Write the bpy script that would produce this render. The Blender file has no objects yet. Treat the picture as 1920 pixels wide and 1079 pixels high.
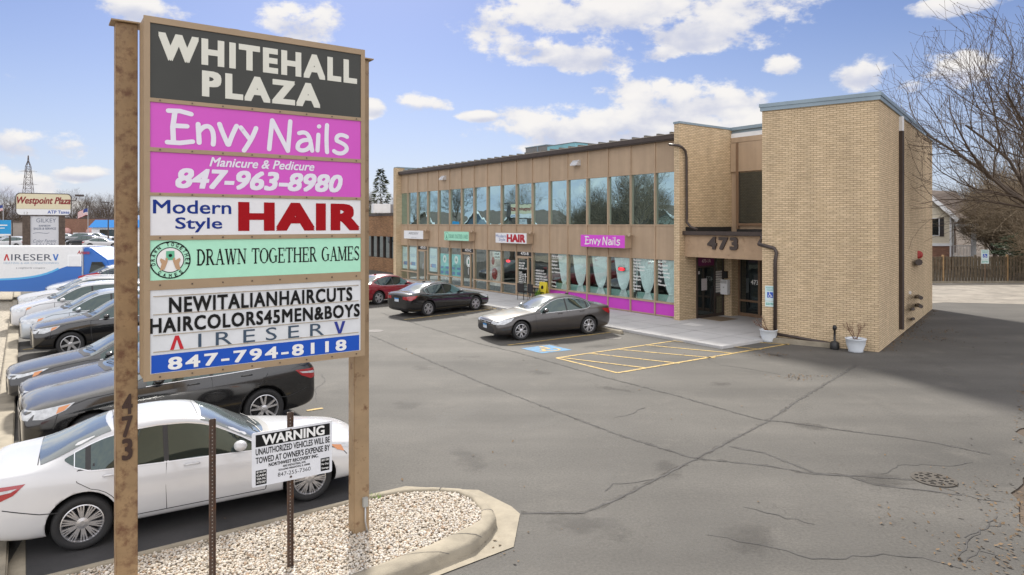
import bpy, bmesh, math, random
from mathutils import Vector, Matrix
from mathutils.bvhtree import BVHTree
import numpy as np
random.seed(7); RNG = np.random.default_rng(11)
SC = bpy.context.scene; COL = SC.collection; R = math.radians

# ------------------------------------------------------------------ camera
F, CX, HY, CAMH = 1265.0, 960.0, 420.0, 4.08
cam_d = bpy.data.cameras.new("camera"); cam = bpy.data.objects.new("camera", cam_d); COL.objects.link(cam)
cam_d.sensor_width = 36; cam_d.lens = 36 * F / 1920; cam_d.shift_y = -(539.5 - HY) / 1920
cam_d.clip_start = .05; cam_d.clip_end = 6000
cam.location = (0, 0, CAMH); cam.rotation_euler = (R(90), 0, 0); SC.camera = cam

# ------------------------------------------------------------------ light
SUN_AZ, SUN_EL = R(-13), R(40)          # azimuth from +Y towards +X
SUN_STRENGTH, SKY_STRENGTH, EXPOSURE = 2.45, .15, 1.5
sun_d = bpy.data.lights.new("sun", 'SUN'); sun_d.energy = SUN_STRENGTH; sun_d.angle = R(6); sun_d.color = (1, .95, .87)
sun = bpy.data.objects.new("sun", sun_d); COL.objects.link(sun)
sdir = Vector((math.sin(SUN_AZ) * math.cos(SUN_EL), math.cos(SUN_AZ) * math.cos(SUN_EL), math.sin(SUN_EL)))
sun.rotation_euler = sdir.to_track_quat('Z', 'Y').to_euler(); sun.location = (0, 30, 60)
vs = SC.view_settings
vs.view_transform = 'Standard'; vs.look = 'None'; vs.exposure = EXPOSURE; vs.gamma = 1
try: vs.use_curve_mapping = False
except Exception: pass
SC.cycles.use_denoising = True
SC.cycles.max_bounces = 8; SC.cycles.transparent_max_bounces = 12
SC.cycles.sample_clamp_indirect = 6.0

world = bpy.data.worlds.new("World"); SC.world = world; world.use_nodes = True
wn, wl = world.node_tree.nodes, world.node_tree.links; wn.clear()
def W(t, **k):
    n = wn.new(t)
    for a, b in k.items(): setattr(n, a, b)
    return n
def wmath(op, a, b=None, c=None, clamp=False):
    n = W('ShaderNodeMath', operation=op); n.use_clamp = clamp
    for i, v in enumerate((a, b, c)):
        if v is None: continue
        if isinstance(v, (int, float)): n.inputs[i].default_value = v
        else: wl.new(v, n.inputs[i])
    return n.outputs[0]
def wdot(a, vec):
    n = W('ShaderNodeVectorMath', operation='DOT_PRODUCT'); wl.new(a, n.inputs[0]); n.inputs[1].default_value = vec
    return n.outputs['Value']
w_out = W('ShaderNodeOutputWorld'); w_bg = W('ShaderNodeBackground'); wl.new(w_bg.outputs[0], w_out.inputs[0])
w_bg.inputs['Strength'].default_value = SKY_STRENGTH
sky = W('ShaderNodeTexSky', sky_type='NISHITA'); sky.sun_disc = False
sky.sun_elevation = SUN_EL; sky.sun_rotation = SUN_AZ; sky.air_density = 1.0; sky.dust_density = .6; sky.ozone_density = 2.0
w_tc = W('ShaderNodeTexCoord'); wdir = w_tc.outputs['Generated']
# cumulus clouds: each one a place on the sky sphere, broken up by noise
CLOUDS = [ # px, py, half width, half height
 (1180, 22, 330, 62), (1080, 95, 125, 42), (1290, 190, 175, 48), (1120, 238, 215, 46), (1390, 240, 120, 40), (1620, 135, 55, 32), (1470, 125, 36, 20),
 (565, 42, 75, 40), (265, 18, 75, 30), (785, 198, 52, 24), (1310, 60, 150, 40), (1000, 85, 60, 26), (70, 270, 95, 34), (20, 345, 70, 34), (160, 328, 60, 16),
 (105, 392, 160, 22), (1790, 10, 80, 26), (1790, 130, 70, 36), (1705, 160, 26, 14), (700, 205, 26, 18), (1230, 100, 46, 18), (560, 320, 70, 20), (900, 220, 40, 12),
 (380, 120, 60, 20), (-950, 60, 620, 300), (-420, 190, 330, 90), (-2600, 0, 1500, 700), (-330, 330, 260, 60)]
noi = W('ShaderNodeTexNoise', noise_dimensions='3D'); noi.inputs['Scale'].default_value = 13; noi.inputs['Detail'].default_value = 9; noi.inputs['Roughness'].default_value = .62
stretch = W('ShaderNodeVectorMath', operation='MULTIPLY'); stretch.inputs[1].default_value = (1, 1, 1.7); wl.new(wdir, stretch.inputs[0]); wl.new(stretch.outputs[0], noi.inputs['Vector'])
best = None; topness = None
for (px, py, hw, hh) in CLOUDS:
    c = Vector(((px - CX) / F, 1, (HY - py) / F)); ln = c.length; c.normalize()
    r = c.cross(Vector((0, 0, 1))).normalized(); up = r.cross(c).normalized()
    a, b = hw / F / ln, hh / F / ln
    dr, du = wdot(wdir, r), wdot(wdir, up)
    dc = wdot(wdir, c)
    e1 = wmath('MULTIPLY', dr, 1 / a); e2 = wmath('MULTIPLY', du, 1 / b)
    q = wmath('ADD', wmath('MULTIPLY', e1, e1), wmath('MULTIPLY', e2, e2))
    v = wmath('SUBTRACT', 1.0, q)
    v = wmath('MULTIPLY', wmath('MAXIMUM', v, -3.0), 1.0)
    v = wmath('ADD', v, wmath('MULTIPLY', wmath('LESS_THAN', dc, 0.0), -10.0))
    w_ = wmath('MULTIPLY', wmath('MAXIMUM', v, 0.0), e2)
    best = v if best is None else wmath('MAXIMUM', best, v)
    topness = w_ if topness is None else wmath('ADD', topness, w_)
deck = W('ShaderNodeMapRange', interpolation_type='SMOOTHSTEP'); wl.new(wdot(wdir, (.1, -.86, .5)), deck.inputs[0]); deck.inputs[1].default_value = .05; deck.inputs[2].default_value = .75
# loose clouds elsewhere (seen in the reflections)
noi2 = W('ShaderNodeTexNoise', noise_dimensions='3D'); noi2.inputs['Scale'].default_value = 2.6; noi2.inputs['Detail'].default_value = 3
wl.new(stretch.outputs[0], noi2.inputs['Vector'])
back = wmath('MULTIPLY', wmath('SUBTRACT', .80, wdot(wdir, (0, 1, -.25))), 1.3, clamp=True)
elsewhere = wmath('SUBTRACT', wmath('MULTIPLY', wmath('SUBTRACT', noi2.outputs[0], .40), wmath('MULTIPLY', back, 7.0)), wmath('SUBTRACT', 3.0, wmath('MULTIPLY', back, 3.0)))
veil = W('ShaderNodeMapRange', interpolation_type='SMOOTHSTEP'); wl.new(wdot(wdir, (-.22, 0, 1)), veil.inputs[0]); veil.inputs[1].default_value = .36; veil.inputs[2].default_value = .62
best = wmath('MAXIMUM', best, wmath('SUBTRACT', wmath('MULTIPLY', veil.outputs[0], 4.2), 3.0))
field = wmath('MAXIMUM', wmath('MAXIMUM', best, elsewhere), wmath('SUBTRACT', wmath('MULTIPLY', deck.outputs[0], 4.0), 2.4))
n_c = wmath('MULTIPLY', wmath('SUBTRACT', noi.outputs[0], .5), 6.2)
dens = wmath('ADD', wmath('MULTIPLY', wmath('MAXIMUM', field, -2.0), 1.15), n_c)
mr = W('ShaderNodeMapRange', interpolation_type='SMOOTHSTEP'); wl.new(dens, mr.inputs[0]); mr.inputs[1].default_value = -.15; mr.inputs[2].default_value = .80
dens_f = mr.outputs[0]
noi3 = W('ShaderNodeTexNoise', noise_dimensions='3D'); noi3.inputs['Scale'].default_value = 26; noi3.inputs['Detail'].default_value = 5; wl.new(stretch.outputs[0], noi3.inputs['Vector'])
lit = wmath('ADD', wmath('MULTIPLY', topness, .9), wmath('MULTIPLY', wmath('SUBTRACT', noi3.outputs[0], .5), 1.3))
mr2 = W('ShaderNodeMapRange', interpolation_type='SMOOTHSTEP'); wl.new(lit, mr2.inputs[0]); mr2.inputs[1].default_value = -.55; mr2.inputs[2].default_value = .35
DECK_FILL = 1.15           # bright unseen cloud deck overhead and behind the camera, added to light shaded walls
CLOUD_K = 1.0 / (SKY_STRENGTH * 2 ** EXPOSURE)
deck_k = wmath('ADD', 1.0, wmath('MULTIPLY', deck.outputs[0], DECK_FILL))
cmix = W('ShaderNodeMix', data_type='RGBA'); wl.new(mr2.outputs[0], cmix.inputs[0])
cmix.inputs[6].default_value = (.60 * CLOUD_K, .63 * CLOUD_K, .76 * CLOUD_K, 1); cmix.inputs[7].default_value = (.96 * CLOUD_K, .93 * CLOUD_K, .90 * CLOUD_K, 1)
# pale haze band low over the horizon
elev = wdot(wdir, (0, 0, 1))
hz = W('ShaderNodeMapRange', interpolation_type='SMOOTHSTEP'); wl.new(elev, hz.inputs[0]); hz.inputs[1].default_value = .30; hz.inputs[2].default_value = 0.0
SKYMUL = W('ShaderNodeMix', data_type='RGBA', blend_type='MULTIPLY'); SKYMUL.inputs[0].default_value = 1; wl.new(sky.outputs[0], SKYMUL.inputs[6]); SKYMUL.inputs[7].default_value = (.166, .174, .228, 1)
hmix = W('ShaderNodeMix', data_type='RGBA'); wl.new(wmath('ADD', wmath('MULTIPLY', hz.outputs[0], .48), .05), hmix.inputs[0]); wl.new(SKYMUL.outputs[2], hmix.inputs[6])
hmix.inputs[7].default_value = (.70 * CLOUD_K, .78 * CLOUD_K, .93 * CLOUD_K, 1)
smix = W('ShaderNodeMix', data_type='RGBA'); wl.new(wmath('MULTIPLY', dens_f, .96), smix.inputs[0]); wl.new(hmix.outputs[2], smix.inputs[6]); 
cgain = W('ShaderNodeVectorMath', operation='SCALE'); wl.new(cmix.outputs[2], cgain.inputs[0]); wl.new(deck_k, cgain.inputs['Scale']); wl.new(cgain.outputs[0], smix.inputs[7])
wl.new(smix.outputs[2], w_bg.inputs['Color'])

# ------------------------------------------------------------------ ground helpers
def G(px, py, z=0.0):
    d = F * (CAMH - z) / (py - HY)
    return Vector(((px - CX) / F * d, d, z))
def P(px, py, d): return Vector(((px - CX) / F * d, d, CAMH - (py - HY) * d / F))
U = Vector((-0.58607505, 0.81025677, 0)); N = Vector((-0.81025677, -0.58607505, 0)); O = Vector((6.85288, 28.51610, 0))
ROT_B = math.atan2(U.y, U.x)            # building frame: local x = along the facade (away), local y = out to the car park
def L(p):
    d = Vector((p[0], p[1], 0)) - O; return (d.dot(U), d.dot(N))
def Wd(x, y, z=0.0):
    q = O + U * x + N * y; return Vector((q.x, q.y, z))
def tof(px, off=0.0):
    o = O + N * off; r = (px - CX) / F
    return (r * o.y - o.x) / (U.x - r * U.y)
def zat(px, py, off=0.0):
    q = O + N * off + U * tof(px, off); return CAMH - (py - HY) * q.y / F

# ------------------------------------------------------------------ materials
def mat(name, col, rough=.6, metal=0.0, spec=.5, var=0.0, vscale=8.0, bump=0.0, bscale=60.0, coat=0.0, detail=4, spots=None, emit=None, coords='Object', streak=None):
    m = bpy.data.materials.new(name); m.use_nodes = True
    nt = m.node_tree; b = nt.nodes['Principled BSDF']
    c = tuple(col) + (1,)
    b.inputs['Base Color'].default_value = c; b.inputs['Roughness'].default_value = rough; b.inputs['Metallic'].default_value = metal
    b.inputs['Specular IOR Level'].default_value = spec; b.inputs['Coat Weight'].default_value = coat; b.inputs['Coat Roughness'].default_value = .07
    if emit: b.inputs['Emission Color'].default_value = tuple(emit[:3]) + (1,); b.inputs['Emission Strength'].default_value = emit[3]
    if var or bump or spots or streak:
        tc = nt.nodes.new('ShaderNodeTexCoord'); co = tc.outputs[coords]
        last = None
        if var:
            n = nt.nodes.new('ShaderNodeTexNoise'); n.inputs['Scale'].default_value = vscale; n.inputs['Detail'].default_value = detail; n.inputs['Roughness'].default_value = .6
            nt.links.new(co, n.inputs['Vector'])
            rp = nt.nodes.new('ShaderNodeMapRange'); nt.links.new(n.outputs[0], rp.inputs[0]); rp.inputs[1].default_value = .3; rp.inputs[2].default_value = .7; rp.inputs[3].default_value = 1 - var; rp.inputs[4].default_value = 1 + var
            mx = nt.nodes.new('ShaderNodeMix'); mx.data_type = 'RGBA'; mx.blend_type = 'MULTIPLY'; mx.inputs[0].default_value = 1
            mx.inputs[6].default_value = c; nt.links.new(rp.outputs[0], mx.inputs[7]); last = mx.outputs[2]
        if spots:   # (color, scale, threshold lo, hi)  worn or rusty patches
            sc_, s, lo, hi = spots
            n = nt.nodes.new('ShaderNodeTexNoise'); n.inputs['Scale'].default_value = s; n.inputs['Detail'].default_value = 8; n.inputs['Roughness'].default_value = .68
            nt.links.new(co, n.inputs['Vector'])
            rp = nt.nodes.new('ShaderNodeMapRange'); nt.links.new(n.outputs[0], rp.inputs[0]); rp.inputs[1].default_value = lo; rp.inputs[2].default_value = hi
            mx = nt.nodes.new('ShaderNodeMix'); mx.data_type = 'RGBA'; nt.links.new(rp.outputs[0], mx.inputs[0])
            if last: nt.links.new(last, mx.inputs[6])
            else: mx.inputs[6].default_value = c
            mx.inputs[7].default_value = tuple(sc_) + (1,); last = mx.outputs[2]
        if streak:  # (amount, scale) long vertical weather streaks
            mp = nt.nodes.new('ShaderNodeMapping'); mp.inputs['Scale'].default_value = (streak[1], streak[1], streak[1] * .07); nt.links.new(co, mp.inputs[0])
            n = nt.nodes.new('ShaderNodeTexNoise'); n.inputs['Scale'].default_value = 1; n.inputs['Detail'].default_value = 4; nt.links.new(mp.outputs[0], n.inputs['Vector'])
            rp = nt.nodes.new('ShaderNodeMapRange'); nt.links.new(n.outputs[0], rp.inputs[0]); rp.inputs[1].default_value = .35; rp.inputs[2].default_value = .65; rp.inputs[3].default_value = 1 - streak[0]; rp.inputs[4].default_value = 1 + streak[0] * .5
            mx = nt.nodes.new('ShaderNodeMix'); mx.data_type = 'RGBA'; mx.blend_type = 'MULTIPLY'; mx.inputs[0].default_value = 1
            if last: nt.links.new(last, mx.inputs[6])
            else: mx.inputs[6].default_value = c
            nt.links.new(rp.outputs[0], mx.inputs[7]); last = mx.outputs[2]
        if last: nt.links.new(last, b.inputs['Base Color'])
        if bump:
            n = nt.nodes.new('ShaderNodeTexNoise'); n.inputs['Scale'].default_value = bscale; n.inputs['Detail'].default_value = 3; nt.links.new(co, n.inputs['Vector'])
            bp = nt.nodes.new('ShaderNodeBump'); bp.inputs['Strength'].default_value = bump; bp.inputs['Distance'].default_value = .01
            nt.links.new(n.outputs[0], bp.inputs['Height']); nt.links.new(bp.outputs[0], b.inputs['Normal'])
    return m

def brick(name, c1, c2, mortar, w=.203, hgt=.0677, var=.12, ms=.006):
    m = bpy.data.materials.new(name); m.use_nodes = True; nt = m.node_tree; b = nt.nodes['Principled BSDF']
    uv = nt.nodes.new('ShaderNodeUVMap'); uv.uv_map = 'UVMap'
    t = nt.nodes.new('ShaderNodeTexBrick'); t.offset = .5; t.inputs['Scale'].default_value = 1; t.inputs['Brick Width'].default_value = w; t.inputs['Row Height'].default_value = hgt
    t.inputs['Mortar Size'].default_value = ms; t.inputs['Mortar Smooth'].default_value = .1; t.inputs['Bias'].default_value = -.2
    t.inputs['Color1'].default_value = tuple(c1) + (1,); t.inputs['Color2'].default_value = tuple(c2) + (1,); t.inputs['Mortar'].default_value = tuple(mortar) + (1,)
    nt.links.new(uv.outputs[0], t.inputs['Vector'])
    n = nt.nodes.new('ShaderNodeTexNoise'); n.inputs['Scale'].default_value = .9; n.inputs['Detail'].default_value = 9; n.inputs['Roughness'].default_value = .7; nt.links.new(uv.outputs[0], n.inputs['Vector'])
    rp = nt.nodes.new('ShaderNodeMapRange'); nt.links.new(n.outputs[0], rp.inputs[0]); rp.inputs[1].default_value = .3; rp.inputs[2].default_value = .7; rp.inputs[3].default_value = 1 - var * .55; rp.inputs[4].default_value = 1 + var * .55
    mp = nt.nodes.new('ShaderNodeMapping'); mp.inputs['Scale'].default_value = (1 / w * .5, 1 / hgt, 1); nt.links.new(uv.outputs[0], mp.inputs[0])
    wn_ = nt.nodes.new('ShaderNodeTexNoise'); wn_.inputs['Scale'].default_value = 1; wn_.inputs['Detail'].default_value = 1; nt.links.new(mp.outputs[0], wn_.inputs['Vector'])
    rp2 = nt.nodes.new('ShaderNodeMapRange'); nt.links.new(wn_.outputs[0], rp2.inputs[0]); rp2.inputs[1].default_value = .3; rp2.inputs[2].default_value = .7; rp2.inputs[3].default_value = 1 - var * 1.05; rp2.inputs[4].default_value = 1 + var * .95
    mm = nt.nodes.new('ShaderNodeMath'); mm.operation = 'MULTIPLY'; nt.links.new(rp.outputs[0], mm.inputs[0]); nt.links.new(rp2.outputs[0], mm.inputs[1])
    mp3 = nt.nodes.new('ShaderNodeMapping'); mp3.inputs['Scale'].default_value = (1.6, .16, 1); nt.links.new(uv.outputs[0], mp3.inputs[0])
    n3 = nt.nodes.new('ShaderNodeTexNoise'); n3.inputs['Scale'].default_value = 1; n3.inputs['Detail'].default_value = 6; nt.links.new(mp3.outputs[0], n3.inputs['Vector'])
    rp3 = nt.nodes.new('ShaderNodeMapRange'); nt.links.new(n3.outputs[0], rp3.inputs[0]); rp3.inputs[1].default_value = .35; rp3.inputs[2].default_value = .62; rp3.inputs[3].default_value = .92; rp3.inputs[4].default_value = 1.05
    m3 = nt.nodes.new('ShaderNodeMath'); m3.operation = 'MULTIPLY'; nt.links.new(mm.outputs[0], m3.inputs[0]); nt.links.new(rp3.outputs[0], m3.inputs[1]); mm = m3
    mx = nt.nodes.new('ShaderNodeMix'); mx.data_type = 'RGBA'; mx.blend_type = 'MULTIPLY'; mx.inputs[0].default_value = 1
    nt.links.new(t.outputs['Color'], mx.inputs[6]); nt.links.new(mm.outputs[0], mx.inputs[7]); nt.links.new(mx.outputs[2], b.inputs['Base Color'])
    b.inputs['Roughness'].default_value = .85
    bp = nt.nodes.new('ShaderNodeBump'); bp.inputs['Strength'].default_value = .5; bp.inputs['Distance'].default_value = .01; bp.invert = True
    nt.links.new(t.outputs['Fac'], bp.inputs['Height']); nt.links.new(bp.outputs[0], b.inputs['Normal'])
    return m

def thin_glass(name, tint=(.75, .85, .83), base=.08, top=.9, gcol=(1, 1, 1), dark=None, rough=.01):
    """a single pane: part of the light passes (tinted), part mirrors, more of it at grazing angles"""
    m = bpy.data.materials.new(name); m.use_nodes = True; nt = m.node_tree; nt.nodes.clear()
    o = nt.nodes.new('ShaderNodeOutputMaterial'); gl = nt.nodes.new('ShaderNodeBsdfGlossy'); gl.inputs['Roughness'].default_value = rough; gl.inputs['Color'].default_value = tuple(gcol) + (1,)
    if dark is None:
        tr = nt.nodes.new('ShaderNodeBsdfTransparent'); tr.inputs['Color'].default_value = tuple(tint) + (1,)
    else:
        tr = nt.nodes.new('ShaderNodeBsdfDiffuse'); tr.inputs['Color'].default_value = tuple(dark) + (1,)
    lw = nt.nodes.new('ShaderNodeLayerWeight'); lw.inputs['Blend'].default_value = .5
    pw = nt.nodes.new('ShaderNodeMath'); pw.operation = 'POWER'; nt.links.new(lw.outputs['Facing'], pw.inputs[0]); pw.inputs[1].default_value = 3.0
    rp = nt.nodes.new('ShaderNodeMapRange'); nt.links.new(pw.outputs[0], rp.inputs[0]); rp.inputs[3].default_value = base; rp.inputs[4].default_value = top
    mx = nt.nodes.new('ShaderNodeMixShader'); nt.links.new(rp.outputs[0], mx.inputs[0]); nt.links.new(tr.outputs[0], mx.inputs[1]); nt.links.new(gl.outputs[0], mx.inputs[2])
    # slightly wavy sheet
    tc = nt.nodes.new('ShaderNodeTexCoord'); nz = nt.nodes.new('ShaderNodeTexNoise'); nz.inputs['Scale'].default_value = .9; nt.links.new(tc.outputs['Object'], nz.inputs['Vector'])
    bp = nt.nodes.new('ShaderNodeBump'); bp.inputs['Strength'].default_value = .06; bp.inputs['Distance'].default_value = .05; nt.links.new(nz.outputs[0], bp.inputs['Height']); nt.links.new(bp.outputs[0], gl.inputs['Normal'])
    nt.links.new(mx.outputs[0], o.inputs[0])
    return m

# ------------------------------------------------------------------ mesh builder
class MB:
    def __init__(s): s.bm = bmesh.new(); s.mi = 0
    def face(s, pts):
        try:
            f = s.bm.faces.new([s.bm.verts.new(p) for p in pts]); f.material_index = s.mi; return f
        except ValueError: return None
    def box(s, a, b, m=None):
        (x0, y0, z0), (x1, y1, z1) = a, b
        c = [Vector(p) for p in ((x0, y0, z0), (x1, y0, z0), (x1, y1, z0), (x0, y1, z0), (x0, y0, z1), (x1, y0, z1), (x1, y1, z1), (x0, y1, z1))]
        if m is not None: c = [m @ p for p in c]
        v = [s.bm.verts.new(p) for p in c]
        for q in ((3, 2, 1, 0), (4, 5, 6, 7), (0, 1, 5, 4), (1, 2, 6, 5), (2, 3, 7, 6), (3, 0, 4, 7)):
            s.bm.faces.new([v[i] for i in q]).material_index = s.mi
        return s
    def cbox(s, c, size, m=None):
        c, h = Vector(c), Vector(size) / 2
        return s.box(c - h, c + h, m)
    def prism(s, poly, z0, z1, m=None):
        lo = [Vector((p[0], p[1], z0)) for p in poly]; hi = [Vector((p[0], p[1], z1)) for p in poly]
        if m is not None: lo = [m @ p for p in lo]; hi = [m @ p for p in hi]
        a = [s.bm.verts.new(p) for p in lo]; b = [s.bm.verts.new(p) for p in hi]; n = len(poly)
        s.bm.faces.new(list(reversed(a))).material_index = s.mi; s.bm.faces.new(b).material_index = s.mi
        for i in range(n): s.bm.faces.new((a[i], a[(i + 1) % n], b[(i + 1) % n], b[i])).material_index = s.mi
        return s
    def tube(s, pts, r, n=8, cap=True):
        pts = [Vector(p) for p in pts]; rs = r if isinstance(r, (list, tuple)) else [r] * len(pts)
        rings = []; ref = None
        for i, p in enumerate(pts):
            t = (pts[min(i + 1, len(pts) - 1)] - pts[max(i - 1, 0)]).normalized()
            if ref is None: ref = t.orthogonal().normalized()
            ref = (ref - t * ref.dot(t))
            ref = ref.normalized() if ref.length > 1e-6 else t.orthogonal().normalized()
            bn = t.cross(ref)
            rings.append([s.bm.verts.new(p + (ref * math.cos(a) + bn * math.sin(a)) * rs[i]) for a in [2 * math.pi * k / n for k in range(n)]])
        for a, b in zip(rings, rings[1:]):
            for k in range(n): s.bm.faces.new((a[k], a[(k + 1) % n], b[(k + 1) % n], b[k])).material_index = s.mi
        if cap:
            s.bm.faces.new(list(reversed(rings[0]))).material_index = s.mi; s.bm.faces.new(rings[-1]).material_index = s.mi
        return s
    def lathe(s, prof, n=24, m=None, close=False):
        """profile of (radius, height) turned about local z"""
        rings = []
        for (r, z) in prof:
            ring = []
            for k in range(n):
                a = 2 * math.pi * k / n; p = Vector((r * math.cos(a), r * math.sin(a), z))
                ring.append(s.bm.verts.new(m @ p if m is not None else p))
            rings.append(ring)
        pr = list(zip(rings, rings[1:])) + ([(rings[-1], rings[0])] if close else [])
        for a, b in pr:
            for k in range(n): s.bm.faces.new((a[k], a[(k + 1) % n], b[(k + 1) % n], b[k])).material_index = s.mi
        if not close:
            s.bm.faces.new(list(reversed(rings[0]))).material_index = s.mi; s.bm.faces.new(rings[-1]).material_index = s.mi
        return s
    def ball(s, c, r, sub=2):
        r = (r, r, r) if isinstance(r, (int, float)) else r
        g = bmesh.ops.create_icosphere(s.bm, subdivisions=sub, radius=1)
        for v in g['verts']: v.co = Vector((v.co.x * r[0] + c[0], v.co.y * r[1] + c[1], v.co.z * r[2] + c[2]))
        for v in g['verts']:
            for f in v.link_faces: f.material_index = s.mi
        return s
    def sheet(s, poly, z):
        """flat polygon lying at z (or z given per point)"""
        f = s.face([(p[0], p[1], z if z is not None else p[2]) for p in poly])
        if f is not None:
            f.normal_update()
            if f.normal.z < 0: f.normal_flip()
        return s
    def build(s, name, m, parent=None, smooth=False, bevel=0.0, recalc=True, seg=2):
        bm = s.bm
        if recalc: bmesh.ops.recalc_face_normals(bm, faces=bm.faces)
        if bevel:
            ed = [e for e in bm.edges if len(e.link_faces) == 2 and e.calc_face_angle(0) > .6]
            try: bmesh.ops.bevel(bm, geom=ed, offset=bevel, segments=seg, affect='EDGES', clamp_overlap=True)
            except Exception: pass
        uvl = bm.loops.layers.uv.new('UVMap'); bm.normal_update()
        for f in bm.faces:
            n = f.normal
            f.smooth = smooth
            if abs(n.z) > .72:
                for l in f.loops: l[uvl].uv = (l.vert.co.x, l.vert.co.y)
            else:
                t = Vector((-n.y, n.x, 0)); t.normalize()
                if abs(t.x) >= abs(t.y):
                    if t.x < 0: t = -t
                elif t.y < 0: t = -t
                for l in f.loops: l[uvl].uv = (l.vert.co.dot(t), l.vert.co.z)
        me = bpy.data.meshes.new(name); bm.to_mesh(me); bm.free()
        return link(name, me, m, parent)
def link(name, me, m, parent=None):
    for x in (m if isinstance(m, (list, tuple)) else [m]): me.materials.append(x)
    o = bpy.data.objects.new(name, me); COL.objects.link(o)
    if parent is not None: o.parent = parent
    return o
def tag(o, label=None, cat=None, group=None, kind=None):
    for k, v in (('label', label), ('category', cat), ('group', group), ('kind', kind)):
        if v: o[k] = v
    return o
def thing(name, label, cat, loc=(0, 0, 0), rz=0.0, group=None):
    o = bpy.data.objects.new(name, None); o.empty_display_size = .2; COL.objects.link(o)
    o.location = loc; o.rotation_euler = (0, 0, rz)
    return tag(o, label, cat, group)
KIDS = {}
def copy_tree(o, parent=None, keep=None):
    c = o.copy(); COL.objects.link(c)
    if parent is not None: c.parent = parent
    for ch in [k for k in bpy.data.objects if k.parent == o]:
        if ch.name in DONE_COPY: continue
        copy_tree(ch, c)
    return c
DONE_COPY = set()
def RotZ(a): return Matrix.Rotation(a, 4, 'Z')
def RotX(a): return Matrix.Rotation(a, 4, 'X')
def RotY(a): return Matrix.Rotation(a, 4, 'Y')
def T(x, y, z): return Matrix.Translation((x, y, z))
def ground_part(name, polys, z, m, kind='structure', parent=None):
    b = MB()
    for p in polys: b.sheet(p, z)
    o = b.build(name, m, parent, recalc=False); o['kind'] = kind; return o

# ------------------------------------------------------------------ lettering
def flat_text(s, bold=0.0, shear=0.0, space=1.0):
    cu = bpy.data.curves.new('lettering', 'FONT'); cu.body = s; cu.shear = shear; cu.space_character = space; cu.resolution_u = 3
    ob = bpy.data.objects.new('lettering', cu); COL.objects.link(ob)
    dg = bpy.context.evaluated_depsgraph_get(); dg.update()
    me = ob.evaluated_get(dg).to_mesh()
    v = [(p.co.x, p.co.y) for p in me.vertices]; f = [list(p.vertices) for p in me.polygons]
    ob.evaluated_get(dg).to_mesh_clear(); bpy.data.objects.remove(ob); bpy.data.curves.remove(cu)
    if bold:
        k = len(v); V, Fc = [], []
        for n, (dx, dy) in enumerate([(0, 0), (1, .85), (1, -.85), (-1, .85), (-1, -.85), (0, .85), (0, -.85), (1, 0), (-1, 0)]):
            o_ = len(V); V += [(x + dx * bold, y + dy * bold, .0002 * n) for x, y in v]; Fc += [[i + o_ for i in q] for q in f]
        v, f = V, Fc
    return v, f
def ribbons(strokes, rnd=True):
    """strokes: list of (points, width) -> flat verts, faces"""
    V, Fc = [], []
    for pts, w in strokes:
        h = w / 2; n = len(pts)
        for i in range(n - 1):
            (x0, y0), (x1, y1) = pts[i], pts[i + 1]; d = math.hypot(x1 - x0, y1 - y0)
            if d < 1e-9: continue
            nx, ny = -(y1 - y0) / d * h, (x1 - x0) / d * h; k = len(V)
            dz = .0002 * (len(Fc) % 9); V += [(x0 + nx, y0 + ny, dz), (x0 - nx, y0 - ny, dz), (x1 - nx, y1 - ny, dz), (x1 + nx, y1 + ny, dz)]; Fc.append([k, k + 1, k + 2, k + 3])
        joints = range(n) if rnd else range(1, n - 1)
        for i in joints:
            k = len(V); dz = .0002 * (len(Fc) % 9); V += [(pts[i][0] + h * math.cos(a), pts[i][1] + h * math.sin(a), dz) for a in [2 * math.pi * q / 10 for q in range(10)]]; Fc.append(list(range(k, k + 10)))
    return V, Fc
def fit(vf, x0, z0, x1, z1):
    v, f = vf
    ax, bx = min(p[0] for p in v), max(p[0] for p in v); ay, by = min(p[1] for p in v), max(p[1] for p in v)
    sx = (x1 - x0) / max(bx - ax, 1e-6); sy = (z1 - z0) / max(by - ay, 1e-6)
    return [(x0 + (p[0] - ax) * sx, z0 + (p[1] - ay) * sy) + tuple(p[2:]) for p in v], f
def letters(name, groups, m, parent, frame, lift=.003):
    """groups: flat (verts, faces) lists laid on a plane; frame = (origin, x axis, up axis, outward normal)"""
    o, ux, uz, nn = [Vector(q) for q in frame]
    V, Fc = [], []
    for gi, (v, f) in enumerate(groups):
        k = len(V); V += [o + ux * p[0] + uz * p[1] + nn * (lift + (p[2] if len(p) > 2 else 0)) for p in v]; Fc += [[i + k for i in q] for q in f]
    me = bpy.data.meshes.new(name); me.from_pydata(V, [], Fc); me.update()
    return link(name, me, m, parent)
def T_(s, x0, z0, x1, z1, **k): return fit(flat_text(s, **k), x0, z0, x1, z1)
def rect(x0, z0, x1, z1): return ([(x0, z0), (x1, z0), (x1, z1), (x0, z1)], [[0, 1, 2, 3]])
def disc(x, z, rx, rz=None, n=24):
    rz = rz or rx
    return ([(x + rx * math.cos(2 * math.pi * k / n), z + rz * math.sin(2 * math.pi * k / n)) for k in range(n)], [list(range(n))])
def ring(x, z, rx, rz, w, n=36):
    V = []
    for k in range(n):
        c, s = math.cos(2 * math.pi * k / n), math.sin(2 * math.pi * k / n); V += [(x + rx * c, z + rz * s), (x + (rx - w) * c, z + (rz - w) * s)]
    return V, [[2 * k, 2 * k + 1, (2 * k + 3) % (2 * n), (2 * k + 2) % (2 * n)] for k in range(n)]
def arc(cx, cy, rx, ry, a0, a1, n=12): return [(cx + rx * math.cos(R(a0 + (a1 - a0) * i / n)), cy + ry * math.sin(R(a0 + (a1 - a0) * i / n))) for i in range(n + 1)]
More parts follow.
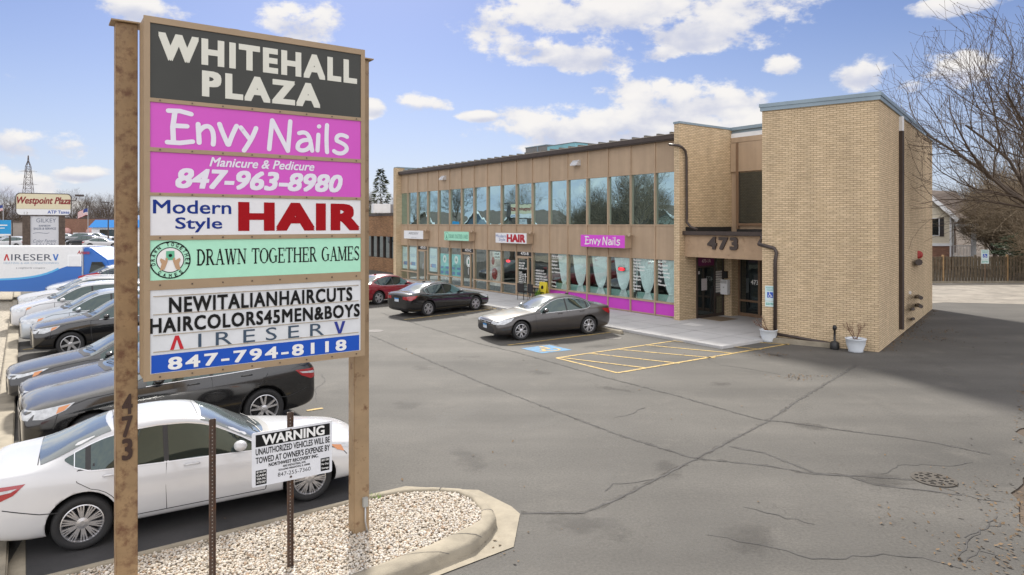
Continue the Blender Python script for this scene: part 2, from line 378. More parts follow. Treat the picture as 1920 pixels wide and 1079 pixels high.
def bez(*p, n=10):
    out = []
    for i in range(n + 1):
        t = i / n; q = [Vector(a) for a in p]
        while len(q) > 1: q = [q[j].lerp(q[j + 1], t) for j in range(len(q) - 1)]
        out.append((q[0].x, q[0].y))
    return out
def envy_nails():
    w = .15; S = []
    def add(x, *st):
        for p in st: S.append(([(x + a, b) for a, b in p], w))
    add(0, [(.12, 0.0), (.10, .5), (.16, 1.0)], [(-.02, 1.02), (.3, 1.04), (.62, .97)], [(.12, .55), (.5, .56)], [(-.05, 0.0), (.3, 0), (.66, .07)])
    add(.80, [(.02, .66), (.05, .05)], [(.04, .4)] + bez((.06, .45), (.25, .72), (.48, .72), (.50, .3), (.46, .02)))
    add(1.45, bez((.0, .72), (.1, .4), (.25, .05)) + bez((.28, .05), (.38, .4), (.52, .70)))
    add(2.1, bez((.0, .66), (.12, .5), (.28, .28)), bez((.48, .68), (.36, .3), (.1, -.12)))
    add(3.0, [(.0, -.02), (.05, .5), (.10, 1.0)], bez((.10, 1.0), (.35, .5), (.62, -.04)), bez((.62, -.04), (.66, .5), (.70, 1.02)))
    add(3.95, bez((.05, .62), (.3, .74), (.44, .62), (.44, .3), (.50, .02)), bez((.44, .40), (.1, .42), (-.02, .25), (.0, .08)) + bez((.0, .08), (.1, -.06), (.35, .0), (.45, .22)))
    add(4.62, [(.05, .62), (.02, .04)], [(.07, .92), (.08, .93)])
    add(4.92, bez((.06, 1.0), (.02, .5), (.06, .0)))
    add(5.25, bez((.46, .62), (.2, .76), (.02, .62), (.08, .45)) + bez((.1, .44), (.3, .36), (.5, .3), (.44, .12)) + bez((.42, .1), (.3, -.06), (.1, -.04), (-.02, .06)))
    return ribbons(S)
def serif_text(s):
    """a small drawn roman alphabet"""
    t, h = .155, .07
    def bar(x0, x1, y, w=h): return ([(x0, y), (x1, y)], w)
    def stem(x, y0=0, y1=1, w=t, s0=True, s1=True):
        o = [([(x, y0), (x, y1)], w)]
        if s0: o.append(bar(x - .15, x + .15, y0 + h / 2))
        if s1: o.append(bar(x - .15, x + .15, y1 - h / 2))
        return o
    Gl = {
     'D': (.80, stem(.16) + [([(.16, .965)] + arc(.32, .5, .36, .465, 90, -90, 14) + [(.16, .035)], .10), (arc(.30, .5, .40, .42, 55, -55, 10), t)]),
     'R': (.82, stem(.16) + [([(.16, .965)] + arc(.36, .74, .22, .225, 90, -90, 10) + [(.16, .515)], .10), ([(.36, .52), (.66, .05)], t), bar(.60, .80, h / 2)]),
     'A': (.84, [([(.14, .02), (.42, 1)], h), ([(.42, 1), (.70, .02)], t), bar(.24, .60, .33), bar(.0, .26, h / 2), bar(.56, .86, h / 2)]),
     'W': (1.14, [([(.14, .98), (.36, .0)], t), ([(.36, .0), (.57, .95)], h), ([(.57, .95), (.80, .0)], t), ([(.80, .0), (1.02, .98)], h), bar(.0, .28, 1 - h / 2), bar(.86, 1.14, 1 - h / 2), bar(.46, .68, 1 - h / 2)]),
     'N': (.90, [([(.16, .02), (.16, .98)], h), ([(.16, .96), (.74, .04)], t), ([(.74, .02), (.74, .98)], h), bar(.0, .30, h / 2), bar(.0, .2, 1 - h / 2), bar(.6, .88, 1 - h / 2)]),
     'T': (.76, stem(.38, s1=False) + [bar(.02, .74, .965, .08), ([(.04, .98), (.04, .76)], h), ([(.72, .98), (.72, .76)], h)]),
     'O': (.86, [(arc(.43, .5, .36, .47, 0, 360, 28), h), (arc(.40, .5, .33, .44, 130, 230, 8), t), (arc(.46, .5, .33, .44, 50, -50, 8), t)]),
     'G': (.88, [(arc(.44, .5, .36, .47, 45, 320, 22), h), (arc(.42, .5, .33, .44, 120, 240, 8), t), ([(.72, .45), (.72, .08)], t), bar(.56, .86, .46)]),
     'E': (.74, stem(.16) + [bar(.02, .64, .965, .075), bar(.02, .68, .035, .075), bar(.16, .50, .52), ([(.63, .98), (.63, .76)], h), ([(.67, .02), (.67, .25)], h), ([(.5, .62), (.5, .42)], h)]),
     'H': (.92, stem(.17) + stem(.75) + [bar(.17, .75, .52)]),
     'M': (1.06, [([(.15, .02), (.15, .98)], h), ([(.17, .98), (.52, .05)], t), ([(.52, .05), (.86, .98)], h)] + stem(.88) + [bar(.0, .30, h / 2), bar(.0, .2, 1 - h / 2)]),
     'S': (.64, [(arc(.32, .74, .22, .22, 30, 250, 14), .10), (arc(.32, .27, .23, .235, 70, -150, 14), .10), ([(.18, .66), (.48, .38)], t), ([(.52, .98), (.52, .78)], h), ([(.09, .02), (.09, .24)], h)]),
     ' ': (.42, [])}
    S = []; x = 0
    for ch in s:
        w, st = Gl[ch]
        S += [([(x + a, b) for a, b in p], ww) for p, ww in st]; x += w + .03
    return ribbons(S, False)
def wheelchair(x, z, s):
    st = [(arc(.42, .32, .26, .28, 150, 380, 16), .09), ([(.36, .88), (.38, .50), (.66, .50), (.80, .18), (.92, .22)], .10), ([(.38, .68), (.60, .68)], .08)]
    v, f = ribbons(st); d = disc(.36, .95, .08, n=12); k = len(v)
    v = v + d[0]; f = f + [[i + k for i in d[1][0]]]
    return [(x + a[0] * s, z + a[1] * s) + tuple(a[2:]) for a in v], f
# ------------------------------------------------------------------ materials of the place
M = {}
M['dirt'] = mat('dirt', (.075, .055, .038), .95, var=.4, vscale=.6, bump=.5, bscale=9, detail=8)
M['concrete'] = mat('concrete', (.28, .245, .185), .9, var=.22, vscale=3, bump=.5, bscale=55, detail=8, spots=((.2, .16, .11), 2.4, .62, .8))
M['walk'] = mat('walk', (.44, .435, .43), .85, var=.10, vscale=.8, bump=.1, bscale=80, detail=8, spots=((.35, .345, .34), 1.7, .55, .75))
M['tan'] = mat('tan paint', (.42, .31, .21), .6, var=.05, vscale=2, streak=(.10, 3.0))
M['brown'] = mat('brown frame', (.20, .125, .075), .5, var=.08, vscale=6)
M['darkbrown'] = mat('dark brown metal', (.055, .04, .034), .45, var=.15, vscale=5)
M['coping'] = mat('blue grey coping', (.24, .31, .36), .4, metal=.2, var=.12, vscale=1.2)
M['roofmetal'] = mat('weathered roof metal', (.17, .16, .14), .5, metal=.3, var=.3, vscale=1.5, detail=8)
M['white'] = mat('white paint', (.75, .76, .77), .5, var=.05, vscale=3)
M['whitetxt'] = mat('white lettering', (.8, .8, .78), .5)
M['black'] = mat('black plastic', (.018, .018, .019), .45)
M['blacktxt'] = mat('black lettering', (.012, .012, .012), .6, spec=.15)
M['brick'] = brick('tan brick', (.64, .50, .325), (.545, .42, .262), (.30, .215, .13), ms=.0085)
M['brick2'] = brick('brown brick', (.30, .16, .075), (.20, .10, .045), (.24, .17, .11), var=.25)
M['brick3'] = brick('red brick', (.24, .115, .075), (.19, .09, .06), (.20, .15, .11), var=.15)
M['mirror'] = thin_glass('reflecting window glass', base=.70, top=.97, gcol=(.66, .93, .98), dark=(.02, .035, .04))
M['shopglass'] = thin_glass('shop window glass', tint=(.92, .98, .97), base=.09, top=.9, gcol=(.92, 1, 1))
M['glassdark'] = thin_glass('dark window glass', base=.13, top=.9, gcol=(.9, 1, 1), dark=(.012, .016, .018))
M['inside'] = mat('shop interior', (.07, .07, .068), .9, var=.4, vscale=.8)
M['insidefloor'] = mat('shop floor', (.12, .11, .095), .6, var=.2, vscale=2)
M['magenta'] = mat('magenta panel', (.55, .055, .50), .4, var=.03, vscale=2)
M['yellow'] = mat('worn yellow paint', (.43, .30, .10), .8, var=.2, vscale=4, spots=((.11, .098, .085), 9, .50, .66))
M['blueline'] = mat('worn blue paint', (.06, .18, .32), .8, var=.15, vscale=4, spots=((.11, .10, .09), 7, .50, .68))
M['crack'] = mat('crack filler', (.055, .052, .05), .9, var=.3, vscale=3)

def asphalt():
    m = mat('asphalt', (.081, .0755, .067), .88, var=.20, vscale=.30, bump=.35, bscale=140, detail=9, spots=((.120, .110, .096), .8, .54, .86))
    nt = m.node_tree; b = nt.nodes['Principled BSDF']; src = b.inputs['Base Color'].links[0].from_socket
    tc = nt.nodes.new('ShaderNodeTexCoord')
    # wheel tracks along the drive and pale gravelly specks
    mp = nt.nodes.new('ShaderNodeMapping'); mp.inputs['Rotation'].default_value = (0, 0, math.atan2(.789, .614) * -1); mp.inputs['Scale'].default_value = (.06, .55, 1); nt.links.new(tc.outputs['Object'], mp.inputs[0])
    n = nt.nodes.new('ShaderNodeTexNoise'); n.inputs['Scale'].default_value = 1; n.inputs['Detail'].default_value = 5; nt.links.new(mp.outputs[0], n.inputs['Vector'])
    rp = nt.nodes.new('ShaderNodeMapRange'); nt.links.new(n.outputs[0], rp.inputs[0]); rp.inputs[1].default_value = .3; rp.inputs[2].default_value = .7; rp.inputs[3].default_value = .74; rp.inputs[4].default_value = 1.2
    v = nt.nodes.new('ShaderNodeTexNoise'); v.inputs['Scale'].default_value = 26; v.inputs['Detail'].default_value = 6; v.inputs['Roughness'].default_value = .75; nt.links.new(tc.outputs['Object'], v.inputs['Vector'])
    rp2 = nt.nodes.new('ShaderNodeMapRange'); nt.links.new(v.outputs[0], rp2.inputs[0]); rp2.inputs[1].default_value = .3; rp2.inputs[2].default_value = .7; rp2.inputs[3].default_value = .66; rp2.inputs[4].default_value = 1.36
    mu = nt.nodes.new('ShaderNodeMath'); mu.operation = 'MULTIPLY'; nt.links.new(rp.outputs[0], mu.inputs[0]); nt.links.new(rp2.outputs[0], mu.inputs[1])
    mx = nt.nodes.new('ShaderNodeMix'); mx.data_type = 'RGBA'; mx.blend_type = 'MULTIPLY'; mx.inputs[0].default_value = 1
    nt.links.new(src, mx.inputs[6]); nt.links.new(mu.outputs[0], mx.inputs[7])
    # alligator cracking: cells broken out of the surface, thick round the drain and in scattered patches
    def nd(t, **k):
        q = nt.nodes.new(t)
        for a_, v_ in k.items(): setattr(q, a_, v_)
        return q
    def mth(op, a_, b_, clamp=False):
        q = nd('ShaderNodeMath', operation=op); q.use_clamp = clamp
        for i_, v_ in enumerate((a_, b_)):
            if isinstance(v_, (int, float)): q.inputs[i_].default_value = v_
            else: nt.links.new(v_, q.inputs[i_])
        return q.outputs[0]
    wob = nd('ShaderNodeTexNoise'); wob.inputs['Scale'].default_value = 2.2; wob.inputs['Detail'].default_value = 4; nt.links.new(tc.outputs['Object'], wob.inputs['Vector'])
    off = nd('ShaderNodeVectorMath', operation='MULTIPLY_ADD'); nt.links.new(wob.outputs['Color'], off.inputs[0]); off.inputs[1].default_value = (.7, .7, 0); nt.links.new(tc.outputs['Object'], off.inputs[2])
    lines_ = None
    for sc_, wd_ in ((1.15, .007), (2.9, .008)):
        vo = nd('ShaderNodeTexVoronoi', feature='DISTANCE_TO_EDGE'); vo.inputs['Scale'].default_value = sc_; nt.links.new(off.outputs[0], vo.inputs['Vector'])
        ln_ = mth('SUBTRACT', 1.0, mth('DIVIDE', vo.outputs['Distance'], wd_ * sc_), True)
        lines_ = ln_ if lines_ is None else mth('MAXIMUM', lines_, ln_)
    big_ = nd('ShaderNodeTexNoise'); big_.inputs['Scale'].default_value = .33; big_.inputs['Detail'].default_value = 3; nt.links.new(tc.outputs['Object'], big_.inputs['Vector'])
    mask = mth('MULTIPLY', mth('SUBTRACT', big_.outputs[0], .60), 14.0, True)
    dd = nd('ShaderNodeVectorMath', operation='DISTANCE'); nt.links.new(tc.outputs['Object'], dd.inputs[0]); dd.inputs[1].default_value = (6.2, 10.3, 0)
    near_ = mth('MULTIPLY', mth('SUBTRACT', mth('ADD', mth('MULTIPLY', mth('SUBTRACT', big_.outputs[0], .5), 7.0), 1.5), dd.outputs['Value']), .9, True)
    mask = mth('MAXIMUM', mask, near_)
    cf = mth('MULTIPLY', mth('MULTIPLY', lines_, mask), .55)
    m2 = nd('ShaderNodeMix', data_type='RGBA'); nt.links.new(cf, m2.inputs[0]); nt.links.new(mx.outputs[2], m2.inputs[6]); m2.inputs[7].default_value = (.030, .025, .021, 1)
    nt.links.new(m2.outputs[2], b.inputs['Base Color'])
    return m
M['asphalt'] = asphalt()
M['shadedasphalt'] = mat('dark asphalt with shade', (.045, .044, .045), .9, var=.25, vscale=1.2, bump=.4, bscale=140, detail=8)
M['gravelground'] = mat('pale gravel ground', (.30, .265, .21), .95, var=.55, vscale=13, bump=.9, bscale=45, detail=5)
M['worn'] = mat('worn pale asphalt', (.24, .215, .18), .9, var=.3, vscale=.9, bump=.3, bscale=60, detail=9, spots=((.12, .10, .085), 1.3, .55, .7))

# ------------------------------------------------------------------ ground
AD = Vector((.61437, .78902, 0))                         # direction of the alley wall
TC = Vector((11.6475, 21.4158, 0)); TE = Vector((-.78902, .61437, 0)); TL = TC + TE * 3.646
gx = [-1800, -900, -500, -300] + list(range(-200, 201, 20)) + [300, 500, 900, 1800]; gy = [-300, -150] + list(range(-60, 241, 20)) + [400, 700, 1200, 3000]
me = bpy.data.meshes.new('ground'); nx_ = len(gx)
me.from_pydata([(x, y, -.017) for y in gy for x in gx], [], [(j * nx_ + i, j * nx_ + i + 1, (j + 1) * nx_ + i + 1, (j + 1) * nx_ + i) for j in range(len(gy) - 1) for i in range(nx_ - 1)])
o = link('ground', me, M['dirt']); o['kind'] = 'structure'
e0 = Vector((6.25, 8.24, 0)); ea = e0 - AD * 9; eb = e0 + AD * 49
far_l = Wd(70, 22.5); near_l = Wd(-18, 22.5)
jag = []
for i in range(200):
    q = ea.lerp(eb, i / 199); k = .12 * math.sin(i * .45) + .05 * math.sin(i * 1.9) + RNG.uniform(-.05, .05); jag.append((q.x + .79 * k, q.y - .61 * k))
ground_part('asphalt_lot', [[tuple(near_l)[:2]] + jag + [(60, 49), (60, 70), (-20, 100), tuple(far_l)[:2]]], 0.0, M['asphalt'])
ground_part('worn_alley_apron', [[(19.6, 33.6), (22.4, 35.0), (27, 34.0), (33, 36), (37, 46.6), (20, 47.0), (17, 40)]], .004, M['worn'])
ground_part('gravel_strip', [[Wd(-30, 22.74), Wd(70, 22.74), Wd(74, 41), Wd(-30, 30)]], -.012, M['gravelground'])
ground_part('neighbour_lot', [[Wd(-8, 36), Wd(10, 31), Wd(100, 33.5), (-60, 190), (-190, 190), (-160, 20)]], -.006, mat('neighbour asphalt', (.17, .165, .16), .9, var=.2, vscale=.4))
b = MB(); b.box((-30, 22.42, -.02), (70, 22.74, .10)); o = b.build('kerb', M['concrete'], None, bevel=.02); o.location = O; o.rotation_euler = (0, 0, ROT_B); o['kind'] = 'structure'
ground_part('concrete_apron', [[Wd(-14.5, 22.418), Wd(-9.0, 22.418), Wd(-8.2, 22.25), Wd(-14.5, 22.25)], [Wd(-14.5, 22.745), Wd(-6.2, 22.745), Wd(-6.6, 24.2), Wd(-14.5, 24.6)]], .006, M['concrete'])
ground_part('dark_asphalt_shade_strip', [[Wd(-10.35, 18.1), Wd(-10.0, 22.24), Wd(-6.9, 22.24), Wd(-7.1, 18.2), Wd(-8.6, 18.0)]], .004, M['shadedasphalt'])  # darker asphalt patch; its tone also paints in the white sedan's shadow

# sidewalk with joints
b = MB(); b.prism([(26.4, .02), (26.4, 3.87), (-5.31, 3.87), (-5.31, 1.45), (-4.9, 1.25), (-4.35, -3.0), (-.02, -3.0), (-.02, .02)], -.02, .09)
sw = b.build('sidewalk', M['walk'], bevel=.012); sw.location = O; sw.rotation_euler = (0, 0, ROT_B); sw['kind'] = 'structure'
b = MB()
for x in np.arange(-4.2, 26, 1.5): b.sheet([(x, .45), (x, 3.85), (x + .014, 3.85), (x + .014, .45)], .0925)
b.sheet([(-5.2, 1.95), (-5.2, 1.964), (26, 1.964), (26, 1.95)], .0935)
o = b.build('sidewalk_joints', M['crack'], recalc=False); o.location = O; o.rotation_euler = (0, 0, ROT_B); o['kind'] = 'structure'
b = MB(); b.sheet([(-2.05, .55), (-2.05, 1.15), (-1.3, 1.15), (-1.3, .55)], .0945)
o = b.build('pale_paving_slab', mat('pale slab', (.60, .59, .57), .85, var=.05), recalc=False); o.location = O; o.rotation_euler = (0, 0, ROT_B); o['kind'] = 'structure'

def ground_line(pts, w, z, jit=0.0, sub=1):
    q = [Vector(p) for p in pts]; dense = []
    for a, c in zip(q, q[1:]):
        n = max(1, int((c - a).length / .12)) if sub else 1
        for i in range(n): dense.append(a.lerp(c, i / n))
    dense.append(q[-1]); out = []
    for i, p in enumerate(dense):
        t = (dense[min(i + 1, len(dense) - 1)] - dense[max(i - 1, 0)]).normalized(); s = Vector((-t.y, t.x, 0))
        if jit: p = p + s * RNG.normal(0, jit)
        ww = w * (1 + (RNG.uniform(-.35, .35) if jit else 0)); out.append((p + s * ww / 2, p - s * ww / 2))
    return [[(a[0].x, a[0].y), (a[1].x, a[1].y), (c[1].x, c[1].y), (c[0].x, c[0].y)] for a, c in zip(out, out[1:])]
def lot(x, y): return G(900 + x / 1.882, 640 + y / 1.882)
seams = [[(145, 607), (365, 608), (480, 560), (735, 430), (1015, 283), (1130, 205), (1330, 85)],
 [(-385, -20), (-200, 60), (0, 145), (220, 230), (500, 335), (740, 410), (790, 418), (1010, 440), (1180, 470), (1300, 475), (1530, 490)],
 [(-350, -100), (0, 10), (130, 40), (430, 125), (700, 195), (990, 278), (1100, 288), (1300, 318), (1480, 340), (1600, 358), (1800, 400)],
 [(880, 372), (1000, 395), (1180, 465), (1290, 475), (1400, 508), (1550, 525), (1700, 545)]]
thin = [[(800, 685), (950, 712), (1080, 738), (1170, 765), (1290, 768), (1420, 750), (1560, 765), (1700, 805)], [(930, 585), (1050, 615), (1180, 648)],
 [(-560, 118), (-545, 140), (-580, 170), (-575, 215)], [(800, 60), (850, 85), (960, 100), (1060, 118)], [(440, 530), (470, 505), (560, 500), (640, 480)],
 [(480, 270), (540, 255), (580, 235)], [(1420, 470), (1480, 440), (1560, 435), (1660, 440), (1740, 430)], [(1690, 760), (1730, 700), (1800, 640), (1830, 620)],
 [(1700, 690), (1760, 680), (1830, 640)], [(1710, 780), (1760, 740), (1830, 760)], [(1530, 490), (1640, 520), (1760, 560), (1850, 570)]]
polys = []
for s in seams: polys += ground_line([lot(*p) for p in s], .034, 0, .010)
for s in thin: polys += ground_line([lot(*p) for p in s], .016, 0, .02)
M['tarstain'] = mat('tar stain', (.05, .044, .038), .9)
nt = M['tarstain'].node_tree; nz = nt.nodes.new('ShaderNodeTexNoise'); nz.inputs['Scale'].default_value = 5; nz.inputs['Detail'].default_value = 8; tc_ = nt.nodes.new('ShaderNodeTexCoord'); nt.links.new(tc_.outputs['Object'], nz.inputs['Vector'])
mr_ = nt.nodes.new('ShaderNodeMapRange'); nt.links.new(nz.outputs[0], mr_.inputs[0]); mr_.inputs[1].default_value = .42; mr_.inputs[2].default_value = .75; mr_.inputs[4].default_value = .5; nt.links.new(mr_.outputs[0], nt.nodes['Principled BSDF'].inputs['Alpha'])
b = MB(); i = 0
for s in seams:
    for p in ground_line([lot(*q_) for q_ in s], .11, 0, .015): b.sheet(p, .0018 + .0003 * (i % 5)); i += 1
o = b.build('tar_stains', M['tarstain'], recalc=False); o['kind'] = 'structure'
b = MB(); z = .004
for i, p in enumerate(polys): b.sheet(p, .004 + .0003 * (i % 7))
o = b.build('pavement_cracks', M['crack'], recalc=False); o['kind'] = 'structure'

# painted markings
marks = []
def pl(a, c, w=.10): marks.extend(ground_line([G(*a), G(*c)], w, 0, 0, 0))
A_, B_, C_, D_ = (1043.5, 672), (1157.7, 700), (1482, 645), (1275, 638.5)
pl(A_, B_); pl(B_, C_, .11); pl(A_, D_); pl((1050, 671), (1213, 691)); pl((1104, 663), (1274, 682)); pl((1160, 656), (1341, 672)); pl((1213, 648), (1375, 663)); pl((1262, 640), (1310, 645)); pl((1370, 650), (1428, 656)); pl((1415, 642), (1480, 647))
pl((952, 648), (1167, 621)); pl((758, 600), (948, 577)); pl((640, 570), (760, 560)); pl((575, 771), (605, 766), .11)
for x in (14.9, 17.6): marks.extend(ground_line([Wd(x, 4.3), Wd(x + .4, 9.2)], .1, 0, 0, 0))
for x in (-6.5, -3.1, -.4, 2.4, 5.2, 7.9): marks.extend(ground_line([Wd(x, 22.3), Wd(x - .5, 17.0)], .1, 0, 0, 0))
b = MB()
for i, p in enumerate(marks): b.sheet(p, .0085 + .0006 * (i % 4))
o = b.build('yellow_parking_lines', M['yellow'], recalc=False); o['kind'] = 'structure'
q = [G(*p) for p in ((977, 654), (1016, 663.3), (1073, 656.7), (1030, 647.3))]
b = MB(); b.sheet([p[:2] for p in q], .006); o = b.build('blue_accessible_square', M['blueline'], recalc=False); o['kind'] = 'structure'
ux = (q[3] - q[0]); uz = (q[1] - q[0]) * 1.0   # symbol read from the drive
o = letters('wheelchair_symbol', [wheelchair(.1, .08, .8)], M['yellow'], None, (q[2] + Vector((0, 0, .009)), q[1] - q[2], q[3] - q[2], (0, 0, 1))); o['kind'] = 'structure'

# dirt edge with leaf litter on the right, leaf piles on the asphalt
def leaf_scatter(name, pts, size, m):
    V, Fc = [], []
    for p in pts:
        a = RNG.uniform(0, 6.3); s = size * RNG.uniform(.5, 1.4); t = RNG.uniform(-.5, .5)
        u_ = Vector((math.cos(a), math.sin(a), t)) * s; v_ = Vector((-math.sin(a), math.cos(a), RNG.uniform(-.5, .5))) * s * .6; k = len(V)
        c = Vector(p) + Vector((0, 0, s * .5)); V += [c - u_, c - v_, c + u_, c + v_]; Fc.append([k, k + 1, k + 2, k + 3])
    me = bpy.data.meshes.new(name); me.from_pydata(V, [], Fc); o = link(name, me, m); o['kind'] = 'stuff'; return o
M['leaf'] = mat('dead leaves', (.13, .085, .045), .9, var=.5, vscale=3)
pts = []
for i in range(900):
    t = RNG.uniform(-6, 44); k = abs(RNG.normal(0, .45)) - .25; q = e0 + AD * t + Vector((.789, -.614, 0)) * k; pts.append((q.x, q.y, 0))
for i in range(520):
    t = RNG.uniform(.2, 13.5); k = abs(RNG.normal(0, .16)) + .03; q = TC + AD * t + Vector((.789, -.614, 0)) * k; pts.append((q.x, q.y, 0))
for (px, py, n, sx, sy) in [(1492, 708, 90, .35, .16), (1755, 622, 120, .7, .35), (1745, 636, 120, .5, .3), (1450, 666, 60, .3, .2), (1830, 640, 40, 1.5, 1), (1880, 1060, 200, .5, .7), (1905, 960, 160, .3, .8), (960, 1020, 14, .5, .3), (860, 1035, 18, .3, .1)]:
    c = G(px, py)
    for _ in range(n): pts.append((c.x + RNG.normal(0, sx), c.y + RNG.normal(0, sy), .002))
for _ in range(45): pts.append((RNG.uniform(-4, 12), RNG.uniform(9, 22), .002))
leaf_scatter('leaf_litter', pts, .026, M['leaf'])

# ------------------------------------------------------------------ gravel island with its kerb
inner_px = [(653, 943), (693, 934), (760, 921.5), (809, 919), (856, 922), (884, 934), (902.5, 954), (902.5, 973), (889, 982), (809, 1020), (715, 1056), (659, 1076)]
outk_px = [(653, 937), (693, 928), (757, 916), (812, 913), (866, 916), (901, 929), (925, 953), (931.6, 978), (921, 998), (893, 1027), (814, 1058), (764, 1080)]
gut_px = [(653, 939.5), (693, 928.5), (760, 913), (865, 919), (897, 920), (959, 951), (975, 965), (963, 1027), (827, 1079)]
inner = [G(x, y, .13) for x, y in inner_px]; outk = [G(x, y, .13 if i < 7 else .06) for i, (x, y) in enumerate(outk_px)]; gut = [G(x, y) for x, y in gut_px]
sdir_ = Vector((-.815, -.579, 0))
def ext(c, first=8.5, last=6.5): return [c[0] + sdir_ * first] + c + [c[-1] + sdir_ * last]
inner, outk, gut = ext(inner), ext(outk), ext(gut)
ground_part('island_gutter', [[p[:2] for p in gut]], .010, M['concrete'])
b = MB()
cs = [(0, -.05), (.04, .10), (.22, .135), (.5, .145), (.8, .14), (1.0, .125)]
rows = []
for a, c in zip(outk, inner):
    rows.append([b.bm.verts.new((a.x + (c.x - a.x) * t, a.y + (c.y - a.y) * t, z)) for t, z in cs] + [b.bm.verts.new((c.x, c.y, -.02))])
for r0, r1 in zip(rows, rows[1:]):
    for k in range(len(r0) - 1): b.bm.faces.new((r0[k], r0[k + 1], r1[k + 1], r1[k]))
o = b.build('island_kerb', M['concrete'], None, smooth=True); o['kind'] = 'structure'
ground_part('island_bed', [[p[:2] for p in inner]], .085, mat('stone dust', (.32, .28, .22), .95, var=.35, vscale=40))
def inside(p, poly):
    c = False; j = len(poly) - 1
    for i in range(len(poly)):
        if (poly[i].y > p[1]) != (poly[j].y > p[1]) and p[0] < (poly[j].x - poly[i].x) * (p[1] - poly[i].y) / (poly[j].y - poly[i].y) + poly[i].x: c = not c
        j = i
    return c
ico = bmesh.new(); bmesh.ops.create_icosphere(ico, subdivisions=1, radius=1); IV = np.array([v.co[:] for v in ico.verts]); IF = np.array([[v.index for v in f.verts] for f in ico.faces]); ico.free()
st = []
xs = [p.x for p in inner]; ys = [p.y for p in inner]
tries = 0
while len(st) < 24000 and tries < 360000:
    tries += 1; p = (RNG.uniform(min(xs), max(xs)), RNG.uniform(min(ys), max(ys)))
    if p[0] < -.78 * p[1] - .3 or p[1] < 6.0: continue
    if inside(p, inner): st.append(p)
n = len(st); P_ = np.zeros((n, 3)); P_[:, :2] = np.array(st); sz = RNG.uniform(.009, .021, n) * (1 + .35 * (RNG.random(n) > .92)); P_[:, 2] = .088 + sz * .5 + RNG.uniform(0, .02, n)
an = RNG.uniform(0, 6.28, n); ca, sa = np.cos(an), np.sin(an)
sc3 = np.stack([sz * RNG.uniform(.85, 1.3, n), sz * RNG.uniform(.7, 1.05, n), sz * RNG.uniform(.55, .85, n)], 1)
VV = IV[None] * sc3[:, None] * RNG.uniform(.82, 1.12, (n, len(IV), 1))
x_ = VV[..., 0] * ca[:, None] - VV[..., 1] * sa[:, None]; y_ = VV[..., 0] * sa[:, None] + VV[..., 1] * ca[:, None]
VV = np.stack([x_, y_, VV[..., 2]], -1) + P_[:, None]
me = bpy.data.meshes.new('pebbles'); me.from_pydata(VV.reshape(-1, 3).tolist(), [], (IF[None] + (np.arange(n) * len(IV))[:, None, None]).reshape(-1, 3).tolist()); me.update()
me.polygons.foreach_set('use_smooth', [True] * len(me.polygons))
att = me.attributes.new('tone', 'FLOAT', 'POINT'); att.data.foreach_set('value', np.repeat(RNG.random(n), len(IV)).astype(np.float32))
pm = bpy.data.materials.new('white pebbles'); pm.use_nodes = True; nt = pm.node_tree; bs = nt.nodes['Principled BSDF']; bs.inputs['Roughness'].default_value = .7
an_ = nt.nodes.new('ShaderNodeAttribute'); an_.attribute_name = 'tone'; cr = nt.nodes.new('ShaderNodeValToRGB'); nt.links.new(an_.outputs['Fac'], cr.inputs[0]); nt.links.new(cr.outputs[0], bs.inputs['Base Color'])
cr.color_ramp.elements[0].color = (.30, .22, .15, 1); cr.color_ramp.elements[1].color = (.66, .62, .55, 1)
for p_, c_ in ((.06, (.40, .28, .18, 1)), (.14, (.46, .39, .30, 1)), (.5, (.58, .52, .43, 1)), (.8, (.50, .46, .41, 1))):
    e_ = cr.color_ramp.elements.new(p_); e_.color = c_
o = link('pebbles', me, pm); o['kind'] = 'stuff'

g = G(700, 933, .11); t = thing('weed_tuft', 'small bright green weed tuft at the pebble edge by the right sign post', 'weed', g)
b = MB(); rr = random.Random(8)
for k in range(46):
    a = rr.uniform(0, 6.3); p = Vector((rr.uniform(-.11, .11), rr.uniform(-.05, .05), 0)); d = Vector((math.cos(a) * .05, math.sin(a) * .05, rr.uniform(.03, .075))); s_ = d.cross(Vector((0, 0, 1))).normalized() * .008
    b.face([p - s_, p + s_, p + d])
b.build('blades', mat('weed green', (.16, .28, .03), .6, var=.2, vscale=9), t, recalc=False)

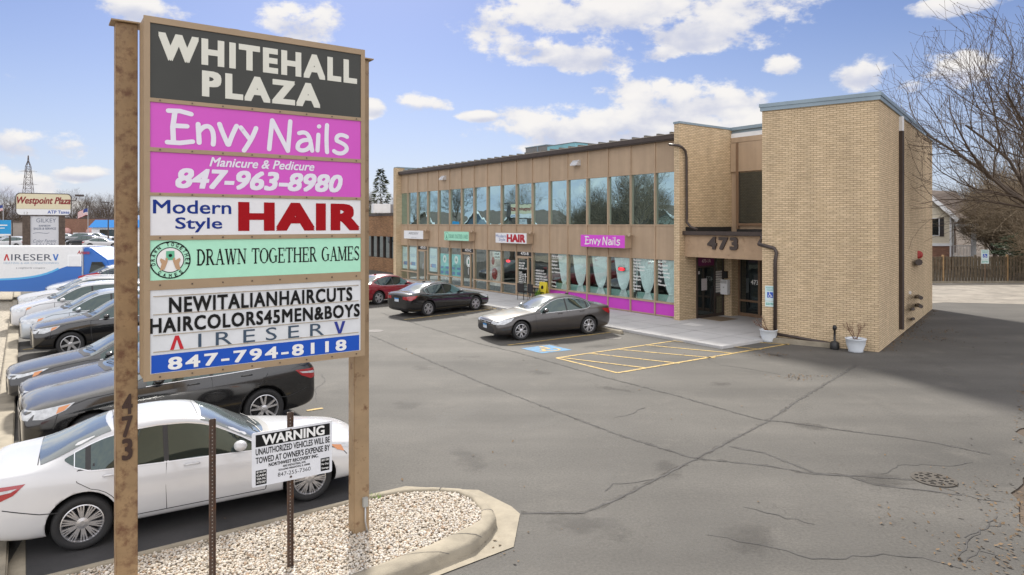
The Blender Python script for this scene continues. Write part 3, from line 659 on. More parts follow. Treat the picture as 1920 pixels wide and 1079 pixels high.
# oil and tyre stains, each fading out to its rim
def stains(name, items, m):
    V, Fc, UV = [], [], []
    for i, (x, y, a, b_, rot) in enumerate(items):
        c, s_ = math.cos(rot), math.sin(rot); k = len(V); z_ = .0026 + .0002 * (i % 5)
        for u_, v_ in ((-1, -1), (1, -1), (1, 1), (-1, 1)): V.append((x + u_ * a * c - v_ * b_ * s_, y + u_ * a * s_ + v_ * b_ * c, z_)); UV.append((u_, v_))
        Fc.append((k, k + 1, k + 2, k + 3))
    me = bpy.data.meshes.new(name); me.from_pydata(V, [], Fc); l = me.uv_layers.new(name='UVMap')
    for p in me.polygons:
        for li in p.loop_indices: l.data[li].uv = UV[me.loops[li].vertex_index]
    o = link(name, me, m); o['kind'] = 'structure'; return o
def stain_mat(name, col, k):
    m = mat(name, col, .75); nt = m.node_tree; uv = nt.nodes.new('ShaderNodeUVMap'); uv.uv_map = 'UVMap'; ln = nt.nodes.new('ShaderNodeVectorMath'); ln.operation = 'LENGTH'; nt.links.new(uv.outputs[0], ln.inputs[0])
    tc = nt.nodes.new('ShaderNodeTexCoord'); nz = nt.nodes.new('ShaderNodeTexNoise'); nz.inputs['Scale'].default_value = 2.4; nz.inputs['Detail'].default_value = 9; nz.inputs['Roughness'].default_value = .7; nt.links.new(tc.outputs['Object'], nz.inputs['Vector'])
    a1 = nt.nodes.new('ShaderNodeMath'); a1.operation = 'MULTIPLY_ADD'; nt.links.new(nz.outputs[0], a1.inputs[0]); a1.inputs[1].default_value = 2.4; a1.inputs[2].default_value = -.75
    a2 = nt.nodes.new('ShaderNodeMath'); a2.operation = 'SUBTRACT'; nt.links.new(a1.outputs[0], a2.inputs[0]); nt.links.new(ln.outputs['Value'], a2.inputs[1])
    mr_ = nt.nodes.new('ShaderNodeMapRange'); mr_.interpolation_type = 'SMOOTHSTEP'; nt.links.new(a2.outputs[0], mr_.inputs[0]); mr_.inputs[1].default_value = -.45; mr_.inputs[2].default_value = .35; mr_.inputs[4].default_value = k; nt.links.new(mr_.outputs[0], nt.nodes['Principled BSDF'].inputs['Alpha']); return m
it = []
for x in (14.9 - 1.3, 11, 8.4, 5.6, 2.8, 0, -2.9): q = Wd(x + RNG.normal(0, .2), 6.3 + RNG.normal(0, .4)); it.append((q.x, q.y, .9 * RNG.uniform(.7, 1.3), .45, math.atan2(N.y, N.x)))
for px, py in ((760, 760), (1010, 700), (1150, 730), (1350, 720), (1460, 668), (1520, 800), (1250, 880), (1100, 985), (880, 860), (1650, 900), (1400, 1010), (790, 690), (1240, 650)): q = G(px, py); it.append((q.x, q.y, RNG.uniform(.3, .9), RNG.uniform(.2, .5), RNG.uniform(0, 3)))
stains('oil_stains', it, stain_mat('oil stain', (.035, .031, .027), .3))
it = []
for px, py in ((1180, 800), (1500, 760), (1600, 700), (1000, 800), (1300, 1000), (1560, 960), (1720, 800), (860, 780), (1440, 860), (1130, 900), (1780, 700), (1000, 1040)): q = G(px, py); it.append((q.x, q.y, RNG.uniform(1.0, 2.6), RNG.uniform(.3, .8), math.atan2(.789, .614) + RNG.normal(0, .25)))
stains('worn_patches', it, stain_mat('worn pale wear', (.15, .143, .13), .22))
pts = []
while len(pts) < 34:
    p = (RNG.uniform(-4.5, .4), RNG.uniform(6.3, 10)); 
    if inside(p, inner): pts.append((p[0], p[1], .118))
leaf_scatter('island_leaves', pts, .022, M['leaf'])
# joints across the island kerb
b = MB()
for i, t_ in ((1, .5), (4, .3), (7, .2), (9, .55), (10, .6), (12, .12), (12, .35)):
    if i + 1 >= len(outk): continue
    for (f0_, f1_) in ((t_, t_ + .02),):
        def at_(f_): return outk[i].lerp(outk[i + 1], f_), inner[i].lerp(inner[i + 1], f_)
        (a0, c0) = at_(f0_); d_ = (outk[i + 1] - outk[i]).normalized() * .012
        pr = [(a0.x + (c0.x - a0.x) * t, a0.y + (c0.y - a0.y) * t, z + .003) for t, z in cs]
        for k in range(1, len(pr) - 1): b.face([Vector(pr[k]), Vector(pr[k]) + d_, Vector(pr[k + 1]) + d_, Vector(pr[k + 1])])
o = b.build('kerb_joints', M['crack'], recalc=False); o['kind'] = 'structure'
# ------------------------------------------------------------------ the plaza building
B = thing('plaza_building', 'two storey tan plaza with a long band of reflecting windows and tall brick end', 'building', O, ROT_B)
MS = [1.09 + 1.4603 * k for k in range(17)]                      # mullion centres, near to far
ED = [-.37] + MS + [25.57]
Z0, ZK, ZH, ZS, ZW, ZE, ZR = .09, .65, 2.58, 4.03, 6.31, 7.62, 7.87
def lw(p): x, y = L(p); return (x, y)
lC, lL, lA2 = L(TC), L(TL), L(TC + AD * 13.78)
# masses
b = MB()
b.prism([(25.57, -.30), (25.57, -12.95), (-.45, -12.95), (-.45, -.30)], 2.75, 7.6)
b.prism([(25.57, -3.2), (25.57, -12.95), (-.45, -12.95), (-.45, -3.2)], 0, 2.75)
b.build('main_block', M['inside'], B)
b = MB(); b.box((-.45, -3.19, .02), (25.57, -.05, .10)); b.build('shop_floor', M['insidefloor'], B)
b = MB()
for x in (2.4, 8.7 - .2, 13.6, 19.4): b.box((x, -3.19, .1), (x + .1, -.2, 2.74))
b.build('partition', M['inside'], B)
b = MB(); b.prism([(-.6, -3.1), (-.6, -12.95), (lA2[0], lA2[1]), (-4.7, -3.1)], 0, 8.05); b.build('entrance_block', M['tan'], B)
b = MB(); b.prism([lC, lL, (-4.62, -3.1), lA2], 0, 8.02); b.build('brick_end_block', M['brick'], B)
# thick coping round the tower, stepped in two bands
def offset_poly(poly, d):
    out = []; n = len(poly)
    for i in range(n):
        p0, p1, p2 = Vector(poly[i - 1]).to_2d(), Vector(poly[i]).to_2d(), Vector(poly[(i + 1) % n]).to_2d()
        a = (p1 - p0).normalized(); c = (p2 - p1).normalized(); na, nc = Vector((a.y, -a.x)), Vector((c.y, -c.x))
        bis = (na + nc).normalized(); k = d / max(.3, bis.dot(na)); out.append(tuple(p1 + bis * k))
    return out
tw = [lC, lA2, (-4.62, -3.1), lL]
ar = sum(tw[i][0] * tw[(i + 1) % 4][1] - tw[(i + 1) % 4][0] * tw[i][1] for i in range(4))
sg = 1 if ar > 0 else -1
b = MB(); b.prism(offset_poly(tw, .05 * sg), 8.02, 8.15); b.prism(offset_poly(tw, .075 * sg), 8.15, 8.27); b.build('tower_coping', M['coping'], B)
b = MB(); b.prism(offset_poly([(-.6, -3.1), (-4.7, -3.1), (lA2[0], lA2[1]), (-.6, -12.9)], .0), 8.05, 8.18)
b.box((-4.65, -3.14, 8.18), (-.60, -3.0, 8.32)); b.build('entrance_coping', M['coping'], B)
b = MB(); b.box((-4.62, -3.099, 7.86), (-.60, -3.06, 8.05)); b.build('white_band', M['white'], B)
# fin wall and far pier
b = MB(); b.prism([(-.60, .374), (-.318, .374), (-.318, -3.1), (-.60, -3.1)], .05, 8.22); b.build('fin_wall', M['brick'], B)
b = MB(); b.prism([(-.63, .40), (-.29, .40), (-.29, -3.1), (-.63, -3.1)], 8.22, 8.31); b.build('fin_coping', M['coping'], B)
b = MB(); b.prism([(25.57, .36), (26.0, .36), (26.0, -12.95), (25.57, -12.95)], .0, 8.16); b.build('far_end_wall', M['brick'], B)
b = MB(); b.box((25.52, -12.95, 8.16), (26.04, .30, 8.22)); b.box((25.55, -12.95, 7.75), (25.569, -.32, 8.16)); b.build('far_end_coping', M['coping'], B)
# spandrels
b = MB(); b.box((-.31, -.29, ZW + .04), (25.56, -.04, ZE)); b.build('upper_panels', M['tan'], B)
b = MB(); b.box((-.31, -.29, ZH), (25.56, -.04, ZS - .04)); b.build('middle_panels', M['tan'], B)
b = MB(); b.box((-.31, -.16, Z0), (25.56, -.03, Z0 + .06)); b.build('base_rail', M['tan'], B)
# upper windows
for i in range(18):
    x0, x1 = ED[i] + .028, ED[i + 1] - .028
    fr = MB(); fr.box((x0, -.15, ZS - .04), (x1, -.012, ZS + .02)); fr.box((x0, -.15, ZW - .02), (x1, -.02, ZW + .04))
    w = fr.build('upper_window', M['tan'], B)
    g = MB(); g.box((x0, -.13, ZS), (x1, -.10, ZW)); g.build('pane', M['mirror'], w)
# mullions
for x in MS:
    m = MB(); m.box((x - .029, -.20, Z0), (x + .029, .012, ZE)); m.build('mullion', M['tan'], B)
# ground floor bays, near to far; doors in bays 7, 11, 15
DOORS = {7: '473-B', 11: '473-C', 15: '473-D'}
PURPLE = range(0, 6)
wins = {}
for i in range(18):
    x0, x1 = ED[i] + .03, ED[i + 1] - .03
    if i in DOORS:
        fr = MB(); fr.box((x0, -.12, 2.24), (x1, -.01, 2.30)); fr.box((x0 + .36, -.12, Z0), (x0 + .42, -.01, 2.24)); fr.box((x0, -.12, ZH - .05), (x1, -.03, ZH))
        fr.box((x1 - .05, -.10, Z0), (x1, -.01, 2.24)); fr.box((x0 + .42, -.10, Z0), (x1 - .05, -.02, Z0 + .10)); fr.box((x0 + .42, -.10, 2.17), (x1 - .05, -.02, 2.24))
        d = fr.build('shop_door', M['tan'], B)
        g = MB(); g.box((x0, -.09, Z0 + .02), (x1, -.075, 2.24)); g.build('door_pane', M['shopglass'], d)
        g = MB(); g.box((x0, -.08, 2.30), (x1, -.06, ZH - .05)); g.build('number_board', M['black'], d)
        letters('unit_number', [T_(DOORS[i], 0, 0, .72, .17, bold=.03)], M['whitetxt'], d, ((x0 + (x1 - x0) / 2 + .36, -.06, 2.36), (-1, 0, 0), (0, 0, 1), (0, 1, 0)))
        h = MB(); h.tube([(x0 + .50, .02, .95), (x0 + .50, .05, 1.0), (x0 + .50, .05, 1.3), (x0 + .50, .02, 1.35)], .015, 6); h.build('door_handle', M['white'], d)
        wins[i] = d; continue
    fr = MB(); fr.box((x0, -.12, ZH - .05), (x1, -.01, ZH + .0)); fr.box((x0, -.12, ZK), (x1, -.005, ZK + .075))
    w = fr.build('shop_window', M['tan'], B); wins[i] = w
    g = MB(); g.box((x0, -.095, ZK + .05), (x1, -.08, ZH - .02)); g.build('pane', M['shopglass'], w)
    if i in PURPLE:
        g = MB(); g.box((x0, -.095, Z0 + .06), (x1, -.05, ZK)); g.build('kick_panel', M['magenta'], w)
    else:
        g = MB(); g.box((x0, -.095, Z0 + .04), (x1, -.08, ZK)); g.build('lower_pane', M['shopglass'], w)
# lettering stuck on the glass
def onglass(i, items, m=None, y=-.079, name='window_lettering'):
    x1 = ED[i + 1] - .045
    return letters(name, items, m or M['whitetxt'], wins[i], ((x1, y, 0), (-1, 0, 0), (0, 0, 1), (0, 1, 0)), .004)
def lines(words, x0, z0, h, step, wid, **k):
    return [T_(wd, x0, z0 - n * step, x0 + wid * len(wd), z0 - n * step + h, **k) for n, wd in enumerate(words)]
onglass(5, [T_('Walk in welcome!', .08, 2.33, .98, 2.47, shear=.25, bold=.02), rect(.08, 2.27, .95, 2.285)] + lines(['Manicure', 'Pedicure', 'Spa Manicure', 'Spa Pedicure'], .08, 2.08, .11, .19, .058, shear=.25, bold=.025) + lines(['Waxing', 'Massage'], .08, .98, .11, .2, .06, shear=.25, bold=.025))
onglass(1, lines(['Manicure', 'Pedicure', 'SPA Manicure', 'SPA Pedicure', 'Gel', 'Manicure', 'Pedicure', 'Kid', 'Manicure', 'Pedicure'], .06, 2.40, .10, .145, .058, shear=.2, bold=.025))
onglass(0, lines(['No Chip', 'Manicure', 'Pedicure', 'Dip Powder', 'Dazzle Dry', 'Wax', 'Massage'], .08, 2.40, .11, .17, .068, shear=.2, bold=.025))
onglass(6, lines(["• MEN'S CUT", "• WOMEN'S CUT", '• CHILDREN CUT', '• HAIR COLORING', '• HIGHLIGHTS', '• PERM'], .12, 1.52, .10, .15, .072, bold=.03))
onglass(7, lines(['WALK INS', 'WELCOME', '847-991-1717'], .12, 1.86, .10, .15, .07, bold=.03) + lines(['HOURS', 'MONDAY 10-6', 'TUESDAY 10-6', 'WED 10-6', 'THUR 10-7', 'FRIDAY 10-6', 'SAT 9-4'], .12, 1.36, .07, .105, .06, bold=.03), y=-.074)
# posters behind the glass
def poster(i, x0, z0, x1, z1, m, name='poster'):
    xr = ED[i + 1] - .045; g = MB(); g.box((xr - x1, -.115, z0), (xr - x0, -.105, z1)); return g.build(name, m, wins[i])
Mp = mat('poster white', (.62, .72, .76), .5, var=.04); Mpb = mat('poster blue', (.05, .20, .48), .5, var=.3, vscale=4); Mpt = mat('poster teal', (.12, .55, .55), .5, var=.35, vscale=2.5); Mpr = mat('poster red', (.45, .04, .07), .5)
for i in (17, 16, 14):
    p = poster(i, .08, .85, 1.1, 2.42, Mp); xr = ED[i + 1] - .045; fw = ((xr, -.105, 0), (-1, 0, 0), (0, 0, 1), (0, 1, 0))
    letters('poster_print', [rect(.35, 1.12, .95, 1.38)], Mpb, p, fw, .003); letters('poster_print', [rect(.22, 1.14, .34, 1.34)], Mpr, p, fw, .003)
    letters('poster_print', lines(['HEATING AND', 'AIR REPAIR'], .2, 1.86, .06, .11, .07), Mpb, p, fw, .0045)
for i in (13, 12):
    p = poster(i, .1, .72, 1.28, 2.12, Mpt); xr = ED[i + 1] - .045; fw = ((xr, -.105, 0), (-1, 0, 0), (0, 0, 1), (0, 1, 0))
    letters('poster_print', [disc(.66, 1.78, .22, .26)], M['whitetxt'], p, fw, .003); letters('poster_print', [rect(.58, 1.68, .74, 1.86)], mat('poster green', (.05, .3, .22), .5), p, fw, .006)
    letters('poster_print', [rect(.15, .8, .5, 1.0), rect(.75, .8, 1.2, 1.0), rect(.75, 1.15, 1.2, 1.3), rect(.15, 1.15, .5, 1.3)], Mpb, p, fw, .003)
onglass(11, [disc(.72, 1.72, .27, .33)], y=-.073); onglass(11, [ring(.72, 1.72, .24, .29, .03), rect(.64, 1.58, .80, 1.86)], mat('emblem green', (.10, .24, .19), .5), y=-.069)
p = poster(9, .1, .45, 1.2, 2.45, mat('hair poster', (.62, .50, .45), .5, var=.5, vscale=2.2)); xr = ED[10] - .045; fw = ((xr, -.105, 0), (-1, 0, 0), (0, 0, 1), (0, 1, 0))
letters('poster_print', [rect(.55, 2.02, 1.18, 2.44)], M['whitetxt'], p, fw, .003); letters('poster_print', [T_('HAIR', .62, 2.26, 1.1, 2.38, bold=.03), T_('COLOR', .6, 2.08, 1.14, 2.2, bold=.03)], M['blacktxt'], p, fw, .006)
letters('poster_print', [disc(.45, 1.9, .16, .24), disc(.62, 1.15, .3, .35)], mat('poster hair red', (.35, .05, .04), .5, var=.4), p, fw, .003)
# neon OPEN signs
Mneon = mat('red neon', (.5, .02, .03), .4, emit=(1, .04, .06, 1.3))
for i, x, z, nm in ((2, .70, 1.98, 'neon sign reading OPEN hanging in the nail salon window'), (8, .45, 1.95, 'neon sign glowing red in the window beside the hair salon door')):
    xr = ED[i + 1] - .045; t = thing('neon_sign', 'small red ' + nm, 'neon sign', Wd(xr - x, -.16, z), ROT_B)
    g = MB(); g.box((-.22, -.03, -.08), (.22, 0, .08)); g.build('back_board', mat('neon board', (.12, .012, .02), .5), t)
    letters('neon_tube', [T_('OPEN', -.16, -.045, .16, .045, bold=.01)], Mneon, t, ((0, .0, 0), (-1, 0, 0), (0, 0, 1), (0, 1, 0)), .006)
    letters('neon_border', [ring(0, 0, .21, .075, .014)], Mneon, t, ((0, .0, 0), (-1, 0, 0), (0, 0, 1), (0, 1, 0)), .006)
# curtains tied back in the salon windows (things of their own)
Mcur = mat('sheer curtain', (.86, .90, .90), .8, var=.06, vscale=9)
Mcur.node_tree.nodes['Principled BSDF'].inputs['Alpha'].default_value = .93
def curtain(x, zt, wid, label):
    t = thing('curtain', label, 'curtain', Wd(x, -.26, Z0), ROT_B, 'sheer curtains tied in the salon windows')
    nu, nv = 48, 26; V, Fc = [], []; tie = 1.02 - Z0; zt -= Z0
    for j in range(nv):
        z = .30 + (zt - .30) * j / (nv - 1)
        k = (z - tie) / (zt - tie) if z > tie else (tie - z) / (tie - .3) * .32
        hw = .07 + (wid / 2 - .07) * (min(1, max(0, k)) ** .50)
        for i in range(nu):
            s = i / (nu - 1) * 2 - 1; V.append((s * hw, .045 * math.sin(s * 26 + z * 1.3) * (.35 + .65 * min(1, hw / wid * 2)), z))
    for j in range(nv - 1):
        for i in range(nu - 1): a = j * nu + i; Fc.append([a, a + 1, a + nu + 1, a + nu])
    me = bpy.data.meshes.new('curtain_cloth'); me.from_pydata(V, [], Fc); me.polygons.foreach_set('use_smooth', [True] * len(me.polygons)); link('curtain_cloth', me, Mcur, t)
    g = MB(); g.lathe([(.085, -.03), (.095, 0), (.085, .03)], 14, T(0, 0, tie)); g.build('tie_band', Mcur, t)
for x, w_, lb in ((.36, 1.15, 'pale sheer curtain beside the brick fin, behind the No Chip lettering'), (1.72, 1.2, 'pale sheer curtain hanging right of the long Manicure Pedicure list'), (3.22, 1.2, 'pale sheer curtain drawn beside the red OPEN neon sign'), (4.74, 1.3, 'widest sheer curtain, under the left half of the pink wall sign'),
               (6.2, 1.2, 'pale sheer curtain left of the pink wall sign, in a plain window'), (7.45, 1.0, 'pale sheer curtain behind the Walk in welcome lettering'), (2.50, .40, 'narrow sheer curtain just right of the red OPEN neon sign')):
    curtain(x, 2.5, w_, lb)
b = MB(); b.box((-.5, -.36, .1), (8.2, -.30, 1.0)); b.build('inner_screen', mat('green screen', (.30, .46, .42), .6, var=.1), B)
# eave, roof and its standing seams
b = MB(); b.box((-.31, -.28, ZE), (25.55, .16, ZE + .05)); b.box((-.31, .05, ZE + .051), (25.55, .20, ZR - .02)); b.build('gutter', M['darkbrown'], B)
b = MB(); b.box((-.31, .04, ZR - .018), (25.55, .215, ZR + .006)); b.build('gutter_rim', mat('gutter rim', (.34, .30, .26), .5), B)
b = MB()
b.face([(-.31, .10, ZR + .01), (25.55, .10, ZR + .01), (25.55, -5, 8.0), (-.31, -5, 8.0)]); b.face([(-.31, -5, 8.0), (25.55, -5, 8.0), (25.55, -12.9, 7.8), (-.31, -12.9, 7.8)])
for x in np.arange(.1, 25.5, .73):
    b.prism([(x - .05, .12), (x + .05, .12), (x + .05, -5), (x - .05, -5)], ZR + .0, ZR + .10)
b.build('metal_roof', M['roofmetal'], B)
for px, py in ((827.5, 334), (1076, 306)):
    x = tof(px, .2); z = zat(px, py, .2)
    b = MB(); prof = [(0, -.13), (.30, -.13), (.30, -.06), (.12, .14), (0, .16)]
    vs_ = [[b.bm.verts.new((x + s * .24, y - .04, z + zz)) for y, zz in prof] for s in (-1, 1)]
    for k in range(4): b.bm.faces.new((vs_[0][k], vs_[0][k + 1], vs_[1][k + 1], vs_[1][k]))
    b.bm.faces.new(vs_[0]); b.bm.faces.new(list(reversed(vs_[1])))
    b.build('vent_hood', mat('vent metal', (.72, .73, .75), .35, metal=.5, var=.1), B, bevel=.01)
# entrance recess
b = MB(); b.box((-4.6, -3.085, ZW + .05), (-.62, -3.0, ZE)); b.box((-4.6, -3.085, ZE + .02), (-.62, -3.03, 7.86)); b.build('recess_panel', M['tan'], B)
fr = MB(); fr.box((-1.02, -3.085, 3.85), (-.90, -2.98, ZE)); fr.box((-.9, -3.085, 4.0), (-4.4, -2.99, 4.1)); rw = fr.build('recess_window', M['brown'], B)
g = MB(); g.box((-4.4, -3.08, 4.1), (-1.0, -3.05, ZW)); g.build('pane', M['glassdark'], rw)
b = MB(); b.prism([(-.61, .04), (-5.0, .04), (-4.62, -3.05), (-.61, -3.05)], 2.72, 3.70); b.build('canopy', mat('canopy stucco', (.40, .28, .18), .8, var=.12, vscale=2.5, bump=.6, bscale=18, spots=((.30, .20, .12), 3, .6, .7)), B)
b = MB(); b.prism([(-.56, .15), (-5.2, .15), (-4.62, -3.05), (-.61, -3.05)], 3.701, 3.74); b.build('canopy_roof', mat('canopy roof', (.26, .23, .20), .8, var=.3, vscale=3), B)
b = MB(); b.box((-.50, .045, 3.62), (-4.72, .19, 3.78)); b.build('canopy_gutter', M['darkbrown'], B, bevel=.015)
b = MB(); b.box((-.62, -3.0, 3.742), (-.66, .0, 3.95)); b.box((-1.0, -2.99, 3.742), (-4.5, -2.9, 3.85)); b.build('roof_flashing', M['black'], B)
letters('canopy_number', [T_('473', 0, 0, 1.42, .50, bold=.045, space=1.25)], M['darkbrown'], B, ((-1.78, .05, 3.06), (-1, 0, 0), (0, 0, 1), (0, 1, 0)), .05)
nb = bpy.data.objects['canopy_number']; md = nb.modifiers.new('depth', 'SOLIDIFY'); md.thickness = .06; md.offset = -1
# door 1A and side light in the fin wall
fr = MB()
for y0, y1 in ((-.74, -.68), (-1.90, -1.82), (-2.50, -2.42)): fr.box((-.66, y0, Z0), (-.60, y1, 2.72))
fr.box((-.655, -1.82, 2.22), (-.60, -.74, 2.30)); fr.box((-.655, -1.82, Z0), (-.60, -.74, Z0 + .12))
d = fr.build('entrance_door', M['darkbrown'], B)
g = MB(); g.box((-.625, -1.82, Z0 + .12), (-.61, -.74, 2.22)); g.build('door_pane', M['glassdark'], d)
g = MB(); g.box((-.64, -1.82, 2.30), (-.605, -.74, 2.72)); g.build('number_board', mat('plum board', (.16, .025, .10), .5), d)
letters('unit_number', [T_('473-1A', 0, 0, .6, .15, bold=.02)], mat('pale lettering', (.6, .5, .5), .5), d, ((-.64, -1.0, 2.42), (0, -1, 0), (0, 0, 1), (-1, 0, 0)))
g = MB(); g.box((-.629, -1.36, 1.25), (-.626, -1.0, 1.75)); g.box((-.63, -.88, 1.95), (-.627, -.78, 2.08)); g.build('door_notice', mat('notice paper', (.45, .42, .42), .6, var=.5, vscale=30), d)
g = MB(); g.box((-.655, -1.72, .3), (-.628, -1.60, 1.4)); g.build('door_handle', M['black'], d)
fr = MB(); fr.box((-.64, -2.42, .95), (-.60, -1.90, 1.08)); fr.box((-.64, -2.42, Z0), (-.60, -1.90, Z0 + .12)); s_ = fr.build('side_light', M['darkbrown'], B)
g = MB(); g.box((-.625, -2.42, Z0 + .1), (-.61, -1.90, 2.7)); g.build('pane', M['glassdark'], s_)
g = MB()
for k in range(9): g.box((-.640, -2.36, 1.12 + k * .105), (-.628, -1.96, 1.20 + k * .105))
g.build('name_plates', mat('name plate', (.62, .60, .57), .5), s_)
# brick return with the lobby door
b = MB(); b.box((-1.02, -3.08, .05), (-.61, -2.52, 2.72)); b.build('brick_return', M['brick'], B)
fr = MB(); fr.box((-1.10, -3.09, Z0), (-1.03, -2.96, 2.72)); fr.box((-1.10, -3.08, .72), (-4.4, -2.97, .80)); fr.box((-1.10, -3.08, Z0), (-4.4, -2.97, Z0 + .14)); fr.box((-2.02, -3.09, Z0), (-2.14, -2.95, 2.72))
d = fr.build('lobby_door', M['brown'], B)
g = MB(); g.box((-1.1, -3.07, Z0 + .1), (-4.4, -3.04, 2.7)); g.build('door_pane', M['glassdark'], d)
letters('door_number', [T_('473', 0, 0, .36, .20, bold=.02)], M['whitetxt'], d, ((-1.62, -3.04, 1.48), (-1, 0, 0), (0, 0, 1), (0, 1, 0)))
# downpipes
x, z = tof(1259, .25), zat(1259, 271, .25)
b = MB(); b.tube([(-.05, .22, z), (-.15, .46, z - .03), (-.66, .47, z - .12), (-.70, .30, z - .20), (-.70, .12, z - .32), (-.70, .05, z - .6), (-.70, .03, 4.35), (-.70, .04, 4.15), (-.86, -.02, 3.95), (-1.15, -.06, 3.85)], .055, 8); b.build('downpipe', M['darkbrown'], B, smooth=True)
def on_tower(px, py, off=.06):
    r = (px - CX) / F; nn = Vector((-.61437, -.78902, 0)); o_ = TC + nn * off
    t = (r * o_.y - o_.x) / (TE.x - r * TE.y); q = o_ + TE * t; return Vector((*L(q), CAMH - (py - HY) * q.y / F))
q = [on_tower(a, c) for a, c in ((1452, 466), (1456, 474), (1453.5, 490), (1453.5, 632))]
b = MB(); b.tube([(-4.30, .16, 3.64), (-4.33, .22, 3.52), (-4.45, .5, 3.44), (lL[0] + .11, lL[1] + .02, 3.36), q[0], q[1], q[2], q[3]], .065, 8); b.build('downpipe', M['darkbrown'], B, smooth=True)
q = [on_tower(a, c, .07) for a, c in ((1457, 627), (1562, 654))]; q[0].z = .28; q[1].z = .13
b = MB(); b.tube([q[0], q[0].lerp(q[1], .5), q[1]], .05, 8); b.build('drain_pipe', M['darkbrown'], B, smooth=True)
def on_alley(px, py=None, off=.0, z=None):
    nn = Vector((.78902, -.61437, 0)); o_ = TC + nn * off; r = (px - CX) / F
    t = (r * o_.y - o_.x) / (AD.x - r * AD.y); q = o_ + AD * t; zz = z if z is not None else CAMH - (py - HY) * q.y / F
    return Vector((*L(q), zz))
q0, q1, q2 = on_alley(1690, 219, .07), on_alley(1690, 246, .07), on_alley(1690, 618, .07)
b = MB(); b.tube([q1, q2], .10, 4); b.build('alley_downpipe', M['darkbrown'], B)
b = MB(); b.tube([q0, q1], .09, 4); b.build('pipe_head', M['white'], B)
Mred = mat('alarm red', (.35, .03, .025), .4)
a = on_alley(1722, 478, .02); c = on_alley(1722, 478, .22)
b = MB(); b.lathe([(.02, 0), (.17, .02), (.17, .08), (.10, .13)], 16, T(*a) @ (c - a).to_track_quat('Z', 'Y').to_matrix().to_4x4()); b.build('alarm_bell', Mred, B)
a = on_alley(1723, 492, .02); c = on_alley(1723, 492, .25); b = MB(); b.tube([a, c], .13, 10); b.build('water_gong', M['darkbrown'], B)
b = MB()
for py in (556, 572): b.tube([on_alley(1721, py, .0), on_alley(1721, py, .3), on_alley(1727, py + 3, .5)], .075, 8)
b.tube([on_alley(1712, 580, .0), on_alley(1712, 580, .35)], .06, 8); b.tube([on_alley(1712.5, 598, .0), on_alley(1712.5, 598, .25)], .06, 8); b.build('hose_inlets', M['darkbrown'], B)
b = MB(); a = on_alley(1704, 548, .0); c = on_alley(1707, 552, .06); b.box((min(a.x, c.x) - .02, min(a.y, c.y), min(a.z, c.z)), (max(a.x, c.x) + .02, max(a.y, c.y), max(a.z, c.z) + .04)); b.build('socket_box', M['white'], B)
# ledge beside the wall
b = MB(); pts = [L(TC + TE * t + Vector((-.614, -.789, 0)) * o_) for t, o_ in ((1.35, .0), (1.35, .16), (3.3, .30), (3.4, .0))]; b.prism(pts, -.02, .16); b.build('wall_ledge', M['concrete'], B)

# wall signs: boxes hung on the panels
def wall_sign(name, label, x0p, y0p, x1p, y1p, off, face, content):
    xa, xb = tof(x0p, off), tof(x1p, off); zt, zb = zat(x0p, y0p, off), zat(x1p, y1p, off); w_ = xa - xb; hgt = zt - zb
    t = thing('wall_sign', label, 'wall sign', Wd(xa, 0, zb), ROT_B, 'box signs over the shop fronts')
    g = MB(); g.box((-w_, -.02, 0), (0, off - .012, hgt)); g.build('sign_box', M['tan'], t, bevel=.008)
    g = MB(); g.box((-w_ + .02, off - .011, .02), (-.02, off, hgt - .02)); f = g.build('sign_face', face, t)
    content(f, ((0, off, 0), (-1, 0, 0), (0, 0, 1), (0, 1, 0)), w_, hgt)
    g = MB(); g.tube([(-w_ - .16, .05, hgt - .05), (-w_ - .16, .20, hgt + .02)], .045, 8); g.lathe([(.03, 0), (.08, .06), (.085, .14)], 10, T(-w_ - .16, .20, hgt - .03) @ RotX(R(-70))); g.build('spot_lamp', M['tan'], t)
    return t
Mdark = mat('charcoal lettering', (.08, .09, .11), .5); Mblu = mat('blue lettering', (.045, .10, .36), .5); Mrd = mat('red lettering', (.42, .012, .025), .5); Mgrn = mat('green lettering', (.10, .30, .21), .5)
Mmint = mat('mint panel', (.36, .74, .55), .45, var=.03); Mwp = mat('white panel', (.74, .75, .77), .45, var=.03)
def c_aire(f, fr, w, h): letters('sign_lettering', [T_('AIRESERV', .26 * w, .52 * h, .76 * w, .80 * h), T_('HEATING & AIR', .40 * w, .16 * h, .66 * w, .22 * h)], Mdark, f, fr)
def c_dtg(f, fr, w, h):
    letters('sign_lettering', [fit(serif_text('DRAWN TOGETHER GAMES'), .22 * w, .26 * h, .97 * w, .68 * h)], Mgrn, f, fr)
    letters('sign_emblem', [ring(.11 * w, .5 * h, .085 * w, .43 * h, .03), ([(.11 * w - .09, .25 * h), (.11 * w + .09, .25 * h), (.11 * w, .72 * h)], [[0, 1, 2]])], Mgrn, f, fr, .004)
def c_hair(f, fr, w, h):
    letters('sign_lettering', [T_('Modern', .02 * w, .53 * h, .36 * w, .82 * h), T_('Style', .12 * w, .14 * h, .33 * w, .47 * h)], Mblu, f, fr); letters('sign_lettering', [T_('HAIR', .38 * w, .13 * h, .96 * w, .86 * h, bold=.055)], Mrd, f, fr)
def c_envy(f, fr, w, h): letters('sign_lettering', [fit(envy_nails(), .10 * w, .14 * h, .90 * w, .88 * h)], M['whitetxt'], f, fr)
wall_sign('s', 'white box sign reading AIRESERV over the far shop door', 757.2, 432, 793.5, 449.3, .42, Mwp, c_aire)
wall_sign('s', 'mint green box sign reading DRAWN TOGETHER GAMES', 832.6, 433.8, 879, 453, .42, Mmint, c_dtg)
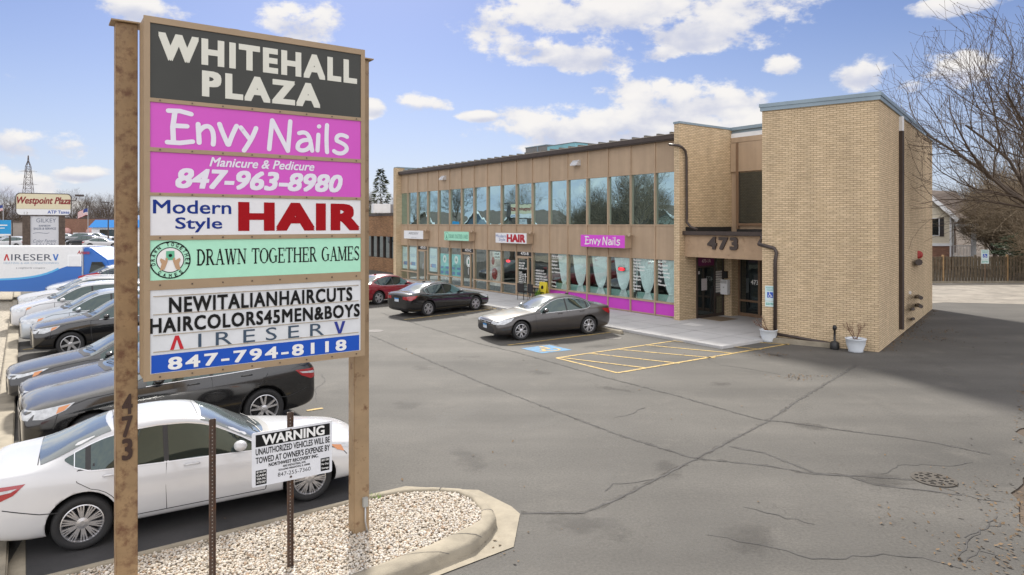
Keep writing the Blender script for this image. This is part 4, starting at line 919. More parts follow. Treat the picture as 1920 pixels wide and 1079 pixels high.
wall_sign('s', 'white box sign reading Modern Style HAIR in blue and red', 928.8, 436.2, 987.5, 458.2, .42, Mwp, c_hair)
wall_sign('s', 'magenta box sign reading Envy Nails in white', 1088.3, 439.7, 1171.7, 466.6, .42, mat('bright magenta', (.66, .075, .62), .4), c_envy)

# plate on the tower: accessible parking
def parking_plate(name, label, loc, rz, s=1.0, post=None):
    t = thing(name, label, 'sign', loc, rz)
    g = MB(); g.box((-.15 * s, -.004, 0), (.15 * s, .004, .46 * s)); p = g.build('sign_plate', mat('pale plate', (.60, .74, .76), .4), t)
    g = MB(); g.box((-.15 * s, -.005, -.17 * s), (.15 * s, .003, -.01)); p2 = g.build('fine_plate', mat('pale plate', (.62, .76, .74), .4), t)
    fr = ((0, -.005, 0), (1, 0, 0), (0, 0, 1), (0, -1, 0))
    letters('blue_square', [rect(-.085 * s, .10 * s, .085 * s, .27 * s)], mat('sign blue', (.02, .09, .48), .4), p, fr)
    letters('symbol', [wheelchair(-.075 * s, .11 * s, .15 * s)], M['whitetxt'], p, fr, .006)
    letters('plate_lettering', [T_('RESERVED', -.12 * s, .38 * s, .12 * s, .43 * s), T_('PARKING', -.10 * s, .31 * s, .10 * s, .36 * s)], mat('plate green', (.05, .35, .28), .5), p, fr)
    letters('plate_lettering', [T_('$250 FINE', -.12 * s, -.13 * s, .12 * s, -.05 * s, bold=.02)], mat('plate green', (.05, .35, .28), .5), p2, fr)
    if post:
        g = MB(); g.box((-.02, .006, -post), (.02, .03, .46 * s)); g.build('post', M['brown'], t)
    return t
q = on_tower(1444, 566, .02); qq = Wd(q.x, q.y, q.z)
parking_plate('accessible_sign', 'blue and pale green accessible parking plate on the tan brick wall beside the downpipe', qq + Vector((0, 0, .02)), math.atan2(-TE.y, -TE.x), 1.15)
# ------------------------------------------------------------------ the big pylon sign
S_ = Vector((.815, .579, 0)).normalized(); SY = Vector((-S_.y, S_.x, 0)); QR = Vector((-1.813, 8.324, 0)); QL = QR - S_ * 2.414; SROT = math.atan2(S_.y, S_.x)
def sa(px, off=0.0):
    o = QL + SY * off; r = (px - CX) / F; return (r * o.y - o.x) / (S_.x - r * S_.y)
def sz_(px, py, off=0.0):
    q = QL + SY * off + S_ * sa(px, off); return CAMH - (py - HY) * q.y / F
PY = thing('pylon_sign', 'tall tan pylon sign reading WHITEHALL PLAZA over stacked shop panels, standing in the pebble island', 'pylon sign', QL, SROT)
Mpost = mat('tan painted steel', (.31, .215, .122), .55, var=.10, vscale=5, spots=((.12, .05, .02), 5.5, .56, .70))
Mrust = mat('rusty tan steel', (.27, .175, .088), .6, var=.12, vscale=6, spots=((.13, .06, .028), 10, .47, .66))
Mframe = mat('tan sign frame', (.34, .245, .15), .5, var=.06, vscale=4, spots=((.16, .08, .04), 9, .68, .78))
OFFP = .36
ztop, zbot = 6.225, 2.455
# posts
pl_a = sa(217, OFFP); pr_a = sa(664, OFFP)
def post_(a0, m, zt, name='post'):
    b = MB(); b.box((a0, OFFP, 0), (a0 + .205, OFFP + .19, zt)); p = b.build(name, m, PY, bevel=.008)
    c = MB(); c.box((a0 - .045, OFFP - .045, zt), (a0 + .25, OFFP + .235, zt + .015)); c.build('post_cap', Mpost, p); return p
pL = post_(pl_a, Mrust, 6.21); pR = post_(pr_a, Mpost, 6.20)
# house number down the left post
Mnum = mat('rusted numerals', (.045, .022, .015), .5)
for ch, y0, y1 in (('4', 739, 777), ('7', 780, 820), ('3', 822, 863)):
    zc0, zc1 = sz_(237, y1, OFFP), sz_(237, y0, OFFP)
    letters('numeral', [T_(ch, pl_a + .055, zc0, pl_a + .155, zc1, bold=.03)], Mnum, pL, ((0, OFFP, 0), (1, 0, 0), (0, 0, 1), (0, -1, 0)), .012)
# cabinet: body behind, front frame, bars between the panels
b = MB(); b.box((0, .03, zbot), (2.414, OFFP - .003, ztop)); cab = b.build('cabinet', Mframe, PY, bevel=.02)
FRW = .07
def rowz(y): return sz_(281, y)
rows = [(42, 183, 'dark'), (190.5, 276, 'pink'), (284, 361, 'pink2'), (367, 442, 'white'), (451, 527, 'mint'), (545, 703, 'board')]
xa, xb = sa(281.5), sa(677)
b = MB(); zz = [ztop] + [z for y0, y1, _ in rows for z in (rowz(y0), rowz(y1))] + [zbot]
for k in range(0, len(zz), 2): b.box((.0, 0, zz[k + 1]), (2.414, .029, zz[k]))
for k in range(1, len(zz) - 1, 2):
    b.box((0, 0, zz[k + 1] + .0005), (xa, .028, zz[k] - .0005)); b.box((xb, 0, zz[k + 1] + .0005), (2.414, .028, zz[k] - .0005))
fr_ = b.build('frame', Mframe, PY)
b = MB()
for k in range(2, len(zz) - 1, 2):
    zc = (zz[k] + zz[k + 1]) / 2
    for a in np.linspace(.15, 2.3, 8): b.lathe([(.009, 0), (.009, .006)], 8, T(a, -.0005, zc) @ RotX(R(90)))
b.build('screws', mat('screw heads', (.12, .09, .07), .4, metal=.6), fr_)
Mcol = {'dark': mat('charcoal panel', (.050, .052, .047), .45, spec=.3, var=.12, vscale=.9), 'pink': mat('orchid panel', (.60, .075, .50), .4, var=.03, vscale=2), 'pink2': None, 'white': mat('white acrylic', (.72, .72, .74), .4, var=.03),
        'mint': mat('mint acrylic', (.40, .76, .56), .4, var=.03), 'board': mat('letter board', (.66, .68, .70), .4, var=.06, vscale=5, spots=((.40, .36, .30), 6, .68, .8))}
Mcol['pink2'] = Mcol['pink']
FRS = ((0, .012, 0), (1, 0, 0), (0, 0, 1), (0, -1, 0))
panels = {}
for y0, y1, k in rows:
    b = MB(); b.box((xa + .0005, .012, rowz(y1) + .0005), (xb - .0005, .0285, rowz(y0) - .0005)); panels[k] = b.build('sign_panel', Mcol[k], PY)
def pz(k, fr):      # fraction down the panel -> z
    y0, y1 = [(r[0], r[1]) for r in rows if r[2] == k][0]; return rowz(y0) + (rowz(y1) - rowz(y0)) * fr
Mcream = mat('cream lettering', (.66, .66, .58), .45); Mpinkw = mat('pale lettering', (.74, .72, .80), .45)
def put(k, strings, m, lift=.002, name='lettering'): return letters(name, strings, m, panels[k], FRS, lift)
def TT(k, s, px0, px1, f0, f1, **kw): return T_(s, sa(px0), pz(k, f1), sa(px1), pz(k, f0), **kw)
put('dark', [TT('dark', 'WHITEHALL', 297, 670, .105, .475, bold=.05, space=1.2), TT('dark', 'PLAZA', 379, 601, .55, .91, bold=.05, space=1.24)], Mcream)
put('pink', [fit(envy_nails(), sa(309), pz('pink', 1.0), sa(655), pz('pink', .10))], Mpinkw)
put('pink2', [TT('pink2', 'Manicure & Pedicure', 393, 590, .06, .30, shear=.28, bold=.02), TT('pink2', '847-963-8980', 329, 643, .37, .88, shear=.22, bold=.035)], Mpinkw)
put('white', [TT('white', 'Modern', 287, 434, .10, .45, bold=.012), TT('white', 'Style', 329, 417, .54, .93, bold=.012)], mat('navy lettering', (.012, .035, .22), .6, spec=.15))
put('white', [TT('white', 'HAIR', 447, 675, .115, .90, bold=.055, space=1.12)], mat('deep red lettering', (.33, .004, .009), .6, spec=.15))
put('mint', [fit(serif_text('DRAWN TOGETHER GAMES'), sa(369), pz('mint', .67), sa(674), pz('mint', .24))], M['blacktxt'])
# round emblem: rings, name set round it, two hands holding a card
ecx, ecz, er = sa(319.5), (pz('mint', .03) + pz('mint', .97)) / 2, (pz('mint', .03) - pz('mint', .97)) / 2
def round_text(s, a0, a1, rad, size, flip=False):
    out = []
    for i, ch in enumerate(s):
        if ch == ' ': continue
        a = R(a0 + (a1 - a0) * i / (len(s) - 1)); v, f = T_(ch, -size * .34, 0, size * .34, size, bold=.02)
        th = a - math.pi / 2 if not flip else a + math.pi / 2; c, s2 = math.cos(th), math.sin(th); bx, bz = ecx + rad * math.cos(a), ecz + rad * math.sin(a)
        out.append(([(bx + p[0] * c - p[1] * s2, bz + p[0] * s2 + p[1] * c) for p in v], f))
    return out
put('mint', [ring(ecx, ecz, er, er, .012), ring(ecx, ecz, er * .68, er * .68, .008)] + round_text('DRAWN TOGETHER', 195, -15, er * .735, er * .20) + round_text('GAMES', 232, 308, er * .935, er * .19, True), M['blacktxt'], .004, 'emblem')
put('mint', [disc(ecx, ecz, er * .68, n=32)], M['whitetxt'], .002, 'emblem_disc')
put('mint', [rect(ecx - er * .2, ecz + er * .0, ecx + er * .2, ecz + er * .48)], mat('card green', (.12, .45, .27), .5), .006, 'emblem_card')
hand = [(-.5, -.55), (-.28, -.5), (-.14, -.1), (-.12, .1), (-.22, .12), (-.24, -.02), (-.45, .1), (-.5, .02), (-.42, -.2)]
put('mint', [([(ecx + x * er, ecz + z * er) for x, z in hand], [list(range(9))]), ([(ecx - x * er, ecz + z * er) for x, z in hand], [list(range(9))])], mat('hand tan', (.48, .30, .17), .5), .008, 'emblem_hands')
put('mint', [ring(ecx, ecz + er * .24, er * .09, er * .09, .02)], M['blacktxt'], .008, 'emblem_mark')
# changeable letter board
def TB(s, x0, x1, yl0, yl1, yr0, yr1, **kw):
    f0 = rowz(yl0); f1 = rowz(yl1)
    return T_(s, sa(x0), f1, sa(x1), f0, **kw)
def ly(px, py):      # photograph height carried to the reference column
    z = sz_(px, py); q = QL + S_ * sa(281); return HY + (CAMH - z) * F / q.y
put('board', [TB('NEWITALIANHAIRCUTS', 317, 661, ly(317, 558), ly(317, 588), 0, 0, bold=.03, space=1.12), TB('HAIRCOLORS45MEN&BOYS', 281, 675, ly(281, 598), ly(281, 627), 0, 0, bold=.03, space=1.12)], M['blacktxt'], .006)
aire_z = (ly(330, 630), ly(330, 656))
put('board', [TB('IRESER', 372, 608, aire_z[0], aire_z[1], 0, 0, space=1.6)], mat('slate lettering', (.04, .07, .11), .5), .004)
def vee(x0, x1, up):
    a0, a1 = sa(x0), sa(x1); z0, z1 = rowz(aire_z[1]), rowz(aire_z[0]); w_ = (a1 - a0) * .27; mid = (a0 + a1) / 2
    pts = [(a0, z0), (mid - w_ * .5, z1), (mid + w_ * .5, z1), (a1, z0), (a1 - w_, z0), (mid, z1 - (z1 - z0) * .28), (a0 + w_, z0)]
    if not up: pts = [(p[0], z0 + z1 - p[1]) for p in pts]
    return (pts, [[0, 1, 5, 6], [1, 2, 5], [2, 3, 4, 5]])
put('board', [vee(319, 345, True)], mat('logo red', (.50, .01, .02), .45), .004); put('board', [vee(627, 648, False)], mat('logo navy', (.015, .03, .25), .45), .004)
put('board', [rect(xa + .012, rowz(ly(281, 702)), xb - .02, rowz(ly(281, 668)))], mat('cobalt band', (.015, .085, .46), .5, spec=.2), .002, 'phone_band')
put('board', [TB('847-794-8118', 315, 650, ly(315, 671), ly(315, 695), 0, 0, bold=.03, space=1.25)], M['whitetxt'], .005)
b = MB()
for y in (556, 590, 629, 660):
    z = rowz(ly(300, y)); b.box((xa + .03, .004, z - .004), (xb - .03, .0115, z + .004))
b.build('letter_rails', mat('stained rail', (.42, .36, .28), .5, spots=((.16, .08, .03), 7, .55, .66)), panels['board'])
for px in (440, 540):
    a = sa(px, .18); b = MB(); b.prism([(a - .05, .17), (a + .05, .17), (a + .05, .19), (a - .05, .19)], ztop, ztop + .05); b.build('lifting_eye', Mpost, PY)
# junction box and its conduit on the right post
b = MB(); b.box((pr_a + .105, OFFP - .05, .44), (pr_a + .175, OFFP - .001, .56)); jb = b.build('junction_box', mat('grey box', (.34, .34, .32), .5), PY, bevel=.006)
b = MB(); b.tube([(pr_a + .14, OFFP - .03, .44), (pr_a + .14, OFFP - .03, .25), (pr_a + .165, OFFP - .05, .09)], .012, 8); b.build('conduit', mat('grey conduit', (.42, .42, .42), .4, metal=.5), jb, smooth=True)

# ------------------------------------------------------------------ steel posts and the tow warning
Mchan = mat('rusty channel steel', (.075, .045, .032), .6, var=.3, vscale=12, spots=((.13, .055, .02), 9, .52, .66))
def channel(h, par):
    b = MB(); b.box((-.028, 0, 0), (.028, .006, h)); b.box((-.034, -.022, 0), (-.028, .006, h)); b.box((.028, -.022, 0), (.034, .006, h)); p = b.build('channel_post', Mchan, par)
    b = MB()
    for k in range(int((h - .06) / .04)): b.lathe([(.0065, 0), (.0065, .002)], 8, T(.0, -.002, .05 + k * .04) @ RotX(R(90)))
    b.build('punched_holes', mat('hole light', (.34, .31, .27), .8), p); return p
def on_gravel(px, py): return G(px, py, .10)
g0 = on_gravel(544, 1065)
WS = thing('warning_sign', 'white tow away warning sign bolted to a rusty perforated post in the pebbles', 'sign', g0 - Vector((0, 0, .12)), SROT - R(2))
hp = CAMH - (773 - HY) * g0.y / F + .12 - .10; channel(CAMH - (773 - HY) * g0.y / F - g0.z + .12, WS)
wx = Vector((math.cos(SROT - R(2)), math.sin(SROT - R(2)), 0)); o_ = g0
def wa(px): r = (px - CX) / F; return (r * o_.y - o_.x) / (wx.x - r * wx.y)
def wz(px, py): q = o_ + wx * wa(px); return CAMH - (py - HY) * q.y / F - g0.z + .12
x0, x1 = wa(471), wa(621); zt_, zb_ = wz(471, 812), wz(471, 914)
def rrect(x0, z0, x1, z1, r, n=5): return arc(x1 - r, z1 - r, r, r, 90, 0, n) + arc(x1 - r, z0 + r, r, r, 0, -90, n) + arc(x0 + r, z0 + r, r, r, -90, -180, n) + arc(x0 + r, z1 - r, r, r, 180, 90, n)
b = MB(); b.prism(rrect(x0, zb_, x1, zt_, .02), .024, .030, RotX(R(90))); wp = b.build('sign_plate', mat('white enamel', (.70, .71, .74), .35, var=.04), WS)
FW = ((0, -.030, 0), (1, 0, 0), (0, 0, 1), (0, -1, 0)); WW = x1 - x0; HH = zt_ - zb_
def wf(s, a, c, f0, f1, **k): return T_(s, x0 + a * WW, zt_ - f1 * HH, x0 + c * WW, zt_ - f0 * HH, **k)
letters('header_band', [rect(x0 + .045 * WW, zt_ - .27 * HH, x0 + .97 * WW, zt_ - .045 * HH)], M['blacktxt'], wp, FW, .001)
letters('lettering', [wf('WARNING', .12, .90, .065, .25, bold=.03)], M['whitetxt'], wp, FW, .003)
letters('lettering', [wf('UNAUTHORIZED VEHICLES WILL BE', .045, .97, .30, .42, bold=.02), wf("TOWED AT OWNER'S EXPENSE BY", .045, .97, .455, .575, bold=.02), wf('NORTHWEST RECOVERY INC.', .20, .82, .60, .665, bold=.03), wf('4002 INDUSTRIAL AVE.', .37, .66, .685, .725, bold=.02), wf('ROLLING MEADOWS, IL 60008', .32, .71, .745, .785, bold=.02), wf('847-255-7360', .31, .72, .815, .89)], M['blacktxt'], wp, FW, .001)
letters('rate_box', [rect(x0 + .045 * WW, zt_ - .97 * HH, x0 + .175 * WW, zt_ - .70 * HH), rect(x0 + .85 * WW, zt_ - .95 * HH, x0 + .965 * WW, zt_ - .70 * HH)], M['blacktxt'], wp, FW, .001)
letters('lettering', [wf(s, .055, .165, .715 + k * .062, .755 + k * .062, bold=.02) for k, s in enumerate(('$150.00', 'CASH', 'VISA MC', 'AUTOS ONLY'))] + [wf(s, .86, .955, .72 + k * .078, .765 + k * .078, bold=.02) for k, s in enumerate(('$37.00', 'Per Day', 'Storage'))], M['whitetxt'], wp, FW, .003)
b = MB()
for z in (zt_ - .03, zb_ + .04): b.lathe([(.014, 0), (.012, .008)], 8, T(0, -.030, z) @ RotX(R(90)))
b.build('bolts', Mchan, wp)
g1 = on_gravel(398, 1092)
BP = thing('sign_post', 'bare rusty perforated steel post without a sign, left of the warning sign', 'post', g1 - Vector((0, 0, .12)), SROT)
channel(CAMH - (786 - HY) * g1.y / F - g1.z + .12, BP)

# ------------------------------------------------------------------ things by the entrance
Mpot = mat('white ceramic', (.62, .66, .70), .4, var=.06, vscale=5, spots=((.42, .40, .34), 4, .62, .74)); Mtwig = mat('dry twigs', (.16, .085, .055), .8, var=.3, vscale=9); Msoil = mat('potting soil', (.05, .035, .025), .95)
def pot(px, py, wid_px, label, seed, lean):
    g = G(px, py); r = wid_px / 2 * g.y / F; t = thing('flower_pot', label, 'planter', g, seed, 'white pots by the entrance')
    b = MB(); b.lathe([(r * .55, 0), (r * .72, .06 * r), (r * .70, r * .22), (r * .92, r * .85), (r * .97, r * 1.32), (r * 1.03, r * 1.36), (r * 1.03, r * 1.44), (r * .95, r * 1.44), (r * .93, r * 1.25)], 28); b.build('pot', Mpot, t, smooth=True)
    b = MB(); b.lathe([(r * .94, r * 1.24), (r * .5, r * 1.30), (.01, r * 1.32)], 18); b.build('soil', Msoil, t)
    b = MB(); rr = random.Random(seed * 10)
    def grow(p, d, l, rad, k):
        q = p + d * l; b.tube([p, p.lerp(q, .5) + Vector((rr.uniform(-.02, .02), rr.uniform(-.02, .02), 0)), q], [rad, rad * .8, rad * .55], 5)
        if k:
            for _ in range(rr.choice((2, 3))): grow(q, (d + Vector((rr.uniform(-.6, .6), rr.uniform(-.6, .6), rr.uniform(-.1, .5)))).normalized(), l * rr.uniform(.45, .7), rad * .6, k - 1)
    rt = RotZ(-seed)
    for k in range(7):
        a = rr.uniform(0, 6.3); sp = rr.uniform(.25, .75)
        d = rt @ (Vector((math.cos(a) * sp, math.sin(a) * sp * .6, .9)) + Vector(lean)); grow(Vector((math.cos(a) * .05, math.sin(a) * .05, r * 1.28)), d.normalized(), .30, .011, 2)
    b.build('twigs', Mtwig, t)
pot(1604.5, 660.5, 36, 'white pot of dry twigs at the tower corner, right of the ash bin', 1.0, (-.15, 0, 0)); pot(1441, 641, 32, 'white pot with a few low twigs where the sidewalk meets the tower', 2.0, (-.8, 0, -.3))
g = G(1565, 655); t = thing('ash_bin', 'black cigarette bin with a thin neck against the brick tower', 'ash bin', g)
b = MB(); b.lathe([(.14, 0), (.145, .03), (.14, .20), (.10, .245), (.035, .27), (.033, .62), (.065, .64), (.068, .72), (.045, .77), (.01, .78)], 20); b.build('bin_body', M['black'], t, smooth=True)
b = MB(); b.lathe([(.146, .10), (.150, .11), (.146, .12)], 20); b.build('band', M['black'], t)
q = Wd(-.80, -2.48, .0)
t = thing('mailbox', 'white metal mail box on the brick return inside the entrance', 'mailbox', q, ROT_B)
b = MB(); b.box((-.18, .0, 1.02), (.18, .22, 1.66)); b.build('box_body', M['white'], t, bevel=.012)
b = MB(); b.box((-.15, .221, 1.50), (.15, .235, 1.62)); b.box((-.03, .221, 1.3), (.03, .228, 1.36)); b.build('flap', mat('pale grey', (.45, .45, .45), .4), t)
b = MB(); b.box((-.06, .0, 1.72), (.10, .10, 2.02)); b.build('intercom', M['black'], t)
b = MB(); b.box((-1.75, -1.95, .0), (-.72, -.82, .012)); t = b.build('door_mat', mat('worn mat', (.20, .15, .10), .95, var=.2, vscale=20), None); t.location = Wd(0, 0, .09); t.rotation_euler = (0, 0, ROT_B); tag(t, 'thin tan mat before the 473-1A entrance door', 'mat')
# wheel stops
def wheel_stop(x, y, label, rz=0):
    b = MB(); prof = [(-.09, 0), (.09, 0), (.065, .10), (.03, .13), (-.03, .13), (-.065, .10)]
    vs_ = [[b.bm.verts.new((s * .92, a, z)) for a, z in prof] for s in (-1, 1)]
    for k in range(6): b.bm.faces.new((vs_[0][k], vs_[0][(k + 1) % 6], vs_[1][(k + 1) % 6], vs_[1][k]))
    b.bm.faces.new(vs_[0]); b.bm.faces.new(list(reversed(vs_[1]))); o = b.build('wheel_stop', M['concrete'], None, bevel=.012); o.location = Wd(x, y, 0); o.rotation_euler = (0, 0, ROT_B + rz)
    tag(o, label, 'wheel stop', 'concrete wheel stops along the sidewalk')
wheel_stop(-.35, 4.35, 'concrete wheel stop behind the parked taupe grey sedan'); wheel_stop(8.35, 4.25, 'concrete wheel stop in front of the parked black sedan'); wheel_stop(5.6, 4.3, 'concrete wheel stop of the empty bay right of the black sedan'); wheel_stop(2.7, 4.3, 'concrete wheel stop of the empty bay left of the taupe grey sedan'); wheel_stop(13.4, 4.3, 'concrete wheel stop in front of the red car')
# chairs and the yellow board by the salon
Mw = mat('black wicker', (.02, .018, .018), .6)
def chair(x, y, rz, label):
    t = thing('chair', label, 'chair', Wd(x, y, Z0), ROT_B + rz, 'black chairs by the hair salon door')
    b = MB(); b.box((-.25, -.22, .40), (.25, .24, .45)); b.build('seat', Mw, t, bevel=.01)
    b = MB(); b.box((-.25, -.25, .45), (.25, -.21, .88)); b.build('backrest', Mw, t, bevel=.01)
    for sx in (-.23, .23):
        for sy in (-.22, .21): l = MB(); l.tube([(sx, sy, 0), (sx, sy, .40)], .014, 6); l.build('leg', Mw, t)
        a = MB(); a.tube([(sx, .21, .40), (sx, .21, .64), (sx, -.22, .66)], .014, 6); a.build('armrest', Mw, t)
chair(tof(982, 1.0), 1.0, R(185), 'black chair on the sidewalk, left of the pair by the salon door'); chair(tof(1001, .9), .9, R(175), 'black chair on the sidewalk, right of the pair and beside the yellow board')
t = thing('yellow_board', 'yellow folding notice board beside the black chairs on the sidewalk', 'notice board', Wd(tof(1019, .55), .55, Z0), ROT_B)
My = mat('yellow board', (.62, .50, .03), .5)
for s, n_ in ((1, 'front_leaf'), (-1, 'rear_leaf')):
    b = MB(); b.box((-.30, -.012, 0), (.30, .012, 1.0), T(0, s * .16, 0) @ RotX(R(9 * s))); p = b.build(n_, My, t)
    if s == 1: letters('board_print', [rect(-.2, .30, .2, .36), rect(-.2, .42, .2, .47), disc(-.02, .72, .10), rect(-.2, .16, .2, .2)], M['blacktxt'], p, ((0, .178, 0), (-1, 0, 0), (0, -.156, .987), (0, .987, .156)), .004)
b = MB(); b.lathe([(.14, 0), (.17, .26), (.15, .26)], 12); q = Wd(tof(1009, .8), .8, Z0); t = thing('plant_pot', 'small pot of bright green leaves beside the yellow board', 'plant', q); b.build('pot', M['black'], t)
b = MB(); rr = random.Random(3)
for k in range(60):
    a = rr.uniform(0, 6.3); r_ = rr.uniform(.0, .16); p = Vector((math.cos(a) * r_, math.sin(a) * r_, .26)); d = Vector((math.cos(a) * .12, math.sin(a) * .12, rr.uniform(.12, .34))); s = d.cross(Vector((0, 0, 1))).normalized() * .022
    b.face([p - s, p + s, p + d * .6 + s, p + d, p + d * .6 - s])
b.build('leaves', mat('bright leaf', (.13, .25, .03), .6, var=.3, vscale=9), t, recalc=False)
# drain grate and manhole covers
g = G(1751, 900); t = thing('storm_drain', 'round slotted iron storm drain sunk in the cracked asphalt of the drive', 'drain', (g.x, g.y, .004))
Mir = mat('drain iron', (.085, .075, .062), .6, metal=.3, var=.25, vscale=14)
b = MB(); b.lathe([(.32, 0), (.32, .012), (.285, .012), (.285, 0)], 40, close=True); b.build('ring_frame', Mir, t)
b = MB(); b.lathe([(.285, .001), (.285, .004)], 40); b.build('shaft_dark', mat('drain dark', (.012, .011, .01), .9), t)
b = MB()
for r0, r1, n_, ph in ((.0, .055, 1, 0), (.075, .135, 5, .3), (.15, .205, 8, 0), (.22, .275, 11, .2)):
    for k in range(n_):
        a0 = 2 * math.pi * (k + .5 + ph) / n_ ; wd = 2 * math.pi / n_ * (.5 if n_ > 1 else 1) * .46
        if n_ == 1: b.lathe([(.055, .004), (.055, .013)], 16); continue
        b.prism([(r0 * math.cos(a), r0 * math.sin(a)) for a in np.linspace(a0 - wd, a0 + wd, 6)] + [(r1 * math.cos(a), r1 * math.sin(a)) for a in np.linspace(a0 + wd, a0 - wd, 6)], .004, .0135)
for r_ in (.065, .1425, .2125, .28): b.lathe([(r_ - .009, .0045), (r_ - .009, .013), (r_ + .009, .013), (r_ + .009, .0045)], 40, close=True)
b.build('grate', Mir, t)
g = G(1150, 634); b = MB(); b.lathe([(.30, 0), (.30, .006), (.27, .008)], 28); t = b.build('manhole_cover', mat('asphalt stained iron', (.12, .11, .10), .8, var=.3, vscale=6), None); t.location = g; tag(t, 'small round manhole cover beside the taupe sedan and its yellow line', 'manhole cover')
g = G(703, 621); b = MB(); b.lathe([(.32, 0), (.32, .006), (.29, .008)], 28); t = b.build('manhole_cover', mat('asphalt stained iron', (.10, .09, .085), .8, var=.3, vscale=6), None); t.location = g; tag(t, 'round manhole cover just right of the pylon sign post', 'manhole cover')
# ------------------------------------------------------------------ vehicles
def paint(name, col, metal=.35, rough=.32, var=0.0):
    m = mat(name, col, rough, metal=metal, coat=1.0, var=.05, vscale=.8)
    # a film of road dust lying on the level panels
    nt = m.node_tree; b = nt.nodes['Principled BSDF']; src = b.inputs['Base Color'].links[0].from_socket
    ge = nt.nodes.new('ShaderNodeNewGeometry'); sx = nt.nodes.new('ShaderNodeSeparateXYZ'); nt.links.new(ge.outputs['Normal'], sx.inputs[0])
    mr_ = nt.nodes.new('ShaderNodeMapRange'); mr_.interpolation_type = 'SMOOTHSTEP'; nt.links.new(sx.outputs['Z'], mr_.inputs[0]); mr_.inputs[1].default_value = .35; mr_.inputs[2].default_value = .98; mr_.inputs[4].default_value = .42
    nz = nt.nodes.new('ShaderNodeTexNoise'); nz.inputs['Scale'].default_value = 3.5; nz.inputs['Detail'].default_value = 6; tc = nt.nodes.new('ShaderNodeTexCoord'); nt.links.new(tc.outputs['Object'], nz.inputs['Vector'])
    mu = nt.nodes.new('ShaderNodeMath'); mu.operation = 'MULTIPLY'; nt.links.new(mr_.outputs[0], mu.inputs[0]); ad = nt.nodes.new('ShaderNodeMath'); ad.operation = 'ADD'; nt.links.new(nz.outputs[0], ad.inputs[0]); ad.inputs[1].default_value = .5; nt.links.new(ad.outputs[0], mu.inputs[1])
    mx = nt.nodes.new('ShaderNodeMix'); mx.data_type = 'RGBA'; nt.links.new(mu.outputs[0], mx.inputs[0]); nt.links.new(src, mx.inputs[6]); mx.inputs[7].default_value = (.17, .165, .15, 1) if max(col) < .3 else tuple(.8 * q for q in col) + (1,)
    nt.links.new(mx.outputs[2], b.inputs['Base Color'])
    cr_ = nt.nodes.new('ShaderNodeMapRange'); nt.links.new(mu.outputs[0], cr_.inputs[0]); cr_.inputs[3].default_value = 1.0; cr_.inputs[4].default_value = .35; nt.links.new(cr_.outputs[0], b.inputs['Coat Weight'])
    return m
M['carglass'] = thin_glass('car window glass', base=.085, top=.95, gcol=(.82, 1, .97), dark=(.012, .018, .018), rough=.03)
M['shield'] = thin_glass('car windscreen glass', base=.16, top=1.0, gcol=(.95, 1, 1), dark=(.085, .095, .093), rough=.10)
M['tyre'] = mat('tyre rubber', (.02, .02, .021), .8, bump=.2, bscale=120)
M['rim'] = mat('alloy', (.58, .58, .60), .28, metal=.75)
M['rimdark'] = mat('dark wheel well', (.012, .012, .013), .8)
M['chrome'] = mat('chrome trim', (.66, .67, .69), .32, metal=.85)
M['trim'] = mat('black car trim', (.02, .02, .022), .5)
M['seam'] = mat('panel gap', (.025, .025, .027), .7)
M['lampred'] = mat('tail lamp red', (.32, .012, .018), .15, coat=1)
M['lampclear'] = mat('clear lamp', (.50, .52, .54), .12, coat=1, var=.25, vscale=14)
M['lampamber'] = mat('amber lamp', (.60, .22, .06), .2, coat=1)
M['plate'] = mat('licence plate', (.55, .60, .66), .4)
M['plateblue'] = mat('plate blue', (.05, .25, .55), .4)
# stations: s (from the nose), under, half width, belt, half width at the roof edge, top
SEDAN = dict(L=4.86, wb=(.98, 3.80), r=.335, track=.80, belt_lift=.0, st=[
 (0.00, .30, .70, .60, .58, .66), (.06, .22, .82, .64, .67, .725), (.28, .19, .885, .68, .73, .785), (.65, .19, .90, .735, .75, .845), (1.05, .19, .915, .80, .76, .915), (1.42, .19, .92, .86, .75, .965),
 (1.62, .19, .92, .885, .74, .995), (1.95, .19, .92, .90, .70, 1.19), (2.30, .19, .92, .915, .645, 1.375), (2.60, .19, .92, .925, .61, 1.44), (2.95, .19, .92, .935, .60, 1.455), (3.30, .19, .92, .95, .595, 1.435),
 (3.62, .19, .92, .965, .60, 1.37), (3.95, .19, .915, .985, .635, 1.235), (4.22, .19, .91, 1.0, .67, 1.115), (4.45, .20, .89, 1.005, .68, 1.075), (4.70, .24, .84, .99, .66, 1.06), (4.82, .30, .76, .94, .62, 1.01), (4.86, .40, .68, .86, .58, .92)],
 ws=(1.60, 2.42), rw=(3.48, 4.24), dlo=(1.78, 4.05), pillars=(2.86, 3.74), doors=(1.55, 2.86, 3.85))
